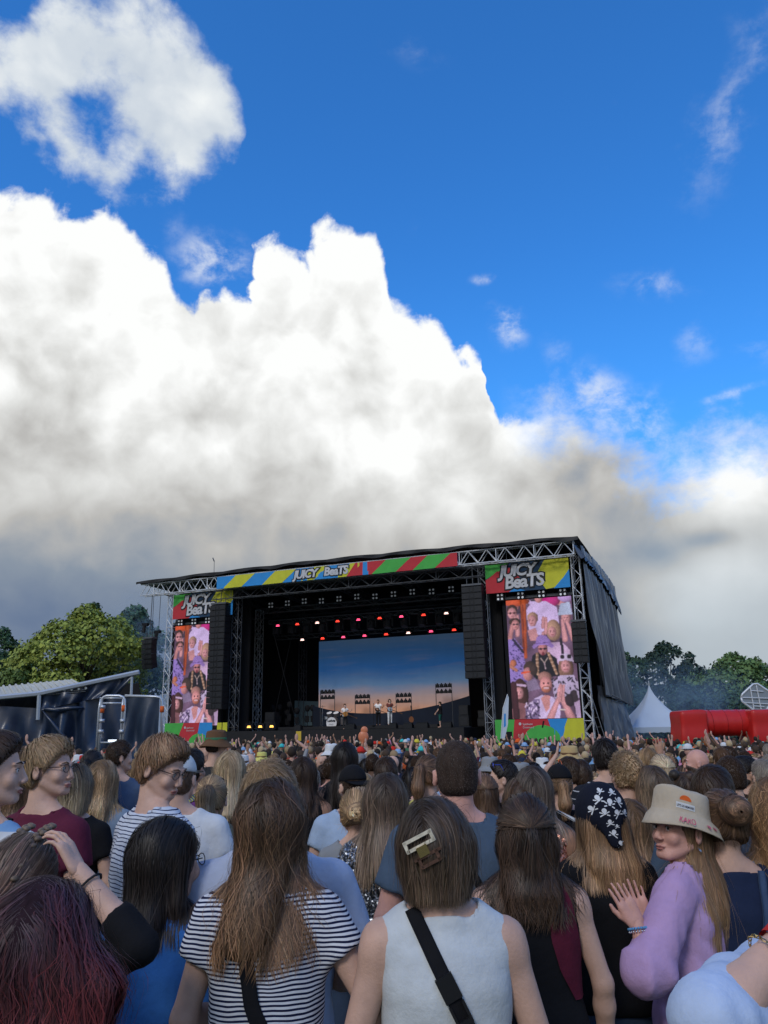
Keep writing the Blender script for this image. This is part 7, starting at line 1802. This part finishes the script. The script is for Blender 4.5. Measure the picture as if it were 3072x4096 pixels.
me = text_mesh('beats', 1., .03, align='CENTER'); nvv = len(me.vertices); v = np.zeros(nvv*3); me.vertices.foreach_get('co', v); v = v.reshape(-1, 3)
for th in (math.pi*.5, math.pi*1.5):
    m2 = me.copy(); v2 = np.array([ww+dd*((y-.3)*.017)+(a1*math.cos(th+x*.55)+a2*math.sin(th+x*.55))*.0362 for x, y, _ in v]); m2.vertices.foreach_set('co', v2.astype(np.float32).ravel()); m2.update(); obj('lettering', m2, C['white'], wb)
ww = w_[3]*.68+w_[2]*.32; b = MB()
for i in range(22):
    t = 6.28*i/22; c_ = ww+(a1*math.cos(t)+a2*math.sin(t))*.040+dd*.006*math.sin(t); tg = -a1*math.sin(t)+a2*math.cos(t); u2 = dd if i % 2 else np.cross(tg, dd)
    b.path([c_+tg*.007*math.cos(q)+u2*.0032*math.sin(q) for q in np.linspace(0, 6.28, 7)], .0011, 4)
b.build('gold_chain', METALM, p.root)
strapS = p.shirtS
text_on(p, p.shirtS, 'D', (-.13, 1.16*p.s), .12, C['navy'])

# second line
MD = dict(nstr=1500, sw=.0014, steps=12, vox=.018, hvox=.010, fvox=.009)
p = reg(P('dark haired man in light blue and white striped shirt at the crowd edge', -4, 1576, 2.62, hair='short', hcol='dark', topm=PLAID, hyaw=rad(-52), yaw=rad(-25), face=True, w=1.05, b=1.06, **{**MD, 'nstr': 2400, 'fvox': .0055}))
strap(p, [(.02, 1.44*p.s), (.11, 1.30*p.s), (.15, 1.2*p.s)], .020, C['navy'])
p = reg(P('blond man with glasses in maroon tee looking sideways', 118, 1583, 3.45, hair='tuft', hcol='sandy', topm=C['maroon'], hyaw=rad(-72), yaw=rad(-28), face=True, glasses='clear', w=1.0, **{**MD, 'nstr': 2850, 'fvox': .0055}))
strap(p, [(-.14, 1.45*p.s), (-.15, 1.30*p.s), (-.16, 1.2*p.s)], .05, C['black'])
p = reg(P('reddish blond man with glasses in thin striped white tee looking down', 352, 1577, 3.35, hair='tuft', hcol='redblond', topm=STRIPE2, hyaw=rad(-62), hpitch=rad(-20), yaw=rad(-48), face=True, glasses='clear', w=1.04, inf=.02, folds=.008, poseR='front', **{**MD, 'nstr': 3300, 'fvox': .0052}))
p = reg(P('woman with long straight chestnut hair in silver sequin top', 832, 1666, 3.75, fem=True, hair='long', hcol=((.05, .034, .025), (.26, .18, .12)), hairlen=.50, hwid=1.12, vol=1.1, ears=False, topm=SEQS, w=1.05, sleeve=.3, **{**MD, 'nstr': 3300}))
p = reg(P('blonde woman with claw clip updo beside the chestnut hair', 772, 1698, 4.2, fem=True, hair='bun', hcol='blonde', tie=(0, -.105, .01), hwid=1.1, topm=C['grey'], **MD))
b = MB(); H = head_frame(p)
for s_ in (-1, 1):
    for i in range(4): b.path([H(s_*.006, -.150, .03-.014*i), H(s_*.020, -.162, .028-.014*i), H(s_*.030, -.145, .022-.014*i)], .003, 4)
b.build('claw_clip', TORT, p.root)
p = reg(P('man in backwards black cap and light blue tee with thin shoulder strap', 762, 1652, 5.2, hatted=True, hair='fade', hcol='dark', topm=C['ltblue'], w=1.1, hyaw=rad(28), beard='dark', **MD)); cap(p, C['black'], back=True)
strap(p, [(.05, 1.46*p.s), (.12, 1.36*p.s), (.15, 1.26*p.s)], .012, C['black'])
p = reg(P('woman in black tank top with long wavy dark hair down to bare shoulders', 655, 1632, 6.1, fem=True, hair='long', hcol='dark', hairlen=.42, vol=1.1, ears=False, top='tank', topm=C['black'], sk='tan', wave=.006, wfreq=1.5, **MD))
p = reg(P('woman in black racerback top with long dark hair and crossbody strap', 745, 1600, 6.3, fem=True, hair='long', hcol='black', hairlen=.50, vol=1.2, ears=False, top='tank', topm=C['black'], sk='tan', wave=.004, poseR='hip', poseL='hip', **MD))
p = reg(P('woman in yellow top with high brown ponytail', 925, 1628, 5.4, fem=True, hair='tail', hcol='brown', hairlen=.36, tie=(-.02, -.10, .045), tailx=-.03, topm=C['yellow'], hyaw=rad(-22), wave=.006, wfreq=1.5, **MD))
p = reg(P('dark haired man with round head and bare ears behind the black cap', 833, 1634, 6.0, hair='short', hcol='dark', topm=C['charcoal'], vol=.8, **MD))
p = reg(P('woman with straight pale blonde hair past her shoulders', 500, 1619, 5.4, fem=True, hair='long', hcol='plat', hairlen=.44, ears=False, topm=C['black'], **MD))
p = reg(P('woman with blonde ponytail and sunglasses pushed up on her head', 460, 1672, 4.7, fem=True, hair='tail', hcol='sandy', hairlen=.48, tie=(0, -.10, .045), hwid=1.25, topm=C['khaki'], glasses='up', **{**MD, 'nstr': 2700}))
p = reg(P('man in purple tee with lettering on the back and short dark hair', 415, 1617, 5.5, hair='short', hcol='black', vol=.8, topm=C['purple'], glasses='clear', hyaw=rad(-20), **MD))
text_on(p, p.shirtS, 'URI', (.02, 1.20*p.s), .075, C['white'])
p = reg(P('man in white tee and cream cap partly behind the reddish blond man', 392, 1622, 4.2, hatted=True, hair='short', hcol='brown', topm=C['white'], w=1.15, hyaw=rad(-10), **MD)); cap(p, C['offwhite'])
CHK = M('checker_scarf', (.55, .50, .08), rough=.9); Nn = NT(CHK.node_tree); ck = Nn.n.new('ShaderNodeTexChecker'); ck.inputs['Scale'].default_value = 34.; ck.inputs[1].default_value = (.55, .50, .06, 1); ck.inputs[2].default_value = (.03, .05, .22, 1)
CHK.node_tree.links.new(Nn.new('ShaderNodeTexCoord').outputs['Object'], ck.inputs[0]); CHK.node_tree.links.new(ck.outputs[0], CHK.node_tree.nodes['Principled BSDF'].inputs['Base Color'])
strap(p, [(-.06, 1.50*p.s), (-.15, 1.40*p.s), (-.19, 1.25*p.s)], .06, CHK, name='checker_scarf')
p = reg(P('girl with wavy dark blonde hair in light denim shirt', 226, 1640, 5.4, fem=True, hair='long', hcol='sandy', hairlen=.36, ears=False, topm=C['ltdenim'], top='rolled', wave=.007, wfreq=1.6, **MD))
p = reg(P('man with curly dark hair looking sideways in denim jacket with yellow trim', 262, 1598, 7.0, hair='curly', hcol='dark', topm=C['denim'], top='long', hyaw=rad(-60), face=False, vol=.7, **MD))
p = reg(P('woman with chin length two tone hair and black tee behind the maroon tee', 168, 1648, 4.6, fem=True, hair='bob', hcol=((.018, .012, .010), (.42, .32, .20)), hairlen=.19, ears=False, topm=C['black'], **MD))
p = reg(P('woman with frizzy brown wavy hair behind the striped shirt man', 60, 1650, 4.5, fem=True, hair='long', hcol='brown', hairlen=.34, hwid=1.2, vol=1.4, ears=False, topm=C['khaki'], wave=.012, wfreq=2., **MD))
p = reg(P('woman with black hair in a teal scrunchie ponytail', 203, 1618, 6.6, fem=True, hair='tail', hcol='black', hairlen=.40, topm=C['navy'], **MD)); scrunchie(p, C['teal'])
p = reg(P('man in brown fedora with green band raising one hand', 468, 1576, 8.0, hatted=True, hair='short', hcol='dark', topm=C['charcoal'], hyaw=rad(-45), poseL=((.24, .14, 1.30), (.13, .18, 1.56), (.1, 0, 1), (0, 1, 0), 'open'), glasses='clear', **MD)); fedora(p, C['brown'], C['green'])
# right-hand side, second line
p = reg(P('woman with straight glossy brown hair behind the half-up hair', 1122, 1676, 4.3, fem=True, hair='long', hcol='brown', hairlen=.4, ears=False, topm=C['charcoal'], **MD))
p = reg(P('woman in rose sequin tank with long ash brown hair', 1150, 1652, 4.3, fem=True, hair='long', hcol=((.06, .045, .038), (.24, .18, .14)), hairlen=.40, hwid=1.1, ears=False, top='tank', topm=SEQR, tailx=-.03, sk='tan', yaw=rad(-12), poseR='down', **{**MD, 'nstr': 2400}))
p = reg(P('girl with half-up reddish brown hair in grey hoodie', 1045, 1670, 6.0, fem=True, hair='halfup', hcol='brown', hairlen=.36, ears=False, topm=C['grey'], top='hoodie', tie=(0, -.10, .03), **MD))
p = reg(P('woman in black cap with light brown ponytail and pink flower tie', 1204, 1648, 5.6, fem=True, hatted=True, hair='tail', hcol='lbrown', hairlen=.34, tie=(0, -.10, .0), topm=C['black'], **MD)); cap(p, C['black']); scrunchie(p, C['pink'], .018)
p = reg(P('young man with blue sunglasses on his dark hair looking back', 1084, 1640, 6.2, hair='short', hcol='black', topm=C['black'], hyaw=rad(62), yaw=rad(20), face=True, glasses='upblue', **{**MD, 'fvox': .0065}))
p = reg(P('short haired man in navy tee with white backpack strap', 1252, 1640, 6.8, hair='short', hcol='dark', vol=.8, topm=C['navy'], **MD)); strap(p, [(-.10, 1.46*p.s), (-.12, 1.3*p.s), (-.12, 1.15*p.s)], .012, C['white'])
p = reg(P('man in dark polo with fine white stripes and tall dark hair', 1302, 1590, 6.2, hair='tuft', hcol='black', vol=1.2, topm=STRIPE3, top='polo', w=1.12, **MD))
p = reg(P('man with curly blond hair in pink polo', 1346, 1620, 5.0, hair='curly', hcol='sandy', vol=.75, topm=C['pink'], top='polo', w=1.08, glasses='clear', hyaw=rad(12), **{**MD, 'nstr': 2400}))
text_on(p, p.shirtS, '#WMS', (.05, 1.385*p.s), .028, C['black'])
p = reg(P('woman with layered highlighted bob and loose top knot', 1403, 1652, 4.9, fem=True, hair='bob', hcol=((.07, .048, .034), (.32, .22, .14)), hairlen=.19, hwid=1.05, ears=False, topm=C['charcoal'], **{**MD, 'nstr': 2400}))
p = reg(P('woman with dark space buns braided up', 1466, 1668, 5.8, fem=True, hair='bun', hcol='dark', tie=(.045, -.06, .10), hwid=.8, topm=C['black'], **MD))
b = MB(); b.add(*sphere(head_frame(p)(-.055, -.055, .115), .038, 12, 8)); b.build('hair_bun', M('braid_dark', (.03, .022, .016), rough=.5, var=.5, scale=90.), p.root, True)
p = reg(P('woman with pale ash blonde waves pinned up', 1424, 1628, 6.5, fem=True, hair='halfup', hcol='plat', hairlen=.26, hwid=1.15, ears=False, topm=C['black'], wave=.008, wfreq=1.8, **MD))
p = reg(P('bald man with dark beard looking across the crowd', 1500, 1614, 7.6, hair=None, topm=C['charcoal'], hyaw=rad(55), yaw=rad(20), beard='dark', face=True, sk='pink', w=1.08, **MD))
p = reg(P('man with slicked dark hair and sunglasses near the arch', 1604, 1632, 6.6, hair='short', hcol='black', vol=.8, topm=C['black'], hyaw=rad(70), yaw=rad(25), face=True, beard='black', glasses='sun', **MD))
p = reg(P('broad man with cropped hair in plum tee behind the bun', 1570, 1632, 5.0, hair='fade', hcol='dark', topm=C['plum'], w=1.15, b=1.1, **MD))
p = reg(P('woman in black crochet top beside the skull bandana', 1352, 1722, 4.1, fem=True, hair='long', hcol='lbrown', hairlen=.46, hwid=1.05, ears=False, topm=C['black'], tailx=.03, wave=.004, **MD))
p = reg(P('man with short grey blond hair and cyan collar at the crowd edge', 1645, 1640, 6.4, hair='short', hcol='grey', vol=.7, topm=C['turq'], **MD))
p = reg(P('woman in lime floral headscarf and dark top', 1395, 1614, 8.0, fem=True, hair='long', hcol='blonde', hairlen=.3, ears=False, topm=C['navy'], **MD))
p = reg(P('person in white bucket hat facing the stage', 717, 1603, 11.0, hatted=True, hair='short', hcol='brown', topm=C['grey'], **MD)); bucket(p, C['white'])
p = reg(P('woman with strawberry hair raising both arms to clap above the straw hat', 1218, 1642, 10.0, fem=True, hair='long', hcol='ginger', hairlen=.3, ears=False, topm=C['navy'], poseR='upclap', poseL='upclap', **MD))
p = reg(P('person in small straw hat below the raised clapping hands', 1228, 1610, 9.0, hatted=True, hair='short', hcol='sandy', topm=C['beige'], **MD)); fedora(p, cloth('straw', (.48, .34, .16)), C['brown'])
p = reg(P('man with orange sunglasses on his dark hair', 1229, 1634, 6.8, hair='short', hcol='dark', vol=.8, topm=C['charcoal'], glasses='uporange', hyaw=rad(30), **MD))
p = reg(P('tanned person holding a raised hand by the white tent', 1400, 1652, 8.0, hair='curly', hcol='dark', vol=.6, topm=C['navy'], poseR='up', sk='tan', **MD))
print('near people', len(near), 'tris', sum(len(o.data.polygons)*2 for o in bpy.data.objects if o.type == 'MESH'))
# ------------------------------------------------------------------ the crowd behind them: individuals first
rnd = random.Random(11)
ARCH = []
def archetype(**kw):
    d = dict(vox=.030, hvox=.019, fvox=.017, nstr=150, steps=7, sw=.0045, topm=C['white'], pantm=C['denim']); d.update(kw)
    k = len(ARCH); hat_ = d.pop('hat', None); hb_ = d.pop('hb', False); p = person('x', 0, -30, 1.75, seed=100+k*7, hatted=bool(hat_), **d)
    if kw.get('hat') == 'cap': cap(p, C['navy'], back=kw.get('hb', False))
    if kw.get('hat') == 'bucket': bucket(p, C['beige'])
    if kw.get('hat') == 'fedora': fedora(p, C['beige'], C['brown'])
    if kw.get('glasses') == 'up': pass
    kids = [(o.name.split('.')[0], o.data, o) for o in p.root.children]
    ARCH.append(dict(root=p.root, kids=list(p.root.children), kw=kw, used=0)); return p
hd = {'black': 'black', 'dark': 'dark brown', 'brown': 'brown', 'ombre': 'two tone brown', 'lbrown': 'light brown', 'blonde': 'blond', 'plat': 'pale blond', 'ginger': 'ginger', 'grey': 'grey', 'sandy': 'sandy'}
M1 = dict(w=1.1)
for kw in (dict(hyaw=0.70, hair='short', hcol='dark', **M1), dict(hair='short', hcol='brown', **M1), dict(hair='fade', hcol='black', **M1), dict(hyaw=-0.80, hair='buzz', hcol='dark', w=1.12, b=1.1), dict(hair='tuft', hcol='sandy', vol=.7, **M1),
           dict(hair='curly', hcol='dark', vol=.7, **M1), dict(hyaw=1.10, hair=None, w=1.1, b=1.12, sk='pink'), dict(hair='short', hcol='grey', **M1), dict(hair='short', hcol='brown', hat='cap', **M1), dict(hyaw=-0.50, hair='short', hcol='dark', hat='cap', hb=True, **M1),
           dict(hair='short', hcol='sandy', hat='bucket', **M1), dict(hair='short', hcol='dark', hat='fedora', **M1), dict(hyaw=0.90, hair='short', hcol='dark', poseR='up', poseL='up', **M1), dict(hair='short', hcol='brown', poseR='upphone', **M1),
           dict(fem=True, hair='long', hcol='brown', hairlen=.26, ears=False), dict(hyaw=-1.10, fem=True, hair='long', hcol='black', hairlen=.28, ears=False, wave=.005), dict(fem=True, hair='long', hcol='blonde', hairlen=.24, ears=False), dict(fem=True, hair='long', hcol='lbrown', hairlen=.26, ears=False, wave=.008),
           dict(hyaw=0.40, fem=True, hair='long', hcol='plat', hairlen=.20, ears=False), dict(fem=True, hair='tail', hcol='brown', hairlen=.22), dict(fem=True, hair='tail', hcol='blonde', hairlen=.25, tie=(0, -.10, .05)), dict(hyaw=-0.60, fem=True, hair='tail', hcol='dark', hairlen=.24, top='tank'),
           dict(fem=True, hair='bun', hcol='dark', tie=(0, -.06, .09), top='tank'), dict(fem=True, hair='bun', hcol='blonde', tie=(0, -.09, .05)), dict(hyaw=0.80, fem=True, hair='halfup', hcol='ombre', hairlen=.24, ears=False), dict(fem=True, hair='bob', hcol='dark', hairlen=.15, ears=False),
           dict(fem=True, hair='bob', hcol='ginger', hairlen=.15, ears=False), dict(hyaw=-0.90, fem=True, hair='long', hcol='brown', hairlen=.22, ears=False, poseR='upclap', poseL='upclap', top='tank'), dict(fem=True, hair='long', hcol='blonde', hairlen=.22, ears=False, poseL='up', top='tank'),
           dict(fem=True, hair='tail', hcol='lbrown', hairlen=.22, hat='cap'), dict(hyaw=0.50, fem=True, hair='long', hcol='dark', hairlen=.22, ears=False, hat='bucket'), dict(fem=True, hair='long', hcol='lbrown', hairlen=.22, ears=False, poseR='up', poseL='up', hat='bucket')):
    archetype(**kw)
tops = [('white', 6), ('black', 9), ('charcoal', 3), ('navy', 5), ('grey', 3), ('light_blue', 3), ('greyblue', 2), ('blue', 1), ('maroon', 1), ('pink', 1), ('purple', 1), ('yellow', 1), ('green', 1), ('teal', 1), ('red', 1.2), ('orange', .8), ('beige', 2), ('khaki', 1), ('brown', 1), ('sky', 1), ('denim', 1.5)]
CK = {'light_blue': C['ltblue']}; CK.update({k: v for k, v in C.items()})
tn = [t for t, w in tops for _ in range(int(w*2))]
hats = ['orange', 'red', 'yellow', 'white', 'turq', 'navy', 'black', 'sky', 'grey', 'beige', 'green', 'navy', 'orange', 'black']
cname = {'greyblue': 'slate blue', 'light_blue': 'light blue', 'turq': 'turquoise', 'sky': 'sky blue'}
hairdesc = {'short': '%s short hair', 'fade': '%s cropped hair', 'buzz': '%s buzz cut', 'tuft': '%s tousled hair', 'curly': '%s curly hair', 'long': 'long %s hair', 'tail': '%s ponytail', 'bun': '%s bun', 'halfup': 'half-up %s hair', 'bob': '%s bob'}
LM = [(-99, 'by the tarp stage'), (215, 'by the scaffold gate'), (355, 'before the tree side screen'), (480, 'before the dark wing'), (640, 'before the amber floor lamps'), (705, 'before the drum kit'), (790, 'before the bass player'), (850, 'before the singer'), (930, 'before the walking stagehand'), (1010, 'before the inner tower'),
      (1070, 'before the green apple banner'), (1180, 'before the tarp side screen'), (1275, 'before the grey tarp'), (1335, 'before the white tent'), (1450, 'before the red arch leg'), (1520, 'before the arch beam')]
def fpx(x, y, z):
    d = y*math.cos(TH)+(z-CZ)*math.sin(TH); return (1536+FPX*x/d)/1.85172
pts = []
def ok(x, y, r):
    for a, b in near:
        if (a-x)**2+((b-y))**2 < r*r: return False
    return True
yy = 6.9
while yy < 47:
    stepx = .62+.05*rnd.random(); half = yy*.54+1.0; xx = -half+rnd.random()*stepx
    while xx < half:
        x, y = xx+rnd.uniform(-.16, .16), yy+rnd.uniform(-.20, .20)
        # the far crowd ends at the stage barrier, the scaffold gate and the tent
        rel = Vector((x, y, 0))-SO; b_ = rel.dot(SV)
        free = b_ > -3.0 or (y > 22.5 and x < -7.2-(y-22.5)*.22) or (x > 13 and y > 39 and x < 40) or y > 46
        if not free and True and ok(x, y, .55 if y < 9 else .40): pts.append((x, y))
        xx += stepx
    yy += .66+.012*yy
pts.sort(key=lambda q: q[1])
NI = 300-len(near)-4
labels = set(); ncopy = 0
bands = [(7.2, 'close'), (9.6, 'some rows back'), (12.4, 'mid crowd'), (15.5, 'deep in the crowd'), (99, 'far back')]
for (x, y) in pts[:NI]:
    g = ground_z(x, y); f = fpx(x, y, 1.6); lm = [t for a, t in LM if f >= a or a == -99][-1]; bd = [t for a, t in bands if y < a][0]
    for tr_ in range(60):
        A = rnd.choice(ARCH); kw = A['kw']
        if (kw.get('poseR') in ('up', 'upclap', 'upphone') or kw.get('poseL') == 'up') and (y < 13 or rnd.random() < .8): continue
        t = rnd.choice(tn); h = rnd.choice(hats)
        w = hairdesc[kw['hair']] % hd[kw['hcol']] if kw.get('hair') else 'bald head'
        if kw.get('hat'): w = '%s %s hat' % (cname.get(h, h), kw['hat']) if kw['hat'] != 'cap' else '%s cap over %s hair' % (cname.get(h, h), hd[kw['hcol']])
        arms = ', arms raised' if kw.get('poseR') in ('up', 'upclap') else (', one arm raised' if kw.get('poseL') == 'up' else (', holding a phone up' if kw.get('poseR') == 'upphone' else ''))
        lb = '%s with %s, %s %s%s, %s, %s' % ('woman' if kw.get('fem') else 'man', w, cname.get(t, t).replace('_', ' '), 'tank top' if kw.get('top') == 'tank' else 'tee', arms, bd, lm)
        if lb not in labels and len(lb.replace(',', ' ').split()) <= 15: break
    if lb in labels: lb = lb.replace('with', 'turned, with', 1)
    labels.add(lb)
    sc = (rnd.gauss(1.66, .055) if kw.get('fem') else rnd.gauss(1.78, .06))/1.75
    if y < 6.5: sc = min(sc, 1.03)
    r = bpy.data.objects.new('person', None); COL.objects.link(r); r.location = (x, y, g); r.scale = (1, 1, 1) if 0 else (sc,)*3; r.rotation_euler = (0, 0, rnd.gauss(.02-x*.004, .28)); tag(r, lb, 'person', 'people standing in the crowd'); r.empty_display_size = .1
    skn_ = SK[rnd.choice(['fair', 'fair', 'pink', 'pink', 'tan', 'olive', 'brown'] if rnd.random() < .5 else ['fair', 'pink'])]; pm = C[rnd.choice(['denim', 'black', 'beige', 'navy', 'khaki'])]
    for o in A['kids']:
        c = o.copy(); COL.objects.link(c); c.parent = r; nm = o.name.split('.')[0]
        mt = {'body': skn_, 'shirt': CK[t], 'trousers': pm}.get(nm)
        if nm in ('cap', 'bucket_hat', 'fedora_hat'): mt = C[h]
        if mt is not None: c.material_slots[0].link = 'OBJECT'; c.material_slots[0].material = mt
        for q in o.children:
            e = q.copy(); COL.objects.link(e); e.parent = c
            if q.name.split('.')[0] in ('brim', 'button'): e.material_slots[0].link = 'OBJECT'; e.material_slots[0].material = C[h]
    near.append((x, y)); ncopy += 1
# ------------------------------------------------------------------ and the mass further back, one object
def far_people(P_):
    rng = np.random.RandomState(8); Vs, Fs, Cs = [], [], []; off = 0
    sph, sf = sphere((0, 0, 0), 1., 8, 6); sph = np.array(sph)
    sf3 = []
    for f in sf: sf3 += [f] if len(f) == 3 else [(f[0], f[1], f[2]), (f[0], f[2], f[3])]
    sf3 = np.array(sf3)
    cyl = np.array([(math.cos(t), math.sin(t), z) for z in (0, 1) for t in np.linspace(0, 2*math.pi, 6, endpoint=False)]); cf = np.array([q for i in range(6) for q in ((i, (i+1) % 6, 6+(i+1) % 6), (i, 6+(i+1) % 6, 6+i))])
    def add(V, F_, c):
        nonlocal off
        Vs.append(V); Fs.append(F_+off); Cs.append(np.tile(c, (len(V), 1))); off += len(V)
    def limb(a, b, r0, r1, c):
        a, b = np.array(a), np.array(b); d = b-a; L = np.linalg.norm(d); d = d/L; u = np.cross(d, (.3, .9, .1)); u /= np.linalg.norm(u); v = np.cross(d, u)
        rr = np.where(cyl[:, 2] > .5, r1, r0)[:, None]; add(a+(u*cyl[:, :1]+v*cyl[:, 1:2])*rr+d*(cyl[:, 2:]*L), cf, c)
    skc = [(.50, .30, .23), (.56, .33, .27), (.36, .20, .13), (.14, .08, .05)]
    hcs = [(.02, .015, .012), (.035, .024, .018), (.06, .04, .028), (.12, .08, .05), (.30, .21, .12), (.45, .34, .2), (.22, .08, .03), (.25, .24, .22)]
    tcs = [(.60, .61, .62), (.012, .012, .014), (.012, .012, .014), (.016, .024, .055), (.24, .25, .26), (.34, .43, .56), (.07, .10, .15), (.50, .03, .025), (.62, .56, .16), (.05, .16, .08), (.48, .40, .3), (.68, .13, .03), (.2, .38, .62), (.62, .27, .42), (.1, .02, .04)]
    hts = [(.72, .12, .02), (.6, .03, .02), (.66, .55, .06), (.62, .63, .64), (.48, .4, .3), (.06, .5, .48), (.016, .024, .055), (.25, .4, .62)]
    for (x, y) in P_:
        g = ground_z(x, y); fem = rng.rand() < .5; H_ = rng.normal(1.66, .06) if fem else rng.normal(1.78, .07); yw = rng.normal(0, .4); cs_, sn = math.cos(yw), math.sin(yw)
        def T(V): V = np.asarray(V, float); return np.stack([x+V[:, 0]*cs_-V[:, 1]*sn, y+V[:, 0]*sn+V[:, 1]*cs_, g+V[:, 2]], 1)
        sk_ = np.array(skc[rng.choice(4, p=(.45, .35, .15, .05))]); hc = np.array(hcs[rng.choice(8, p=(.18, .22, .2, .12, .12, .08, .04, .04))]); tc = np.array(tcs[rng.randint(len(tcs))])*rng.uniform(.8, 1.15)
        hz = H_-.11
        add(T(sph*(.075, .09, .112)+(0, 0, hz-.005)), sf3, sk_)
        r_ = rng.rand()
        if r_ < .17: hc2 = np.array(hts[rng.randint(8)]); add(T(sph*(.092, .105, .085)+(0, -.005, hz+.055)), sf3, hc2); add(T(sph*(.135, .15, .018)+(0, .01, hz+.035)), sf3, hc2*.9)
        elif r_ > .20: add(T(sph*(.088, .10, .105)+(0, -.022, hz+.02)), sf3, hc)
        if fem: add(T(sph*(.085, .055, .16+.06*rng.rand())+(0, -.075, hz-.13)), sf3, hc*1.15)
        add(T(sph*(.055, .055, .10)+(0, -.01, hz-.15)), sf3, sk_)
        wd = .19 if fem else .225
        add(T(sph*(wd, .12, .16)+(0, -.01, hz-.33)), sf3, tc); add(T(sph*(wd*.86, .13, .40)+(0, 0, hz-.60)), sf3, tc)
        for s_ in (-1, 1):
            if rng.rand() < .075:
                e = (s_*(wd+.05), .08, hz+.02+rng.uniform(-.1, .05)); w_ = (s_*rng.uniform(.02, .25), .12, hz+.26+rng.uniform(-.08, .06))
                q = T([(s_*(wd-.03), 0, hz-.25), e, w_, (w_[0]*.9, w_[1], w_[2]+.12)]); limb(q[0], q[1], .05, .038, tc if rng.rand() < .5 else sk_); limb(q[1], q[2], .038, .026, sk_)
                add(q[2]+(q[3]-q[2])*.5+sph*(.035, .018, .075), sf3, sk_)
            else:
                q = T([(s_*(wd-.03), 0, hz-.26), (s_*(wd+.05), .02, hz-.55), (s_*.1, .2, hz-.6)]); limb(q[0], q[1], .052, .042, tc); limb(q[1], q[2], .038, .028, sk_)
        for s_ in (-1, 1): q = T([(s_*.09, 0, hz-.75), (s_*.1, 0, 0)]); limb(q[0], q[1], .085, .05, np.array((.04, .05, .09)))
    V = np.concatenate(Vs); F_ = np.concatenate(Fs); o = obj('far_crowd', mk_mesh('far_crowd', V, F_, True, np.concatenate(Cs)), attr_mat('crowd_colours', rough=.8, spec=.2)); tag(o, 'dense far crowd packed up to the stage barrier', 'crowd', kind='stuff'); return o
far = pts[NI:]
far_people(far)
for A in ARCH:      # the moulds themselves take a place outside the picture's crowd only as data
    for o in A['kids']:
        for q in list(o.children): bpy.data.objects.remove(q)
        bpy.data.objects.remove(o)
    bpy.data.objects.remove(A['root'])
# phones, signs and a raised guitar toy above the heads
def thing_at(name, fx, fy, Y, label, cat): q = atf(fx, fy, Y); return empty(name, q, label, cat), q
r, q = thing_at('raised_sign', 645, 1590, 40, 'small yellow cardboard sign held above the crowd by the floor lamps', 'sign')
m = MB(); m.box((0, 0, 0), (.26, .02, .46)); m.build('board', M('sign_yellow', (.62, .42, .05), rough=.8), r); m = MB(); m.tube((0, .02, -.2), (0, .02, -.9), .015); m.build('stick', BLK, r)
r, q = thing_at('inflatable_guitar', 785, 1590, 24, 'orange inflatable guitar held up above the crowd before the bass player', 'inflatable')
OR = M('inflatable_orange', (.60, .20, .10), rough=.35); m = MB(); m.add(*sphere((0, 0, -.02), .16, 12, 8, 1, .35, 1.1)); m.add(*sphere((.03, 0, .17), .11, 12, 8, 1, .35, 1)); m.build('guitar_body', OR, r, True); m = MB(); m.tube((-.02, 0, -.15), (-.06, 0, -.75), .045); m.build('neck', OR, r)
print('people', len(near), 'far', len(far), 'copies', ncopy, 'TRIS', sum(len(o.data.polygons)*2 for o in set(bpy.data.objects) if o.type == 'MESH' and o.data.users == 1), 'objs', len(bpy.data.objects))
